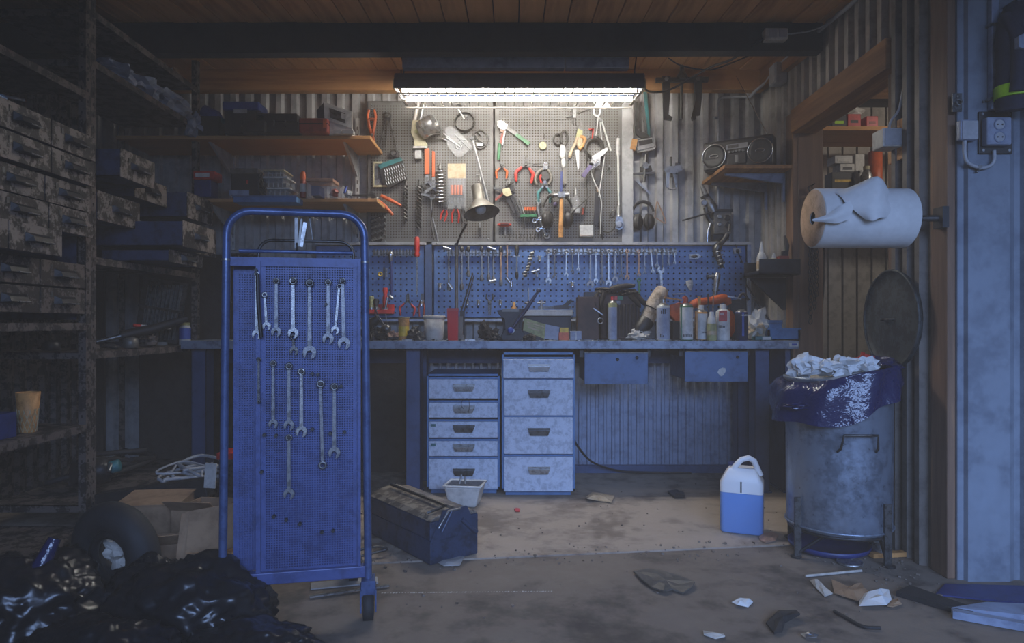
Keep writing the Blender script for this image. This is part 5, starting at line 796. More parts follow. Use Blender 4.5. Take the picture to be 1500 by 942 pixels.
T('blue_lid_tray', 'flat blue tray slung beneath the lower wall shelf', 'tray', [P('tray', 'cab_blue', ('box', 362, 297, 20, 450, 305, 50), bevel=.002), P('lip', 'hang_drawer', ('box', 361, 296, 50, 451, 298, 51))], b)
def chain(x, ya, yb, o, g):
    k = 0; y = ya
    while y < yb: g.ring((x + (k % 2) * .6, y, o), 2.4, .9, (1, 0, 0) if k % 2 else (0, 0, 1), 8, 5, 1.5); y += 5.0; k += 1
T('black_chain', 'short black chain hooked on the front of the lower shelf', 'chain', [P(None, 'black_metal', lambda g: (chain(398, 266, 300, 42, g), chain(404, 280, 300, 44, g)))], b)

# ================================================================== RADIO CORNER
T('corner_shelf', 'small wooden corner shelf under the radio', 'shelf', [P('board', 'wood_y', ('box', 1.235, 3.97, 1.872, 1.63, 4.44, 1.894), bevel=.003),
    *[P('bracket', 'galv_blue', ('hex8', [(1.28, y - .012, 1.860), (1.626, y - .012, 1.81), (1.626, y + .012, 1.81), (1.28, y + .012, 1.860)], [(1.28, y - .012, 1.8715), (1.626, y - .012, 1.8715), (1.626, y + .012, 1.8715), (1.28, y + .012, 1.8715)]), ('box', 1.622, y - .012, 1.70, 1.634, y + .012, 1.87)) for y in (4.10, 4.38)]])
rm = Matrix.Translation((1.372, 4.12, 1.895)) @ Matrix.Rotation(math.radians(-33), 4, 'Z')
def R_(x, y, z): return rm @ V((x, y, z))
def spk(x): return [P('speaker', 'black', ('lathe', (x, -.056, .088), (0, -1, 0), [(.07, 0), (.07, .006), (.05, .004), (.01, .001)], 28), sub=[P('rim', 'chrome', ('ring', (x, -.061, .088), .071, .0035, (0, 1, 0), 32)), P('emblem', 'chrome', ('ring', (x, -.064, .088), .026, .0022, (0, 1, 0), 20, 6, .4))])]
T('boombox', 'black portable radio cassette player with two round speakers and raised aerial', 'radio', [
    P('body', 'black', ('box', -.205, -.055, 0, .205, .055, .182), bevel=.016), *spk(-.135), *spk(.135),
    P('cassette_door', 'black_metal', ('box', -.055, -.062, .025, .055, -.054, .09), bevel=.003), P('tuner', 'galv', ('box', -.062, -.060, .118, .062, -.054, .148)), P('tuner_scale', 'steel_dark', ('box', -.05, -.0615, .124, .01, -.060, .142)), P('button', 'steel', *[('box', -.05 + k * .02, -.064, .098, -.036 + k * .02, -.055, .108) for k in range(5)]),
    P('handle', 'black_metal', ('tube', [(-.19, .02, .165), (-.18, .02, .185), (.18, .02, .185), (.19, .02, .165)], .006, 8)), P('emblem', 'steel', ('box', -.01, -.063, .035, .01, -.062, .08)),
    P('aerial', 'chrome', ('tube', [(.17, .04, .165), (.155, .05, .20), (-.055, .14, .62)], [.003, .003, .0018], 6))], R_)
def bx(x0, y0, z0, x1, y1, z1): return ('box', x0, y0, z0, x1, y1, z1)
T('wall_bin', 'black box shelf on the side wall holding bottles and a brush', 'shelf', [P('box', 'black_metal', bx(1.40, 3.86, 1.245, 1.56, 3.868, 1.335), bx(1.40, 3.86, 1.245, 1.63, 4.12, 1.255), bx(1.40, 4.11, 1.245, 1.63, 4.12, 1.335), bx(1.40, 3.86, 1.245, 1.408, 4.12, 1.27), bx(1.555, 3.86, 1.245, 1.632, 3.868, 1.335)), P('bracket', 'black_metal', ('hex8', [(1.62, 4.06, 1.05), (1.634, 4.06, 1.05), (1.634, 4.09, 1.05), (1.62, 4.09, 1.05)], [(1.42, 4.06, 1.24), (1.634, 4.06, 1.24), (1.634, 4.09, 1.24), (1.42, 4.09, 1.24)]))])
T('spray_bottle', 'tall white bottle with a pointed nozzle in the black wall shelf', 'bottle', [P('body', 'white', ('lathe', (1.455, 3.98, 1.257), (0, 0, 1), [(.026, 0), (.028, .01), (.028, .09), (.022, .115), (.012, .13)], 18)), P('nozzle', 'white', ('lathe', (1.455, 3.98, 1.257), (0, 0, 1), [(.013, .13), (.011, .15), (.004, .19)], 12)), P('label', 'beige', ('lathe', (1.455, 3.98, 1.257), (0, 0, 1), [(.0285, .03), (.0285, .075)], 18))])
T('glue_bottle', 'small cream bottle leaning in the black wall shelf', 'bottle', [P('body', 'cream', ('lathe', (1.515, 3.95, 1.257), (0, 0, 1), [(.018, 0), (.018, .075), (.01, .09)], 16)), P('cap', 'white', ('lathe', (1.515, 3.95, 1.257), (0, 0, 1), [(.012, .09), (.006, .12)], 12))])
T('red_handled_brush', 'brush with a dark head and red brown block in the black wall shelf', 'brush', [P('block', 'red_brown', bx(1.545, 3.94, 1.257, 1.60, 3.99, 1.36)), P('bristles', 'black', bx(1.57, 3.95, 1.36, 1.60, 3.98, 1.39)), P('handle', 'black', ('tube', [(1.595, 3.97, 1.36), (1.60, 3.97, 1.42), (1.59, 3.98, 1.48)], [.008, .014, .007], 10))])
T('leaning_rod', 'thin dark rod leaning from the black shelf down to the bench end', 'rod', [P('rod', 'black_metal', ('cyl', (1.39, 4.06, 1.20), (1.51, 4.0, .985), .005)), P('knob', 'pink', ('ell', (1.515, 4.0, .975), .02, .018, .016, {'lump': .5, 'seed': 3}))])
# ================================================================== RIGHT SIDE
def chains(g):
    r = random.Random(2)
    for c in range(5):
        z = 1.75 - c * .04; x = 1.725 + (c % 3) * .018; k = 0; y = 3.945 - (c % 2) * .012
        while z > .98 + c * .07: g.ring((x, y, z), .011, .0035, (1, 0, 0) if k % 2 else (0, 1, 0), 8, 5, 1.5); z -= .024; k += 1
T('hanging_chain', 'bundle of black chain hanging down the far door jamb', 'chain', [P('links', 'black_metal', chains), P('nail', 'steel_dark', ('tube', [(1.74, 3.962, 1.77), (1.74, 3.925, 1.775)], .004, 6))])
def torn(g):                    # loose crumpled end of the paper, folded back over the roll's top
    def patch(rows):
        n = len(rows[0]); fine = [curve(r_, 4) for r_ in rows]; cols_ = [curve([fine[i][j] for i in range(len(rows))], 4) for j in range(len(fine[0]))]
        vs = [v for col in cols_ for v in col]; k = len(cols_[0])
        g.add([tuple(v) for v in vs], [(i * k + j, i * k + j + 1, (i + 1) * k + j + 1, (i + 1) * k + j) for i in range(len(cols_) - 1) for j in range(k - 1)], True)
    f = ry - rr
    # sheet rising over the top, pinched to a peak
    patch([[(1.185, ry - .05, 1.462), (1.25, ry - .02, 1.475), (1.33, ry - .01, 1.488), (1.385, ry, 1.472)],
           [(1.20, f + .01, 1.435), (1.26, f - .004, 1.47), (1.325, f - .012, 1.502), (1.385, f + .02, 1.458)],
           [(1.21, f - .012, 1.405), (1.262, f - .03, 1.43), (1.32, f - .04, 1.46), (1.365, f - .008, 1.425)],
           [(1.245, f - .02, 1.37), (1.275, f - .045, 1.385), (1.315, f - .05, 1.41), (1.37, f - .02, 1.38)],
           [(1.275, f - .02, 1.345), (1.292, f - .045, 1.335), (1.315, f - .045, 1.345), (1.355, f - .022, 1.352)]])
    # torn corner that droops towards the roll's end
    patch([[(1.25, f - .012, 1.425), (1.235, f - .02, 1.385), (1.22, f - .018, 1.345)],
           [(1.19, f - .02, 1.395), (1.18, f - .035, 1.362), (1.175, f - .02, 1.33)],
           [(1.14, f - .012, 1.362), (1.13, f - .022, 1.345), (1.135, f - .012, 1.335)],
           [(1.095, f - .005, 1.348), (1.09, f - .006, 1.343), (1.10, f - .004, 1.338)]])
rx0, rx1, ry, rz, rr = 1.146, 1.50, 2.60, 1.368, .112
T('paper_roll', 'big white paper towel roll mounted near the doorway post', 'paper roll', [
    P('paper', 'paper_white', ('lathe', (rx0, ry, rz), (1, 0, 0), [(.024, 0), (rr - .004, 0), (rr, .003), (rr, rx1 - rx0 - .006), (rr - .006, rx1 - rx0), (.024, rx1 - rx0), (.024, 0)], 56, False)),
    P('end_face', 'paper_core', ('lathe', (rx0 - .0015, ry, rz), (1, 0, 0), [(.024, 0), (rr - .004, 0), (rr - .004, .0014), (.024, .0014), (.024, 0)], 56, False)),
    P('core', 'black', ('lathe', (rx0, ry, rz), (1, 0, 0), [(.0235, .002), (.0235, .38), (.019, .38), (.019, .002)], 20, False)),
    P('spindle', 'steel_dark', ('cyl', (rx0 + .01, ry, rz), (1.625, ry, rz), .012)), P('mount', 'black_metal', bx(1.622, 2.57, 1.33, 1.646, 2.63, 1.41)),
    P('torn_sheet', 'paper_white', lambda g: torn(g))])
T('dustbin_cover', 'round dark green metal lid hung on the side wall above the bin', 'lid', [
    P('disc', 'lid_green', ('lathe', (1.628, 2.90, .985), (-1, 0, 0), [(.195, 0), (.205, .004), (.212, .02), (.207, .026), (.198, .018), (.185, .012), (.12, .022), (.004, .026)], 48, False)),
    P('rim', 'lid_green', ('ring', (1.605, 2.90, .985), .208, .006, (1, 0, 0), 48)), P('handle', 'steel_dark', ('tube', [(1.602, 2.86, .985), (1.585, 2.865, .985), (1.585, 2.935, .985), (1.602, 2.94, .985)], .005, 6))])
T('wall_box', 'white switch box on a small timber pad beside the doorway', 'switch box', [P('case', 'white', bx(1.555, 2.86, 1.71, 1.64, 2.95, 1.79), bevel=.006), P('cover', 'cable', bx(1.562, 2.857, 1.716, 1.634, 2.86, 1.784)), P('pad', 'tan', bx(1.636, 2.84, 1.66, 1.659, 2.97, 1.83)), P('cable', 'cable', ('wire', [(1.60, 2.90, 1.79), (1.61, 2.90, 1.83), (1.632, 2.88, 1.87), (1.640, 2.86, 1.95)], .006)), P('conduit', 'cable', ('cyl', (1.642, 2.85, 1.93), (1.642, 2.85, 2.50), .007))])
q = B(2.557)
T('junction_box', 'square grey switch box on the blue wall, cable looping below', 'switch box', [P('case', 'galv_blue', ('box', 1400, 178, 0, 1425, 208, 11), bevel=.006), P('cover', 'cable', ('box', 1402, 180, 11, 1425, 207, 12.5), bevel=.002), P('gland', 'cable', ('cyl', (1409, 208, 6), (1409, 213, 6), 3))], q)
def ssock(y): return P('socket', 'galv_blue', ('lathe', (1453, y, 16), (0, 0, 1), [(8.6, 0), (8.6, 1.5), (7.2, 1.5), (6.8, -1)], 24, False), sub=[P('hole', 'black', ('cyl', (1449.6, y, 16.6), (1449.6, y, 17.4), 1.1), ('cyl', (1456.4, y, 16.6), (1456.4, y, 17.4), 1.1)), P('face', 'cable', ('cyl', (1453, y, 15.4), (1453, y, 16.8), 6.8))])
T('double_socket', 'grey double wall socket on a black backing plate', 'socket', [P('plate', 'black', ('box', 1432, 164, 0, 1481, 226, 3), bevel=.003), P('case', 'jacket_grey', ('box', 1435, 176, 3, 1471, 216, 16), bevel=.006), ssock(187), ssock(205), *[P('screw', 'steel', ('lathe', (x, y, 3), (0, 0, 1), [(2.4, 0), (2, 1.2)], 10)) for x, y in ((1437, 168), (1476, 168), (1438, 221), (1476, 221))]], q)
T('socket_cable', 'grey cable looping from the switch box under the black plate', 'cable', [P('cable', 'cable', ('wire', [(1409, 212, 6), (1409, 226, 6), (1414, 240, 6), (1432, 247, 6), (1446, 244, 6), (1452, 236, 6), (1452, 222, 6)], 2.6, 8)), P('clip', 'steel', ('box', 1428, 244, 0, 1433, 250, 9), ('ell', (1429, 252, 3), 2, 2, 2))], q)
T('steel_conduit', 'straight grey conduit running up the blue wall above the socket', 'conduit', [P('pipe', 'galv_blue', ('box', 1446, -40, 0, 1457, 163, 10), bevel=.004), P('clip', 'steel', ('box', 1443, 146, 0, 1460, 150, 11.5), ('box', 1443, 38, 0, 1460, 42, 11.5)), P('screw', 'steel', ('ell', (1440, 149, 1), 2, 2, 2))], q)
T('wall_latch', 'small rusty latch screwed on the blue wall', 'latch', [P('plate', 'steel_dark', ('box', 1394, 137, 0, 1408, 164, 2)), P('hook', 'steel', ('wire', [(1401, 146, 2), (1406, 150, 5), (1401, 156, 6), (1398, 151, 5)], 1.2)), P('bolt', 'steel', ('ell', (1401, 142, 2.5), 2, 2, 1.6))], q)
T('work_jacket', 'dark work jacket with a yellow green reflective band hanging on the blue wall', 'jacket', [
    P('body', 'jacket', lambda g: g.tube([(1470, 18, 22), (1472, 40, 26), (1471, 70, 28), (1470, 110, 28), (1472, 140, 26), (1474, 168, 22)], [14, 26, 30, 27, 30, 28], 18, flat=.8)),
    P('reflective_band', 'hivis', lambda g: g.tube([(1472, 136, 27), (1472, 153, 27)], [31, 31], 18, flat=.84)), P('sleeve', 'jacket', ('tube', curve([(1450, 38, 30), (1456, 70, 44), (1457, 110, 48), (1455, 150, 46)], 4), 9, 12)),
    P('collar', 'jacket_grey', ('prism', [(1448, 78), (1458, 73), (1470, 76), (1471, 88), (1462, 97), (1448, 93)], 52, 60)), P('hook', 'steel', ('cyl', (1470, 12, 0), (1470, 12, 30), 1.6))], q)
# bin with its stand
bx0, by0 = 1.385, 2.90; R0 = .205
def linerf(g):
    n = 48; rows = 9; vs = []; rr_ = random.Random(6); ph = [rr_.uniform(0, 6.28) for _ in range(4)]
    for i in range(rows):
        for j in range(n):
            a = 2 * math.pi * j / n; lo = .035 + .145 * (.5 + .5 * math.cos(a - 4.1)) + .012 * math.sin(a * 5 + ph[0])
            # inside edge -> over the rim -> hanging outside
            t = i / (rows - 1)
            if t < .3: R = R0 - .03 + .04 * t; z = .70 + .3 * t * .5
            elif t < .5: R = R0 + .012 + .02 * (t - .3) * 5; z = .755 + .01 * math.sin(a * 3)
            else: R = R0 + .020 + .022 * math.sin(a * 9 + t * 5 + ph[1]) * .6 + .03 * (t - .5) + .035 * max(0, -math.cos(a)) * (1 if t > .6 else .3); z = .755 - lo * (t - .5) * 2
            vs.append((bx0 + math.cos(a) * R, by0 + math.sin(a) * R, z + .045 * (.3 + math.cos(a)) * (1 if t > .25 else .2)))
    g.add(vs, [(i * n + j, i * n + (j + 1) % n, (i + 1) * n + (j + 1) % n, (i + 1) * n + j) for i in range(rows - 1) for j in range(n)], True)
T('dustbin', 'dented zinc bin on a low iron stand lined with a dark blue bag', 'bin', [
    P('body', 'bin_zinc', ('lathe', (bx0, by0, .115), (0, 0, 1), [(.01, .012), (R0 - .02, .012), (R0 - .006, 0), (R0 - .004, .006), (R0, .02), (R0 + .002, .30), (R0 + .004, .61), (R0 + .012, .62), (R0 + .012, .63), (R0 - .004, .63), (R0 - .006, .3), (R0 - .01, .02)], 64, False)),
    P('seam', 'bin_zinc', ('ring', (bx0, by0, .13), R0 + .003, .005, (0, 0, 1), 56)),
    P('handle', 'steel_dark', ('tube', [(bx0 - .095, by0 - R0 + .010, .46), (bx0 - .092, by0 - R0 - .012, .475), (bx0 - .085, by0 - R0 - .024, .53), (bx0 + .045, by0 - R0 - .030, .53), (bx0 + .052, by0 - R0 - .016, .475), (bx0 + .054, by0 - R0 + .002, .46)], .005, 8)),
    P('stand_ring', 'black_metal', ('ring', (bx0, by0, .11), R0 - .01, .008, (0, 0, 1), 40)),
    *[P('leg', 'steel_dark', ('bar3',) if 0 else ('box', bx0 + math.cos(a) * (R0 + .012) - .014, by0 + math.sin(a) * (R0 + .012) - .005, .004, bx0 + math.cos(a) * (R0 + .012) + .014, by0 + math.sin(a) * (R0 + .012) + .005, h), sub=[P('brace', 'black_metal', ('cyl', (bx0 + math.cos(a) * (R0 + .008), by0 + math.sin(a) * (R0 + .008), .02), (bx0 + math.cos(a + .5) * .15, by0 + math.sin(a + .5) * .15, .11), .007)), P('foot', 'black_metal', ('cyl', (bx0 + math.cos(a) * (R0 + .02), by0 + math.sin(a) * (R0 + .02), .003), (bx0 + math.cos(a) * (R0 + .02), by0 + math.sin(a) * (R0 + .02), .009), .022))]) for a, h in ((-1.05, .25), (3.5, .25), (2.2, .2), (.5, .2))],
])
T('bin_liner', 'shiny dark blue refuse bag folded over the rim of the bin', 'bin liner', [P('bag', 'liner_blue', linerf), P('loose_fold', 'liner_blue', ('ell', (bx0 - .20, by0 - .12, .635), .07, .05, .014, {'lump': .6, 'seed': 8, 'sub': 3})), P('loose_fold', 'liner_blue', ('ell', (bx0 + .17, by0 - .02, .80), .055, .09, .03, {'lump': .5, 'seed': 2, 'sub': 3}))])
for i, (dx, dy, rx, rzz, mt, l) in enumerate(((-.165, -.03, .045, .045, 'paper_white', 'crumpled white paper at the bench side of the bin'), (-.095, -.06, .06, .035, 'paper_white', 'crumpled white paper with a dark streak beside the first ball in the bin'), (.005, -.05, .065, .04, 'paper_white', 'large crumpled white paper in the middle of the bin'), (.085, -.06, .05, .035, 'paper_white', 'white paper half hidden by a red pack in the bin'), (.105, -.03, .04, .03, 'red', 'red pack lying on top of the rubbish'))):
    T('waste_paper', l, 'rubbish', [P(None, mt, ('ell', (bx0 + dx, by0 + dy + .01, .79 + (.012 if i == 4 else 0)), rx, rx * .9, rzz, {'lump': .9, 'seed': i + 40, 'sub': 3}))])
T('bin_fill', 'paper and wrapping filling the bin below the rim', 'rubbish', [P(None, 'plaster', ('ell', (bx0, by0, .70), .17, .17, .05, {'lump': .4, 'seed': 3, 'sub': 3}))])
# jerry can
cx, cy = 1.075, 3.19; jm = Matrix.Translation((cx, cy, .003)) @ Matrix.Rotation(math.radians(-22), 4, 'Z'); jf = lambda x, y, z=0: jm @ V((x, y, z))
def jc(z0, z1, g, cap=True):
    W, Dp = .095, .068
    def sec(w_, d_, r=.022):
        out = []
        for cx_, cy_, a0 in ((w_ - r, d_ - r, 0), (-w_ + r, d_ - r, 90), (-w_ + r, -d_ + r, 180), (w_ - r, -d_ + r, 270)):
            for k in range(5): a = math.radians(a0 + 22.5 * k); out.append((cx_ + r * math.cos(a), cy_ + r * math.sin(a)))
        return out
    prof = [(0, .93, .9), (.008, 1, 1), (.18, 1, 1), (.232, 1, 1), (.272, .78, .9), (.296, .60, .6)]
    zs = [z0] + [z for z, _, _ in prof if z0 < z < z1] + [z1]; vs = []
    for z in zs:
        for (za, wa, da), (zb, wb, db) in zip(prof, prof[1:]):
            if za <= z <= zb: t = (z - za) / (zb - za); sw, sd = wa + (wb - wa) * t, da + (db - da) * t
        vs += [(x, y, z) for x, y in sec(W * sw, Dp * sd, .022 * min(sw, sd))]
    n = 20; k = len(zs)
    g.add(vs, [(i * n + j, i * n + (j + 1) % n, (i + 1) * n + (j + 1) % n, (i + 1) * n + j) for i in range(k - 1) for j in range(n)], True)
    g.add(vs[:n], [tuple(range(n))]); g.add(vs[-n:], [tuple(range(n))])
T('jerry_can', 'translucent plastic canister half full of blue fluid standing before the bin', 'canister', [
    P('body', 'plastic_natural', lambda g: jc(.186, .296, g)), P('fluid', 'washer_blue', lambda g: jc(0, .185, g), label='lower part of the canister tinted by blue fluid'),
    P('handle', 'plastic_natural', ('tube', [(-.058, -.03, .262), (-.022, -.036, .312), (.0, -.034, .336), (.03, -.02, .343), (.052, -.01, .330), (.082, -.005, .262)], [.012, .013, .013, .014, .014, .013], 10)), P('cap', 'navy', ('lathe', (-.045, .035, .285), (0, 0, 1), [(.02, 0), (.02, .022), (.016, .026)], 18)),
    P('mould_mark', 'lamp_grey', ('box', -.004, -.0695, .19, .003, -.068, .24))], jf)
# the blue spanner rack on castors
rm2 = Matrix.Translation((-.69, 2.19, 0)) @ Matrix.Rotation(math.radians(12), 4, 'Z') ; RF = lambda x, y, z=0: rm2 @ V((x, y, z))
# local frame: x along the face (-.215 .. .215), y away from the viewer, z up
def rackframe(g, y, w_, zb, zt, r, cr=.075, lean=.012):
    pts = [(-w_ - lean, y, zb), (-w_, y, zt - cr)] + [(-w_ + cr * (1 - math.cos(a)), y, zt - cr + cr * math.sin(a)) for a in [math.radians(k) for k in range(15, 91, 15)]]
    pts += [(w_ - cr * (1 - math.cos(a)), y, zt - cr + cr * math.sin(a)) for a in [math.radians(k) for k in range(90, 0, -15)]] + [(w_, y, zt - cr), (w_ + lean, y, zb)]
    g.tube(pts, r, 12)
def s_perf(x0, z0, x1, z1, c, r, y):
    f0 = perf(x0, z0, x1, z1, c, r, y, -.003, .012)
    def f(g):
        h = G(metres); h.box = lambda *a, **k: None
        f0(h); g.add([(v.x, v.z, v.y) for v in h.v], h.f)
    return f
def caster(x, y, mt='black_metal'):
    return P('castor', mt, ('box', x - .022, y - .034, .088, x + .022, y + .034, .135), ('box', x - .026, y - .05, .04, x - .021, y + .03, .11), ('box', x + .021, y - .05, .04, x + .026, y + .03, .11), sub=[P('wheel', 'rubber', ('lathe', (x - .018, y - .012, .050), (1, 0, 0), [(.03, 0), (.047, .002), (.0475, .034), (.03, .036)], 28))])
T('tool_trolley', 'tall blue perforated steel rack on castors hung with spanners', 'tool rack', [
    P('frame', 'rack_tube', lambda g: rackframe(g, 0, .212, .135, 1.323, .0125)),
    P('rear_frame', 'steel_dark', lambda g: rackframe(g, .36, .17, .135, 1.275, .006, .05, .0), label='thin grey rear hoop'),
    P('panel', 'rack_blue', s_perf(-.112, .17, .192, 1.165, .0078, .0026, .004)),
    P('panel_backing', 'navy', ('box', -.112, .012, .17, .192, .014, 1.165), label='darker inner sheet behind the perforations'),
    P('side_panel', 'rack_blue', s_perf(-.200, .17, -.122, 1.14, .0078, .0022, .045), ('box', -.200, .052, .17, -.118, .054, 1.16)),
    P('post', 'rack_blue', ('box', -.124, -.006, .14, -.110, .05, 1.165)), P('edge_strip', 'rack_blue', ('box', .190, -.008, .15, .200, .014, 1.17)),
    P('top_rail', 'rack_blue', ('box', -.205, .0, 1.150, .205, .02, 1.178)), P('cross_bar', 'rack_tube', ('cyl', (-.175, 0, 1.197), (.175, 0, 1.197), .006)), P('bottom_rail', 'rack_blue', ('box', -.215, -.014, .140, .215, .02, .178), bevel=.003),
    P('collar', 'steel', ('lathe', (.2135, 0, 1.165), (0, 0, 1), [(.014, 0), (.014, .006)], 12)), P('collar', 'steel', ('lathe', (-.2135, 0, 1.165), (0, 0, 1), [(.014, 0), (.014, .006)], 12)),
    P('side_rail', 'steel_dark', ('cyl', (-.215, 0, .15), (-.17, .36, .15), .006), ('cyl', (.215, 0, .15), (.17, .36, .15), .006), ('cyl', (-.205, 0, 1.16), (-.17, .36, 1.16), .004), ('cyl', (.205, 0, 1.16), (.17, .36, 1.16), .004)),
    caster(-.224, 0), caster(.224, 0, 'rack_tube'), caster(-.17, .36), caster(.17, .36)], RF)
T('feeler_strips', 'bundle of thin pale strips hanging from the top bar of the rack', 'strips', [P('strip', 'galv', ('box', -.008, .01, 1.21, .002, .012, 1.325)), P('strip', 'white', ('box', .006, .008, 1.215, .012, .01, 1.305, (0, 6, 0))), P('strip', 'steel', ('box', .012, .012, 1.215, .024, .014, 1.295, (0, 10, 0))), P('strip', 'steel_dark', ('box', .040, .012, 1.24, .043, .014, 1.33, (0, -8, 0))), P('ring', 'black_metal', ('ring', (0, 0, 1.212), .012, .003, (1, 0, 0), 14))], RF)
# spanners on the rack: (x px, top px, bottom px, ring radius, jaw radius, material)
def rxz(px, py):                # a pixel met by the face of the rack
    t = math.radians(12); c, s_ = math.cos(t), math.sin(t)
    k = (px - 750) / 1000; # world x = k*y ; point = (-.735 + c*u, 2.33 + s_*u)
    u = (k * 2.19 + .69) / (c - k * s_); y = 2.19 + s_ * u
    return u, H + (475 - py) / 1000 * y
rk = [(377, 402, 490, 3.6, 6, 'steel', 'broad bright spanner standing first in the upper row of the rack'), (405.5, 412, 486, 4.4, 6.5, 'spanner_dull', 'dull spanner standing second in the upper row of the rack'), (430, 412, 488, 5.4, 7, 'steel', 'bright polished spanner in the upper row with another one hung beneath'), (454, 415, 516, 5.8, 9, 'spanner_dull', 'largest spanner of the upper rack row'), (481, 414, 496, 4.8, 7.6, 'spanner_dull', 'slim spanner beside the largest one in the upper row'), (502, 412, 503, 4.6, 8.4, 'spanner_dull', 'outermost spanner of the upper row with a wide bright jaw'),
      (380, 526, 588, 3, 2, 'steel_dark', 'short dark spanner starting the second row'), (401, 532, 620, 4.4, 6, 'spanner_dull', 'thin dull spanner second in the lower row'), (424, 536, 622, 5, 7, 'spanner_dull', 'spanner with a dark ring in the lower row'), (442, 544, 631, 5, 7.6, 'steel', 'marked spanner with a gleaming jaw in the lower row'), (470, 562, 680, 5.6, 5.6, 'spanner_dull', 'long double ring spanner in the lower row'), (490, 566, 662, 5.4, 8, 'spanner_dull', 'outermost dull spanner of the lower row'), (424, 640, 722, 4.6, 7.4, 'spanner_dull', 'lone spanner hanging lowest on the rack')]
mt4 = rm2
for i, (x, ya, yb, ra, rb, mt, l) in enumerate(rk):
    u0, z0 = rxz(x, ya); u1, z1 = rxz(x + (2 if i in (5,) else (3 if i == 10 else 0)), yb); sc = 430
    fr = lambda X, Y, o=0: RF(X / sc, -.004 - o / sc, -Y / sc)
    w_ = 2.4 + rb * .32
    T('rack_spanner', l, 'spanner', [P('shaft', mt, ('spanner', (u0 * sc, -z0 * sc), (u1 * sc, -z1 * sc), w_, ra, rb, 3, 2.6, {'ends': 'rr' if i in (10, 6) else 'ro'})), P('hook', 'black', ('cyl', (u0 * sc, -z0 * sc - ra * .2, 0), (u0 * sc, -z0 * sc - ra * .2, 9), ra * .5))], fr, 'spanners on the blue rack')
for (xa, ya, xb, yb, l) in ((388, 432, 391, 478, 'dull smaller spanner half behind the first broad one'), (497, 420, 491, 484, 'slanting spanner tucked behind the outermost one'), (430, 494, 431, 514, 'short dark spanner end showing beneath the bright polished one')):
    u0, z0 = rxz(xa, ya); u1, z1 = rxz(xb, yb)
    T('rack_spanner', l, 'spanner', [P(None, 'steel_dark' if 'dark' in l else 'steel', ('spanner', (u0 * sc, -z0 * sc), (u1 * sc, -z1 * sc), 3.4, 4, 5.6, .6, 1.8))], fr, 'spanners on the blue rack')
T('black_strap', 'black strap hanging over the first spanner of the rack', 'strap', [P(None, 'black', ('tube', curve([(*[rxz(379, 402)[0] * sc], -rxz(379, 402)[1] * sc, 8), (rxz(380, 440)[0] * sc, -rxz(380, 440)[1] * sc, 9), (rxz(382, 470)[0] * sc, -rxz(382, 470)[1] * sc, 8), (rxz(384, 494)[0] * sc, -rxz(384, 494)[1] * sc, 7)], 4), 2.6, 8))], fr)
for i, (x, y) in enumerate(((376, 396), (478, 446), (388, 636), (405, 637), (458, 628), (484, 634), (505, 632), (384, 690), (402, 755), (420, 760), (440, 766), (472, 778), (488, 776), (458, 547), (466, 548), (500, 565))):
    u0, z0 = rxz(x, y)
    T('rack_peg', 'empty black pegs plugged into the perforated blue rack', 'peg', [P(None, 'black', ('cyl', (u0 * sc, -z0 * sc, 0), (u0 * sc, -z0 * sc, 7), 2.2))], fr, 'empty pegs on the rack')
# cantilever toolbox
tb = Matrix.Translation((-.40, 3.00, 0)) @ Matrix.Rotation(math.radians(-52), 4, 'Z'); TF = lambda x, y, z=0: tb @ V((x, y, z))
L_, W_ = .27, .115
T('metal_toolbox', 'dark blue folding metal toolbox with a scuffed grey lid beside the rack', 'toolbox', [
    P('lower_tray', 'toolbox_blue', ('box', -L_, -W_, .005, L_, W_, .10), bevel=.004), P('upper_tray', 'toolbox_blue', ('box', -L_, -W_ - .001, .102, L_, W_ + .001, .175), bevel=.004),
    P('end_plate', 'toolbox_blue', ('prismx',) if 0 else ('hex8', [(L_ - .004, -W_, .10), (L_ + .004, -W_, .10), (L_ + .004, W_, .10), (L_ - .004, W_, .10)], [(L_ - .004, -W_ * .5, .215), (L_ + .004, -W_ * .5, .215), (L_ + .004, W_ * .5, .215), (L_ - .004, W_ * .5, .215)])),
    P('lid', 'toolbox_top', ('hex8', [(-L_, -W_ - .002, .176), (L_, -W_ - .002, .176), (L_, -.012, .176), (-L_, -.012, .176)], [(-L_, -W_ + .02, .192), (L_, -W_ + .02, .192), (L_, -.014, .212), (-L_, -.014, .212)]), bevel=.003),
    P('lid', 'toolbox_top', ('hex8', [(-L_, .012, .176), (L_, .012, .176), (L_, W_ + .002, .176), (-L_, W_ + .002, .176)], [(-L_, .014, .212), (L_, .014, .212), (L_, W_ - .02, .192), (-L_, W_ - .02, .192)]), bevel=.003),
    P('gap_rail', 'black_metal', ('box', -L_, -.011, .17, L_, .011, .20)),
    P('link_arm', 'toolbox_blue', ('cyl', (L_ + .008, -.02, .205), (L_ + .012, -.07, .13), .006)), P('link_arm', 'toolbox_blue', ('cyl', (L_ + .008, .03, .165), (L_ + .012, .10, .10), .009)),
    P('handle', 'steel_dark', ('tube', [(L_ - .05, -.10, .20), (L_ - .02, -.03, .225), (-L_ + .05, -.03, .225)], .006, 8)),
    P('handle', 'steel', ('tube', [(L_ + .01, .02, .212), (L_ + .008, -.035, .21), (L_ + .012, -.085, .15)], .005, 8))], TF)
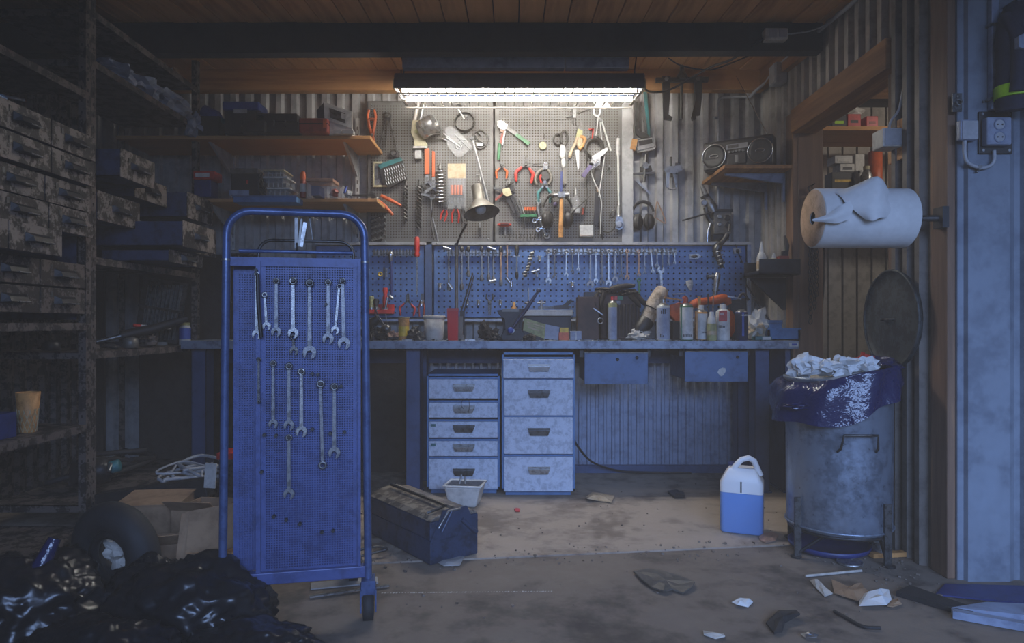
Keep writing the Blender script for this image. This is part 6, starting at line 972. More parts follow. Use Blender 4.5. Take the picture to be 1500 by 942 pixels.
T('small_plastic_tub', 'small square white plastic tub before the lower drawer unit', 'tub', [P('tub', 'white', ('hex8', [(-.335, 3.60, .003), (-.19, 3.57, .003), (-.17, 3.68, .003), (-.315, 3.71, .003)], [(-.36, 3.58, .115), (-.165, 3.55, .115), (-.14, 3.70, .115), (-.335, 3.73, .115)]), bevel=.012), P('inside', 'steel_dark', ('hex8', [(-.345, 3.595, .114), (-.175, 3.565, .114), (-.152, 3.688, .114), (-.325, 3.715, .114)], [(-.345, 3.595, .1165), (-.175, 3.565, .1165), (-.152, 3.688, .1165), (-.325, 3.715, .1165)])),
    P('rim', 'paper_white', ('tube', [(-.36, 3.58, .115), (-.165, 3.55, .115), (-.14, 3.70, .115), (-.335, 3.73, .115)], .006, 6, {'closed': True})), P('spoon', 'steel', ('tube', [(-.28, 3.63, .11), (-.27, 3.65, .16)], .005, 6), ('tube', [(-.25, 3.63, .11), (-.25, 3.65, .15)], .006, 6))])
# ------------------------------------------------------------------ things on the floor
def FL(px, py, z=0): d_ = (H - z) * 1000 / (py - 475); return ((px - 750) / 1000 * d_, d_)
def scrap(name, lab, cat, pts, mat, h=.006, seed=0, lift=.003, wav=.008):
    def f(g):
        r = random.Random(seed); P_ = [FL(*p) for p in pts]; cx_ = sum(p[0] for p in P_) / len(P_); cy_ = sum(p[1] for p in P_) / len(P_)
        n = len(P_); top = [(x, y, lift + h + r.uniform(0, wav)) for x, y in P_] + [((x + cx_) / 2, (y + cy_) / 2, lift + h + r.uniform(.3, 1.6) * wav) for x, y in P_] + [(cx_, cy_, lift + h + wav)]
        bot = [(x, y, z - h) for x, y, z in top]; N_ = len(top)
        fs = [(i, (i + 1) % n, n + (i + 1) % n, n + i) for i in range(n)] + [(n + i, n + (i + 1) % n, 2 * n) for i in range(n)]
        g.add(top + bot, fs + [tuple(a + N_ for a in q_) for q_ in fs] + [(i, (i + 1) % n, N_ + (i + 1) % n, N_ + i) for i in range(n)])
    T(name, lab, cat, [P(None, mat, f)])
scrap('paper_sheet', 'folded white paper scrap on the floor in front of the bin', 'paper', [(1258, 876), (1290, 871), (1302, 872), (1306, 882), (1299, 892), (1259, 893)], 'paper_white', .002, 1, wav=.02)
scrap('cardboard_scrap', 'torn brown cardboard under the white paper scrap', 'cardboard', [(1218, 856), (1225, 862), (1240, 864), (1262, 856), (1266, 868), (1276, 876), (1256, 886), (1238, 878), (1222, 874)], 'cardboard', .003, 2, wav=.014)
scrap('cardboard_scrap', 'small tan card poking out beyond the white paper scrap', 'cardboard', [(1303, 882), (1316, 880), (1321, 888), (1308, 893), (1300, 892)], 'cardboard', .003, 3)
scrap('card_flap', 'dull grey card standing by the torn brown cardboard', 'cardboard', [(1186, 853), (1194, 851), (1206, 862), (1220, 872), (1208, 876), (1196, 866)], 'plaster', .003, 4, wav=.012)
scrap('flattened_glove', 'flattened grey work glove on the concrete in mid floor', 'glove', [(928, 842), (950, 838), (975, 843), (1000, 852), (1018, 858), (1015, 865), (1000, 872), (985, 868), (972, 873), (955, 866), (940, 855)], 'lamp_grey', .006, 5, wav=.010)
scrap('white_scrap', 'torn white scrap on the floor between the glove and the bin', 'paper', [(1072, 888), (1082, 882), (1098, 881), (1103, 885), (1096, 891), (1080, 891)], 'paper_white', .002, 6, wav=.012)
scrap('wood_chip', 'flat pale wood chip nearest the viewer', 'wood chip', [(1030, 928), (1060, 932), (1062, 937), (1048, 938), (1031, 934)], 'plaster', .004, 7)
scrap('bench_offcut', 'pale crumpled wrapper lying beside the taller drawer unit', 'wrapper', [(858, 731), (868, 727), (890, 726), (900, 731), (896, 738), (876, 736), (860, 737)], 'beige', .003, 8, wav=.02)
scrap('dark_offcut', 'black metal offcut lying under the bench end', 'offcut', [(978, 724), (990, 721), (1002, 725), (1003, 731), (988, 731)], 'black_metal', .012, 9)
scrap('red_stopper', 'small red bottle cap on the floor before the drawers', 'cap', [(753, 748), (757, 746.5), (762, 748), (761, 751), (755, 751)], 'red', .006, 10, wav=.002)
scrap('metal_plate', 'thin grey metal plate lying beside the toolbox', 'plate', [(640, 826), (655, 818), (680, 820), (674, 831), (650, 832)], 'galv', .003, 11)
scrap('brown_lid', 'round brownish lid flat on the floor between canister and bin', 'lid', [(1112, 789), (1120, 784), (1132, 783), (1140, 787), (1136, 794), (1122, 797), (1114, 794)], 'pink', .006, 12, wav=.004)
scrap('oily_rag', 'dark greasy rag on the floor near the bottom edge', 'rag', [(1122, 918), (1140, 904), (1166, 903), (1172, 910), (1150, 916), (1146, 930), (1134, 932)], 'cloth_dark', .006, 13, wav=.02)
scrap('silver_strip', 'short bright strip on the floor beside the greasy rag', 'strip', [(1172, 932), (1184, 931), (1199, 935), (1197, 939), (1180, 938)], 'chrome', .003, 14)
T('thin_rod', 'thin pale stick lying on the floor below the bin stand', 'stick', [P(None, 'plaster', ('cyl', (*FL(1180, 844, .006), .006), (*FL(1262, 836, .006), .006), .005))])
T('yellow_rod', 'yellow wooden rod on the floor behind the bin leg', 'stick', [P(None, 'tan', ('box', *FL(1276, 818), .004, *[a + b_ for a, b_ in zip(FL(1276, 818), (.20, .03))], .022, (0, 0, 8)))])
T('black_hose', 'thin black hose lying curved in front of the cardboard scraps', 'hose', [P(None, 'rubber', ('wire', [(*FL(1222, 895, .008), .008), (*FL(1240, 905, .008), .008), (*FL(1265, 918, .008), .008), (*FL(1290, 920, .008), .008)], .006))])
tcan = FL(1297, 818)
T('steel_tin', 'small open steel tin on the floor behind the bin', 'tin', [P('body', 'steel', ('lathe', (tcan[0], tcan[1] + .03, .003), (0, 0, 1), [(.034, 0), (.036, .002), (.036, .056), (.032, .056), (.032, .01), (.001, .01)], 24, False)), P('rim', 'chrome', ('ring', (tcan[0], tcan[1] + .03, .059), .036, .002, (0, 0, 1), 24))])
T('steel_disc', 'round bright lid lying on the dark floor under the bin stand', 'lid', [P(None, 'steel', ('lathe', (1.36, 2.75, .003), (0, 0, 1), [(.05, 0), (.05, .008), (.045, .008), (.044, .003)], 24))])
T('oil_tray', 'dark round oil tray on the floor under the bin', 'tray', [P(None, 'navy', ('lathe', (1.36, 2.93, .003), (0, 0, 1), [(.14, 0), (.16, .012), (.165, .03), (.16, .03), (.15, .012), (.001, .006)], 36, False))])
T('metal_profile', 'bent galvanised channel lying at the foot of the blue wall', 'metal profile', [P('channel', 'galv_blue', ('hex8', [(1.44, 2.23, .003), (1.80, 2.02, .003), (1.82, 2.06, .003), (1.46, 2.27, .003)], [(1.44, 2.23, .028), (1.80, 2.02, .028), (1.82, 2.06, .022), (1.46, 2.27, .022)])), P('flange', 'galv_blue', ('hex8', [(1.47, 2.28, .003), (1.84, 2.08, .003), (1.86, 2.20, .003), (1.60, 2.30, .003)], [(1.47, 2.28, .02), (1.84, 2.08, .05), (1.86, 2.20, .055), (1.60, 2.30, .03)])), P('lug', 'steel', ('box', 1.66, 2.14, .03, 1.72, 2.17, .07, (0, 10, -30)))])
T('rubber_mat', 'worn dark rubber strip lying before the galvanised channel', 'mat', [P(None, 'rubber', ('hex8', [(1.36, 2.42, .002), (1.50, 2.24, .002), (1.56, 2.27, .002), (1.44, 2.47, .002)], [(1.36, 2.42, .018), (1.50, 2.24, .02), (1.56, 2.27, .016), (1.44, 2.47, .022)]))])
T('black_plate', 'dark sheet lying against the foot of the blue wall', 'sheet', [P(None, 'navy', ('hex8', [(1.50, 2.42, .003), (1.95, 2.28, .003), (2.0, 2.48, .003), (1.60, 2.52, .003)], [(1.50, 2.42, .008), (1.95, 2.28, .012), (2.0, 2.48, .012), (1.60, 2.52, .008)]))])
def grit(g):
    r = random.Random(9)
    for k in range(650):
        x = r.uniform(-1.3, 1.9); y = r.uniform(1.9, 4.2) if r.random() < .6 else JY(x) + r.gauss(-.02, .06)
        if k % 3 == 0: x = r.uniform(1.25, 2.0); y = r.uniform(2.3, 2.9)
        if y > 2.5 and x > 1.6: continue
        s = abs(r.gauss(.0015, .0016)) + .0008; g.box(x - s, y - s, .001, x + s, y + s * .7, .002 + s, (r.uniform(0, 30), 0, r.uniform(0, 180)))
T('floor_grit', 'grit, chips and crumbs strewn over the concrete floor', 'debris', [P(None, 'concrete', grit)], kind='stuff')
# ------------------------------------------------------------------ store room
T('store_shelf', 'board shelf seen through the doorway', 'shelf', [P('board', 'wood_x', bx(1.84, 4.22, 2.165, 2.9, 4.62, 2.19)), P('board', 'wood_x', bx(1.84, 4.25, 1.79, 2.9, 4.65, 1.812)), P('board', 'wood_x', bx(1.84, 4.25, 2.5, 2.9, 4.65, 2.52)), P('upright', 'galv', bx(1.90, 4.24, 0, 1.925, 4.27, 2.6)), P('upright', 'galv', bx(2.86, 4.24, 0, 2.885, 4.27, 2.6)), P('upright', 'galv', bx(1.90, 4.6, 0, 1.925, 4.63, 2.6)), P('upright', 'galv', bx(2.86, 4.6, 0, 2.885, 4.63, 2.6))])
d = 4.3; b = B(d); ya = shy(2.19, d) ; yb = shy(1.812, d)
for n_, l, c_, mt, bxs, lb in (('red_box', 'dark red box with a bright lid in the store room', 'box', 'red', (1237, ya - 20, 1256, ya - .2), 'black'), ('red_box', 'bright red box standing apart on the store room upper board', 'box', 'red', (1264, ya - 17, 1281, ya - .2), 'red_brown'), ('black_box', 'dark box at the inner end of the store room upper board', 'box', 'black', (1214, ya - 18, 1235, ya - .2), 'hivis'),
        ('white_box', 'pale box low on the store room shelf beside the dark one', 'box', 'white', (1226, yb - 36, 1247, yb - 24.3), 'black'), ('black_box', 'dark box with a yellow label on the store room shelf', 'box', 'black', (1214, yb - 24, 1246, yb - .2), 'yellow'), ('grey_box', 'grey carton stacked on pale boxes in the store room', 'box', 'galv', (1218, yb - 48, 1244, yb - 36.3), 'white'), ('white_box', 'narrow white box standing upright in the store room', 'box', 'white', (1248, yb - 50, 1262, yb - .2), 'steel_dark')):
    T(n_, l, c_, [P('box', mt, ('box', bxs[0], bxs[1], -14, bxs[2], bxs[3], 10), bevel=.003), P('label', lb, ('box', bxs[0] + 4, (bxs[1] + bxs[3]) / 2 - 1, 10, bxs[2] - 4, (bxs[1] + bxs[3]) / 2 + 3, 10.4))], b)
T('white_bag', 'white plastic bag with green print on the highest part of the store room shelf', 'bag', [P('bag', 'white', ('ell', (1246, ya - 26, -2), 18, 7, 10, {'lump': .5, 'seed': 6, 'sub': 3})), P('print', 'hivis', ('ell', (1234, ya - 27, 3), 8, 5, 7))], b)
T('orange_tube', 'tall orange cardboard tube standing in the store room', 'tube', [P('tube', 'orange', ('lathe', (1275, yb - .2, 14), (0, -1, 0), [(9, 0), (9, 52), (7, 52), (7, 2)], 22, False)), P('end', 'red_brown', ('cyl', (1275, yb - 50, 14), (1275, yb - 51.8, 14), 7))], b)
T('steel_flask', 'dull steel flask in front of the orange tube', 'flask', [P('body', 'steel', ('lathe', (1258, yb - .2, 22), (0, -1, 0), [(7.5, 0), (8, 2), (8, 16), (5, 22), (4, 24)], 20)), P('cap', 'cream', ('lathe', (1258, yb - .2, 22), (0, -1, 0), [(4.6, 24), (4.6, 29)], 16))], b)
T('hanging_cable', 'black cord hanging down the planks in the store room', 'cord', [P(None, 'black', ('wire', [(2.20, 4.82, 1.7), (2.19, 4.80, 1.2), (2.14, 4.80, .8), (2.12, 4.81, .3), (2.12, 4.8, .006)], .006))])
# ================================================================== LEFT SHELVING
def shelving(name, lab, xf, xb, y0, y1, ztop, zs, mat='shelf_steel'):
    posts = []
    for (x, y) in ((xf, y0), (xf, y1), (xb, y0), (xb, y1)):
        sx = .034 if x == xf else -.034
        posts.append(P('post', mat, bx(min(x, x - sx), y - .002, .003, max(x, x - sx), y + .001, ztop), bx(x - (.003 if x == xf else 0), y, .003, x + (0 if x == xf else .003), y + .034, ztop),
                       sub=[P('slot', 'hole_dark', *[bx(x + (0 if x == xf else -.0005), y + .010, .1 + k * .05, x + .0012, y + .018, .112 + k * .05) for k in range(int((ztop - .1) / .05))], *[bx(min(x, x - sx) + .012, y - .0032, .1 + k * .05, min(x, x - sx) + .020, y - .002, .112 + k * .05) for k in range(int((ztop - .1) / .05))])] if x == xf else ()))
    shelves = [P('shelf_board', mat, bx(xb, y0 + .003, z - .004, xf - .004, y1 + .03, z), bx(xf - .004, y0 + .003, z - .032, xf - .0005, y1 + .03, z), bx(xb, y0 + .003, z - .032, xf, y0 + .006, z)) for z in zs]
    return T(name, lab, 'shelving', posts + shelves)
XS = -1.89
shelving('steel_shelving', 'dark slotted steel shelving farther off along the side wall', XS, -2.36, 3.068, 4.10, 2.55, (.15, .84, 1.27, 2.16, 2.385))
shelving('steel_shelving', 'dark slotted steel shelving nearer the viewer holding the drawer bank', XS, -2.36, 2.02, 3.03, 2.43, (.06, .52, .97, 2.00))
for o_ in bpy.data.objects:
    if o_.name.startswith('slot') and o_.parent: o_['kind'] = 'stuff'
T('backing_sheet', 'dark blue sheet closing the back of the nearer shelving', 'panel', [P(None, 'toolbox_blue', bx(-2.375, 2.05, 1.9, -2.365, 3.06, 2.42))])
T('backing_sheet', 'dark sheet closing the lower back of the nearer shelving', 'panel', [P(None, 'black_metal', bx(-2.375, 2.05, .05, -2.365, 3.02, 1.89))])
# drawer bank on the nearer shelving: each drawer is its own thing, fronts face the aisle
def sdrawer(y0, y1, z0, z1, out, mat='drawer_rust', depth=.34, label=None):
    xf = XS + out; yc = (y0 + y1) / 2; zc_ = (z0 + z1) / 2
    return P('drawer', mat, bx(xf - .004, y0 + .003, z0 + .003, xf, y1 - .003, z1 - .003), bevel=.0015, label=label, sub=[
        P('tray', 'drawer_navy', bx(xf - depth, y0 + .006, z0 + .008, xf - .004, y0 + .010, z1 - .008), bx(xf - depth, y1 - .010, z0 + .008, xf - .004, y1 - .006, z1 - .008), bx(xf - depth, y0 + .006, z0 + .008, xf - .004, y1 - .006, z0 + .012), bx(xf - depth, y0 + .006, z0 + .008, xf - depth + .004, y1 - .006, z1 - .008)),
        P('handle', 'black', ('hex8', [(xf, yc - .062, zc_ - .014), (xf + .030, yc - .05, zc_ - .012), (xf + .030, yc + .05, zc_ - .012), (xf, yc + .062, zc_ - .014)], [(xf, yc - .062, zc_ + .020), (xf + .022, yc - .05, zc_ + .008), (xf + .022, yc + .05, zc_ + .008), (xf, yc + .062, zc_ + .020)])),
        P('grip_edge', 'steel', ('cyl', (xf + .031, yc - .01, zc_ - .012), (xf + .031, yc + .05, zc_ - .012), .003)),
        P('label_frame', 'steel_dark', bx(xf, yc - .085, zc_ + .012, xf + .002, yc - .07, zc_ + .035), bx(xf, yc + .07, zc_ - .02, xf + .0015, yc + .075, zc_ + .02))])
rowsz = [1.79 - .112 * k for k in range(7)]
cols = [(2.13, 2.44), (2.44, 2.735), (2.735, 3.025)]; ds = []
for k in range(7):
    for c, (ya, yb) in enumerate(cols):
        if k == 4 and c == 2: continue
        if k < 5: ds.append(sdrawer(ya, yb, rowsz[k] - .110, rowsz[k], .045 if k < 2 else (.035 if k == 3 else (.02 if k < 4 else .09))))
        else: ds.append(sdrawer(ya, yb, rowsz[k] - .110, rowsz[k], .0, 'shelf_steel'))
T('drawer_cabinet', 'bank of rust speckled steel parts drawers on the nearer shelving', 'drawer cabinet', [P('side', 'drawer_navy', bx(-2.32, 3.0250, .985, -1.93, 3.0270, 1.797)), P('side', 'drawer_navy', bx(-2.32, 2.12, .985, -1.93, 2.126, 1.80)), P('top', 'shelf_steel', bx(-2.32, 2.12, 1.792, -1.93, 3.0245, 1.797)), *ds])
T('drawer_cabinet', 'bank of rusty steel drawers, several pulled out, beyond the slotted post', 'drawer cabinet', [P('side', 'black_metal', bx(-2.31, 3.105, 1.275, -1.93, 3.109, 1.78)), P('back', 'black_metal', bx(-2.32, 3.105, 1.275, -2.315, 4.095, 1.78)),
    sdrawer(3.11, 3.415, 1.636, 1.773, .105, label='pulled out drawer with peeling cream paint'), sdrawer(3.11, 3.47, 1.44, 1.58, .0), sdrawer(3.42, 3.74, 1.60, 1.72, .0), sdrawer(3.76, 4.09, 1.55, 1.70, .10, label='pulled out drawer with pale chipped edges'),
    sdrawer(3.42, 3.80, 1.352, 1.49, .24, depth=.44, label='long drawer pulled far out'), sdrawer(3.42, 3.80, 1.275, 1.345, .17), sdrawer(3.82, 4.09, 1.36, 1.52, .12)])
def jumble(name, lab, cat, x0, x1, y0, y1, z, n, seed, mats, s=(.02, .07)):
    """a few separate pieces lying on a shelf; each its own thing"""
    r = random.Random(seed)
    for k in range(n):
        x, y = r.uniform(x0, x1), y0 + (y1 - y0) * (k + .5) / n; a = r.uniform(s[0], s[1]); h = r.uniform(.4, 1) * a; mt = mats[k % len(mats)]
        kind = k % 3
        if kind == 0: ops = [('lathe', (x, y, z), (0, 0, 1), [(a * .6, 0), (a * .7, .004), (a * .7, h), (a * .3, h + .01)], 14)]
        elif kind == 1: ops = [('box', x - a, y - a * .5, z, x + a, y + a * .5, z + h, (0, 0, r.uniform(-25, 25)))]
        else: ops = [('ell', (x, y, z + h * .55), a, a * .8, h * .6, {'lump': .6, 'seed': seed + k})]
        nm = (name, lab)[0]
        T(name[kind], lab[kind] % ORD[k], cat[kind], [P(None, mt, *ops)])
jumble(('steel_pot', 'dark_block', 'cable_bundle'), ('dark pot on the waist high shelf, %s piece from the viewer', 'dark flat block on the waist high shelf, %s piece from the viewer', 'dark bundle on the waist high shelf, %s piece from the viewer'), ('pot', 'block', 'bundle'), -2.2, -1.97, 3.12, 4.05, .842, 8, 3, ('black_metal', 'shelf_steel', 'cloth_dark', 'lamp_grey'), (.03, .08))
T('glass_jar', 'small jar with a blue label and grey lid on the waist high shelf', 'jar', [P('body', 'white', ('lathe', (-1.94, 4.05, .843), (0, 0, 1), [(.03, 0), (.032, .002), (.032, .10), (.026, .115)], 20)), P('label', 'case_blue', ('lathe', (-1.94, 4.05, .843), (0, 0, 1), [(.0325, .035), (.0325, .10)], 20)), P('lid', 'olive', ('lathe', (-1.94, 4.05, .843), (0, 0, 1), [(.028, .115), (.028, .13), (.02, .132)], 18))])
T('long_drill', 'long dark drill lying at a slant on the waist high shelf', 'tool', [P('body', 'black', ('tube', [(-2.15, 3.75, .90), (-2.02, 3.85, .94), (-1.88, 3.95, 1.0)], [.03, .026, .018], 10)), P('tip', 'steel', ('cyl', (-2.15, 3.75, .90), (-2.24, 3.68, .87), .012))])
T('red_tipped_rod', 'pale rod with a red tip lying on the waist high shelf', 'rod', [P('rod', 'white', ('cyl', (-2.12, 3.9, .955), (-2.0, 4.0, .94), .008)), P('tip', 'red', ('cyl', (-2.15, 3.875, .959), (-2.12, 3.9, .955), .010))])
def fins(g):
    for k in range(9): g.box(-2.19 + k * .024, 4.06, .87, -2.182 + k * .024, 4.075, 1.20, (0, 9, 0))
T('finned_grille', 'dark slotted comb like grille leaning on the waist high shelf', 'grille', [P('fins', 'steel', fins), P('frame', 'steel_dark', ('box', -2.23, 4.076, .862, -1.96, 4.082, 1.23, (0, 9, 0)), ('box', -2.22, 4.05, 1.05, -1.965, 4.085, 1.065, (0, 9, 0)))])
T('small_wrapper', 'crumpled clear wrapping draped over the edge of a high shelf', 'wrapping', [P(None, 'jacket_grey', ('ell', (-1.99, 3.42, 2.225), .07, .10, .045, {'lump': .8, 'seed': 3, 'sub': 3}), ('ell', (-1.96, 3.62, 2.225), .08, .12, .045, {'lump': .8, 'seed': 5, 'sub': 3}), ('ell', (-1.93, 3.85, 2.215), .08, .14, .05, {'lump': .8, 'seed': 7, 'sub': 3}), ('ell', (-1.89, 4.05, 2.15), .05, .07, .06, {'lump': .9, 'seed': 9, 'sub': 3}))])
T('paper_fold', 'small folded brown paper on the shelf just under the ceiling', 'paper', [P('sheet', 'cardboard', ('hex8', [(-2.02, 4.0, 2.388), (-1.94, 4.0, 2.388), (-1.93, 4.04, 2.388), (-2.02, 4.04, 2.388)], [(-1.995, 4.0, 2.475), (-1.985, 4.0, 2.475), (-1.98, 4.04, 2.475), (-1.99, 4.04, 2.475)])), P('edge', 'white', ('box', -1.985, 3.996, 2.39, -1.975, 4.0, 2.47, (0, -18, 0)))])
jumble(('dark_tin', 'black_carton', 'cloth_roll'), ('dark tin on the highest visible shelf, %s piece from the viewer', 'black carton on the highest visible shelf, %s piece from the viewer', 'dark cloth roll on the highest visible shelf, %s piece from the viewer'), ('tin', 'carton', 'cloth'), -2.2, -2.05, 3.15, 4.0, 2.386, 6, 8, ('black_metal', 'black', 'cloth_dark'), (.04, .08))
T('blue_tub', 'blue tub with tools on top of the near drawer bank', 'tub', [P('tub', 'cab_blue', bx(-2.12, 2.44, 1.80, -1.93, 2.62, 1.84), bevel=.01), P('contents', 'steel', ('cyl', (-2.05, 2.5, 1.84), (-1.93, 2.70, 1.85), .008), ('ell', (-2.0, 2.5, 1.85), .05, .05, .02, {'lump': .5, 'seed': 1}))])
T('basket_cup', 'brown cup with a lattice pattern on a low near shelf', 'cup', [P('cup', 'tan', ('lathe', (-1.985, 2.80, .522), (0, 0, 1), [(.028, 0), (.03, .002), (.044, .165), (.040, .165), (.027, .006)], 24, False)), P('lattice', 'cream', *[('tube', [(-1.985 + math.cos(a + s_ * t * .9) * (.0305 + .0145 * t * .6), 2.80 + math.sin(a + s_ * t * .9) * (.0305 + .0145 * t * .6), .524 + t * .095) for t in (0, .25, .5, .75, 1)], .0012, 4) for a in [k * math.pi / 6 for k in range(12)] for s_ in (1, -1)])])
T('blue_carton', 'dark blue carton beside the lattice cup', 'carton', [P(None, 'navy', bx(-2.12, 2.55, .522, -1.96, 2.70, .62))])
T('hanging_hooks', 'steel hooks and wires hanging in the gap before the rack', 'hooks', [P('wire', 'steel', *[('wire', [(-1.80 + k * .022, 4.38, 1.42), (-1.80 + k * .022, 4.36, 1.25), (-1.795 + k * .024, 4.36, 1.12 - .03 * (k % 2)), (-1.785 + k * .024, 4.35, 1.10)], .003, 5) for k in range(4)]), P('rail', 'steel_dark', bx(-1.84, 4.37, 1.41, -1.68, 4.474, 1.42))])
# low rear corner: cables, cartons, engine bits
r = random.Random(31)
def tangle(seed, x0, x1, y0, y1, z, n, rr2):
    r = random.Random(seed)
    return [('wire', [(r.uniform(x0, x1), r.uniform(y0, y1), z + rr2 + r.uniform(0, .10)) for _ in range(6)], rr2, 6, 5) for _ in range(n)]
T('low_bench', 'rough low board carrying scrap behind the cartons', 'board', [P('board', 'shelf_steel', bx(-1.86, 3.15, .12, -1.48, 3.78, .15)), P('block', 'shelf_steel', bx(-1.84, 3.2, .003, -1.78, 3.75, .12)), P('block', 'shelf_steel', bx(-1.56, 3.2, .003, -1.50, 3.75, .12))])
T('cable_tangle', 'tangle of dark cables on the rough low board', 'cable', [P(None, 'cable', *tangle(1, -1.8, -1.4, 3.25, 3.6, .15, 3, .006), *tangle(2, -1.8, -1.45, 3.25, 3.7, .15, 3, .009))])
T('black_hose_coil', 'thick black hose heaped on the lowest far shelf', 'hose', [P(None, 'rubber', *tangle(5, -2.25, -2.0, 3.25, 3.9, .168, 4, .014))])
T('electric_motor', 'dark teal machine body on the lowest far shelf', 'machine', [P('body', 'black_metal', ('lathe', (-2.12, 3.3, .225), (1, .2, .25), [(.04, 0), (.065, .01), (.065, .15), (.04, .17)], 20)), P('cap', 'teal', ('lathe', (-2.12, 3.3, .225), (1, .2, .25), [(.03, .17), (.03, .21), (.012, .215)], 16)), P('pipe', 'steel', ('wire', [(-1.97, 3.33, .27), (-1.94, 3.30, .29), (-1.93, 3.27, .26)], .008))])
T('chrome_tap', 'small chrome fitting sticking up from the scrap on the low board', 'fitting', [P(None, 'chrome', ('lathe', (-1.55, 3.6, .15), (.2, 0, 1), [(.03, 0), (.03, .02), (.012, .03), (.012, .09), (.003, .13)], 14))])
T('long_black_box', 'long flat black box lying behind the cardboard cartons', 'box', [P('box', 'black_metal', ('box', -1.86, 3.04, .16, -1.36, 3.12, .24, (0, -8, 0)), bevel=.004)])
T('red_can', 'dark can with a red plastic lid showing behind the frame of the rack', 'lid', [P('body', 'steel_dark', bx(-1.46, 3.40, .003, -1.34, 3.52, .29)), P('lid', 'red', bx(-1.47, 3.39, .29, -1.33, 3.53, .325), bevel=.006)])
T('white_sheet', 'small white sheet standing at the edge of the rack', 'paper', [P(None, 'white', ('box', -1.36, 3.02, .24, -1.31, 3.025, .35, (0, 4, 0)))])
def carton(lab, x, y, z, L, W, Hh, rz, tilt=0, flaps=True, rx=0):
    mm = Matrix.Translation((x, y, z)) @ Euler((math.radians(rx), math.radians(tilt), math.radians(rz))).to_matrix().to_4x4(); F_ = lambda a, b_, c=0: mm @ V((a, b_, c)); t = .004
    ps = [P('side', 'cardboard', bx(-L / 2, -W / 2, 0, L / 2, -W / 2 + t, Hh)), P('side', 'cardboard', bx(-L / 2, W / 2 - t, 0, L / 2, W / 2, Hh)), P('side', 'cardboard', bx(-L / 2, -W / 2, 0, -L / 2 + t, W / 2, Hh)), P('side', 'cardboard', bx(L / 2 - t, -W / 2, 0, L / 2, W / 2, Hh)), P('bottom', 'cardboard', bx(-L / 2, -W / 2, 0, L / 2, W / 2, t))]
    if flaps:
        ps += [P('flap', 'cardboard', ('hex8', [(-L / 2, -W / 2, Hh), (L / 2, -W / 2, Hh), (L / 2, -W / 2 + t, Hh), (-L / 2, -W / 2 + t, Hh)], [(-L / 2, -W / 2 - .06, Hh + .05), (L / 2, -W / 2 - .06, Hh + .05), (L / 2, -W / 2 - .06 + t, Hh + .052), (-L / 2, -W / 2 - .06 + t, Hh + .052)])),
               P('flap', 'cardboard', ('hex8', [(L / 2 - t, -W / 2, Hh), (L / 2, -W / 2, Hh), (L / 2, W / 2, Hh), (L / 2 - t, W / 2, Hh)], [(L / 2 + .05, -W / 2, Hh + .03), (L / 2 + .052, -W / 2, Hh + .034), (L / 2 + .052, W / 2, Hh + .034), (L / 2 + .05, W / 2, Hh + .03)]))]
    T('cardboard_carton', lab, 'carton', ps, F_)
carton('closed brown cardboard box lying behind the pile of black bags', -1.52, 2.92, .002, .24, .22, .22, 8, flaps=False)
T('card_sheet', 'pale top sheet resting on the closed brown cardboard box', 'cardboard', [P(None, 'cardboard', ('box', -1.65, 2.80, .223, -1.39, 3.03, .228, (3, 0, 8)))])
carton('open cardboard carton with bent flaps beside the rack', -1.27, 2.86, .002, .20, .22, .21, -6)
carton('crumpled brown carton half buried between two others', -1.30, 2.62, .003, .2, .16, .14, 20)
T('cardboard_sheet', 'creased cardboard sheet bent over the front of the rack side', 'cardboard', [P('face', 'cardboard', ('hex8', [(-1.16, 2.42, .13), (-.96, 2.46, .17), (-.96, 2.465, .17), (-1.16, 2.425, .13)], [(-1.19, 2.52, .275), (-.97, 2.57, .305), (-.97, 2.575, .305), (-1.19, 2.525, .275)])), P('side', 'cardboard', ('hex8', [(-1.20, 2.40, .003), (-1.16, 2.42, .003), (-1.16, 2.425, .003), (-1.20, 2.405, .003)], [(-1.21, 2.50, .27), (-1.19, 2.52, .275), (-1.19, 2.525, .275), (-1.21, 2.505, .27)])), P('base', 'cardboard', bx(-1.16, 2.425, .003, -.96, 2.45, .15))])
T('silver_box', 'crumpled light metal sheet on the floor behind the cartons', 'metal sheet', [P(None, 'steel', ('ell', (-1.66, 2.80, .09), .06, .05, .05, {'lump': .9, 'seed': 3, 'sub': 1}))])
T('tyre', 'worn black tyre standing among the bags, rags stuffed in its hole', 'tyre', [P('tread', 'rubber', ('ring', (-1.37, 2.36, .175), .125, .055, (.35, 1, .1), 40, 14)), P('sidewall', 'black_metal', ('ring', (-1.355, 2.315, .17), .085, .016, (.35, 1, .1), 32, 8))])
T('stuffed_rag', 'crumpled pale rag stuffed inside the tyre', 'rag', [P(None, 'plaster', ('ell', (-1.36, 2.38, .17), .05, .03, .05, {'lump': .9, 'seed': 6, 'sub': 3}))])
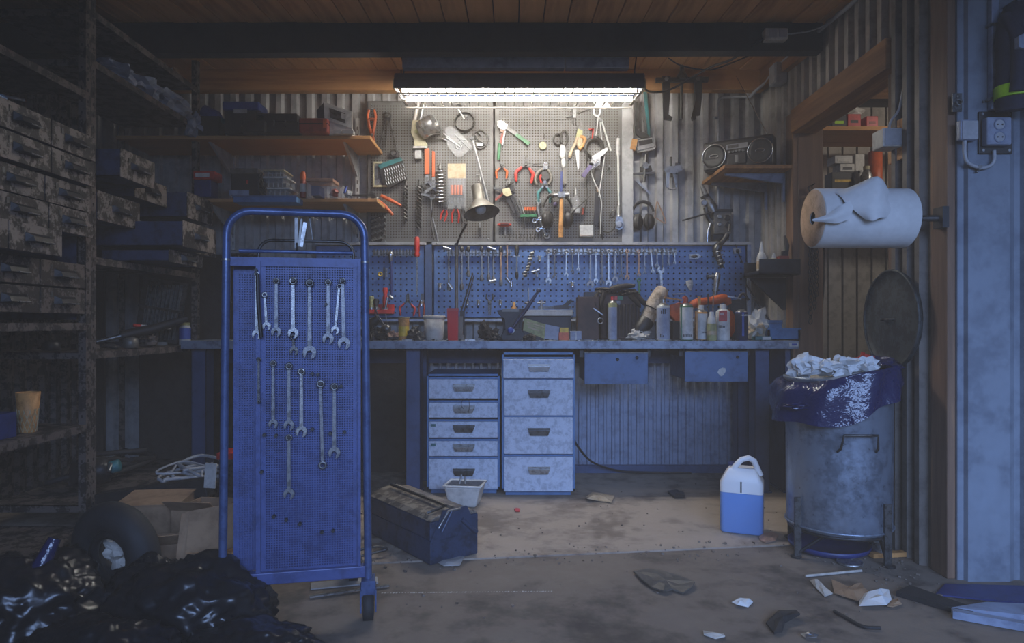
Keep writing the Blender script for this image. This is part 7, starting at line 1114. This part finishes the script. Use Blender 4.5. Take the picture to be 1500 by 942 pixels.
# black refuse bags heaped in front
def bagpile(x, y, rx, ry, rz_, seed, lab):
    def f(g):
        bm = bmesh.new(); bmesh.ops.create_icosphere(bm, subdivisions=5, radius=1); bm.verts.index_update(); vs = []
        for v in bm.verts:
            c = v.co; n1 = noise.noise(c * 2.1 + V((seed, 0, 0))); n2 = abs(noise.noise(c * 5.5 + V((0, seed, 0)))); n3 = abs(noise.noise(V((c.x * 9, c.y * 9, c.z * 4)) + V((seed, seed, 1)))); n4 = abs(noise.noise(V((c.x * 20, c.y * 16, c.z * 9)) + V((seed, 2, 1))))
            k = 1 + .22 * n1 - .20 * n2 - .07 * n3 - .02 * n4
            vs.append((x + c.x * rx * k, y + c.y * ry * k, max(.003 + .002 * n1, rz_ * .45 + c.z * rz_ * k)))
        g.add(vs, [[q_.index for q_ in fc.verts] for fc in bm.faces], True); bm.free()
    T('refuse_bag', lab, 'bag', [P(None, 'bag', f)])
bagpile(-.98, 2.12, .25, .20, .17, 1, 'glossy black refuse bag slumped against the foot of the rack')
bagpile(-1.10, 1.82, .24, .16, .12, 5, 'black refuse bag in the very front of the heap')
bagpile(-.74, 1.93, .20, .14, .085, 9, 'low black refuse bag spreading under the rack castor')
bagpile(-1.5, 2.1, .24, .22, .18, 12, 'black refuse bag leaning towards the near shelving')
bagpile(-1.16, 2.20, .16, .12, .15, 17, 'tall black refuse bag bunched beside the tyre')
T('blue_sheet_roll', 'dark blue plastic roll leaning beside the near shelving', 'plastic sheet', [P('roll', 'liner_blue', ('tube', [(-1.50, 1.98, .02), (-1.47, 2.05, .12), (-1.42, 2.12, .30)], [.05, .04, .018], 12))])
T('floor_strips', 'steel strips lying on the floor between rack and toolbox', 'strips', [P('strip', 'steel', ('box', -.72, 2.44, .006, -.44, 2.455, .012, (0, 0, 22))), P('strip', 'galv', ('box', -.74, 2.50, .003, -.50, 2.56, .008, (0, 0, 15))), P('loop', 'steel_dark', ('wire', [(-.70, 2.75, .03), (-.58, 2.80, .05), (-.52, 2.84, .03), (-.60, 2.80, .02), (-.72, 2.72, .01)], .006))])

T('shade_sheet', 'added dark sheet standing in for the shade behind the bench end and far shelving', 'sheet', [P(None, 'cloth_dark', bx(-2.43, 4.448, .003, -.63, 4.470, .79), bx(-2.43, 4.448, .79, -1.66, 4.470, 1.42))])  # dark sheet added in place of the deep shade on the back wall
T('shade_sheet', 'narrow added dark sheet standing in for the shade beside the side wall', 'sheet', [P(None, 'cloth_dark', bx(-2.79, 4.448, .003, -2.66, 4.470, 1.42))])  # second added sheet, its dark colour stands for shade in the corner
def chalk(g_):
    r = random.Random(12)
    for k in range(60):
        px = 560 + k * 4.2; x, y = FL(px, 869 - k * .04); s = r.uniform(.001, .0035); g_.box(x - s * 1.6, y - s, .0005, x + s * 1.6, y + s, .0012, (0, 0, r.uniform(0, 90)))
T('chalk_marks', 'broken pale chalk line across the concrete before the toolbox', 'marks', [P(None, 'plaster', chalk)], kind='stuff')
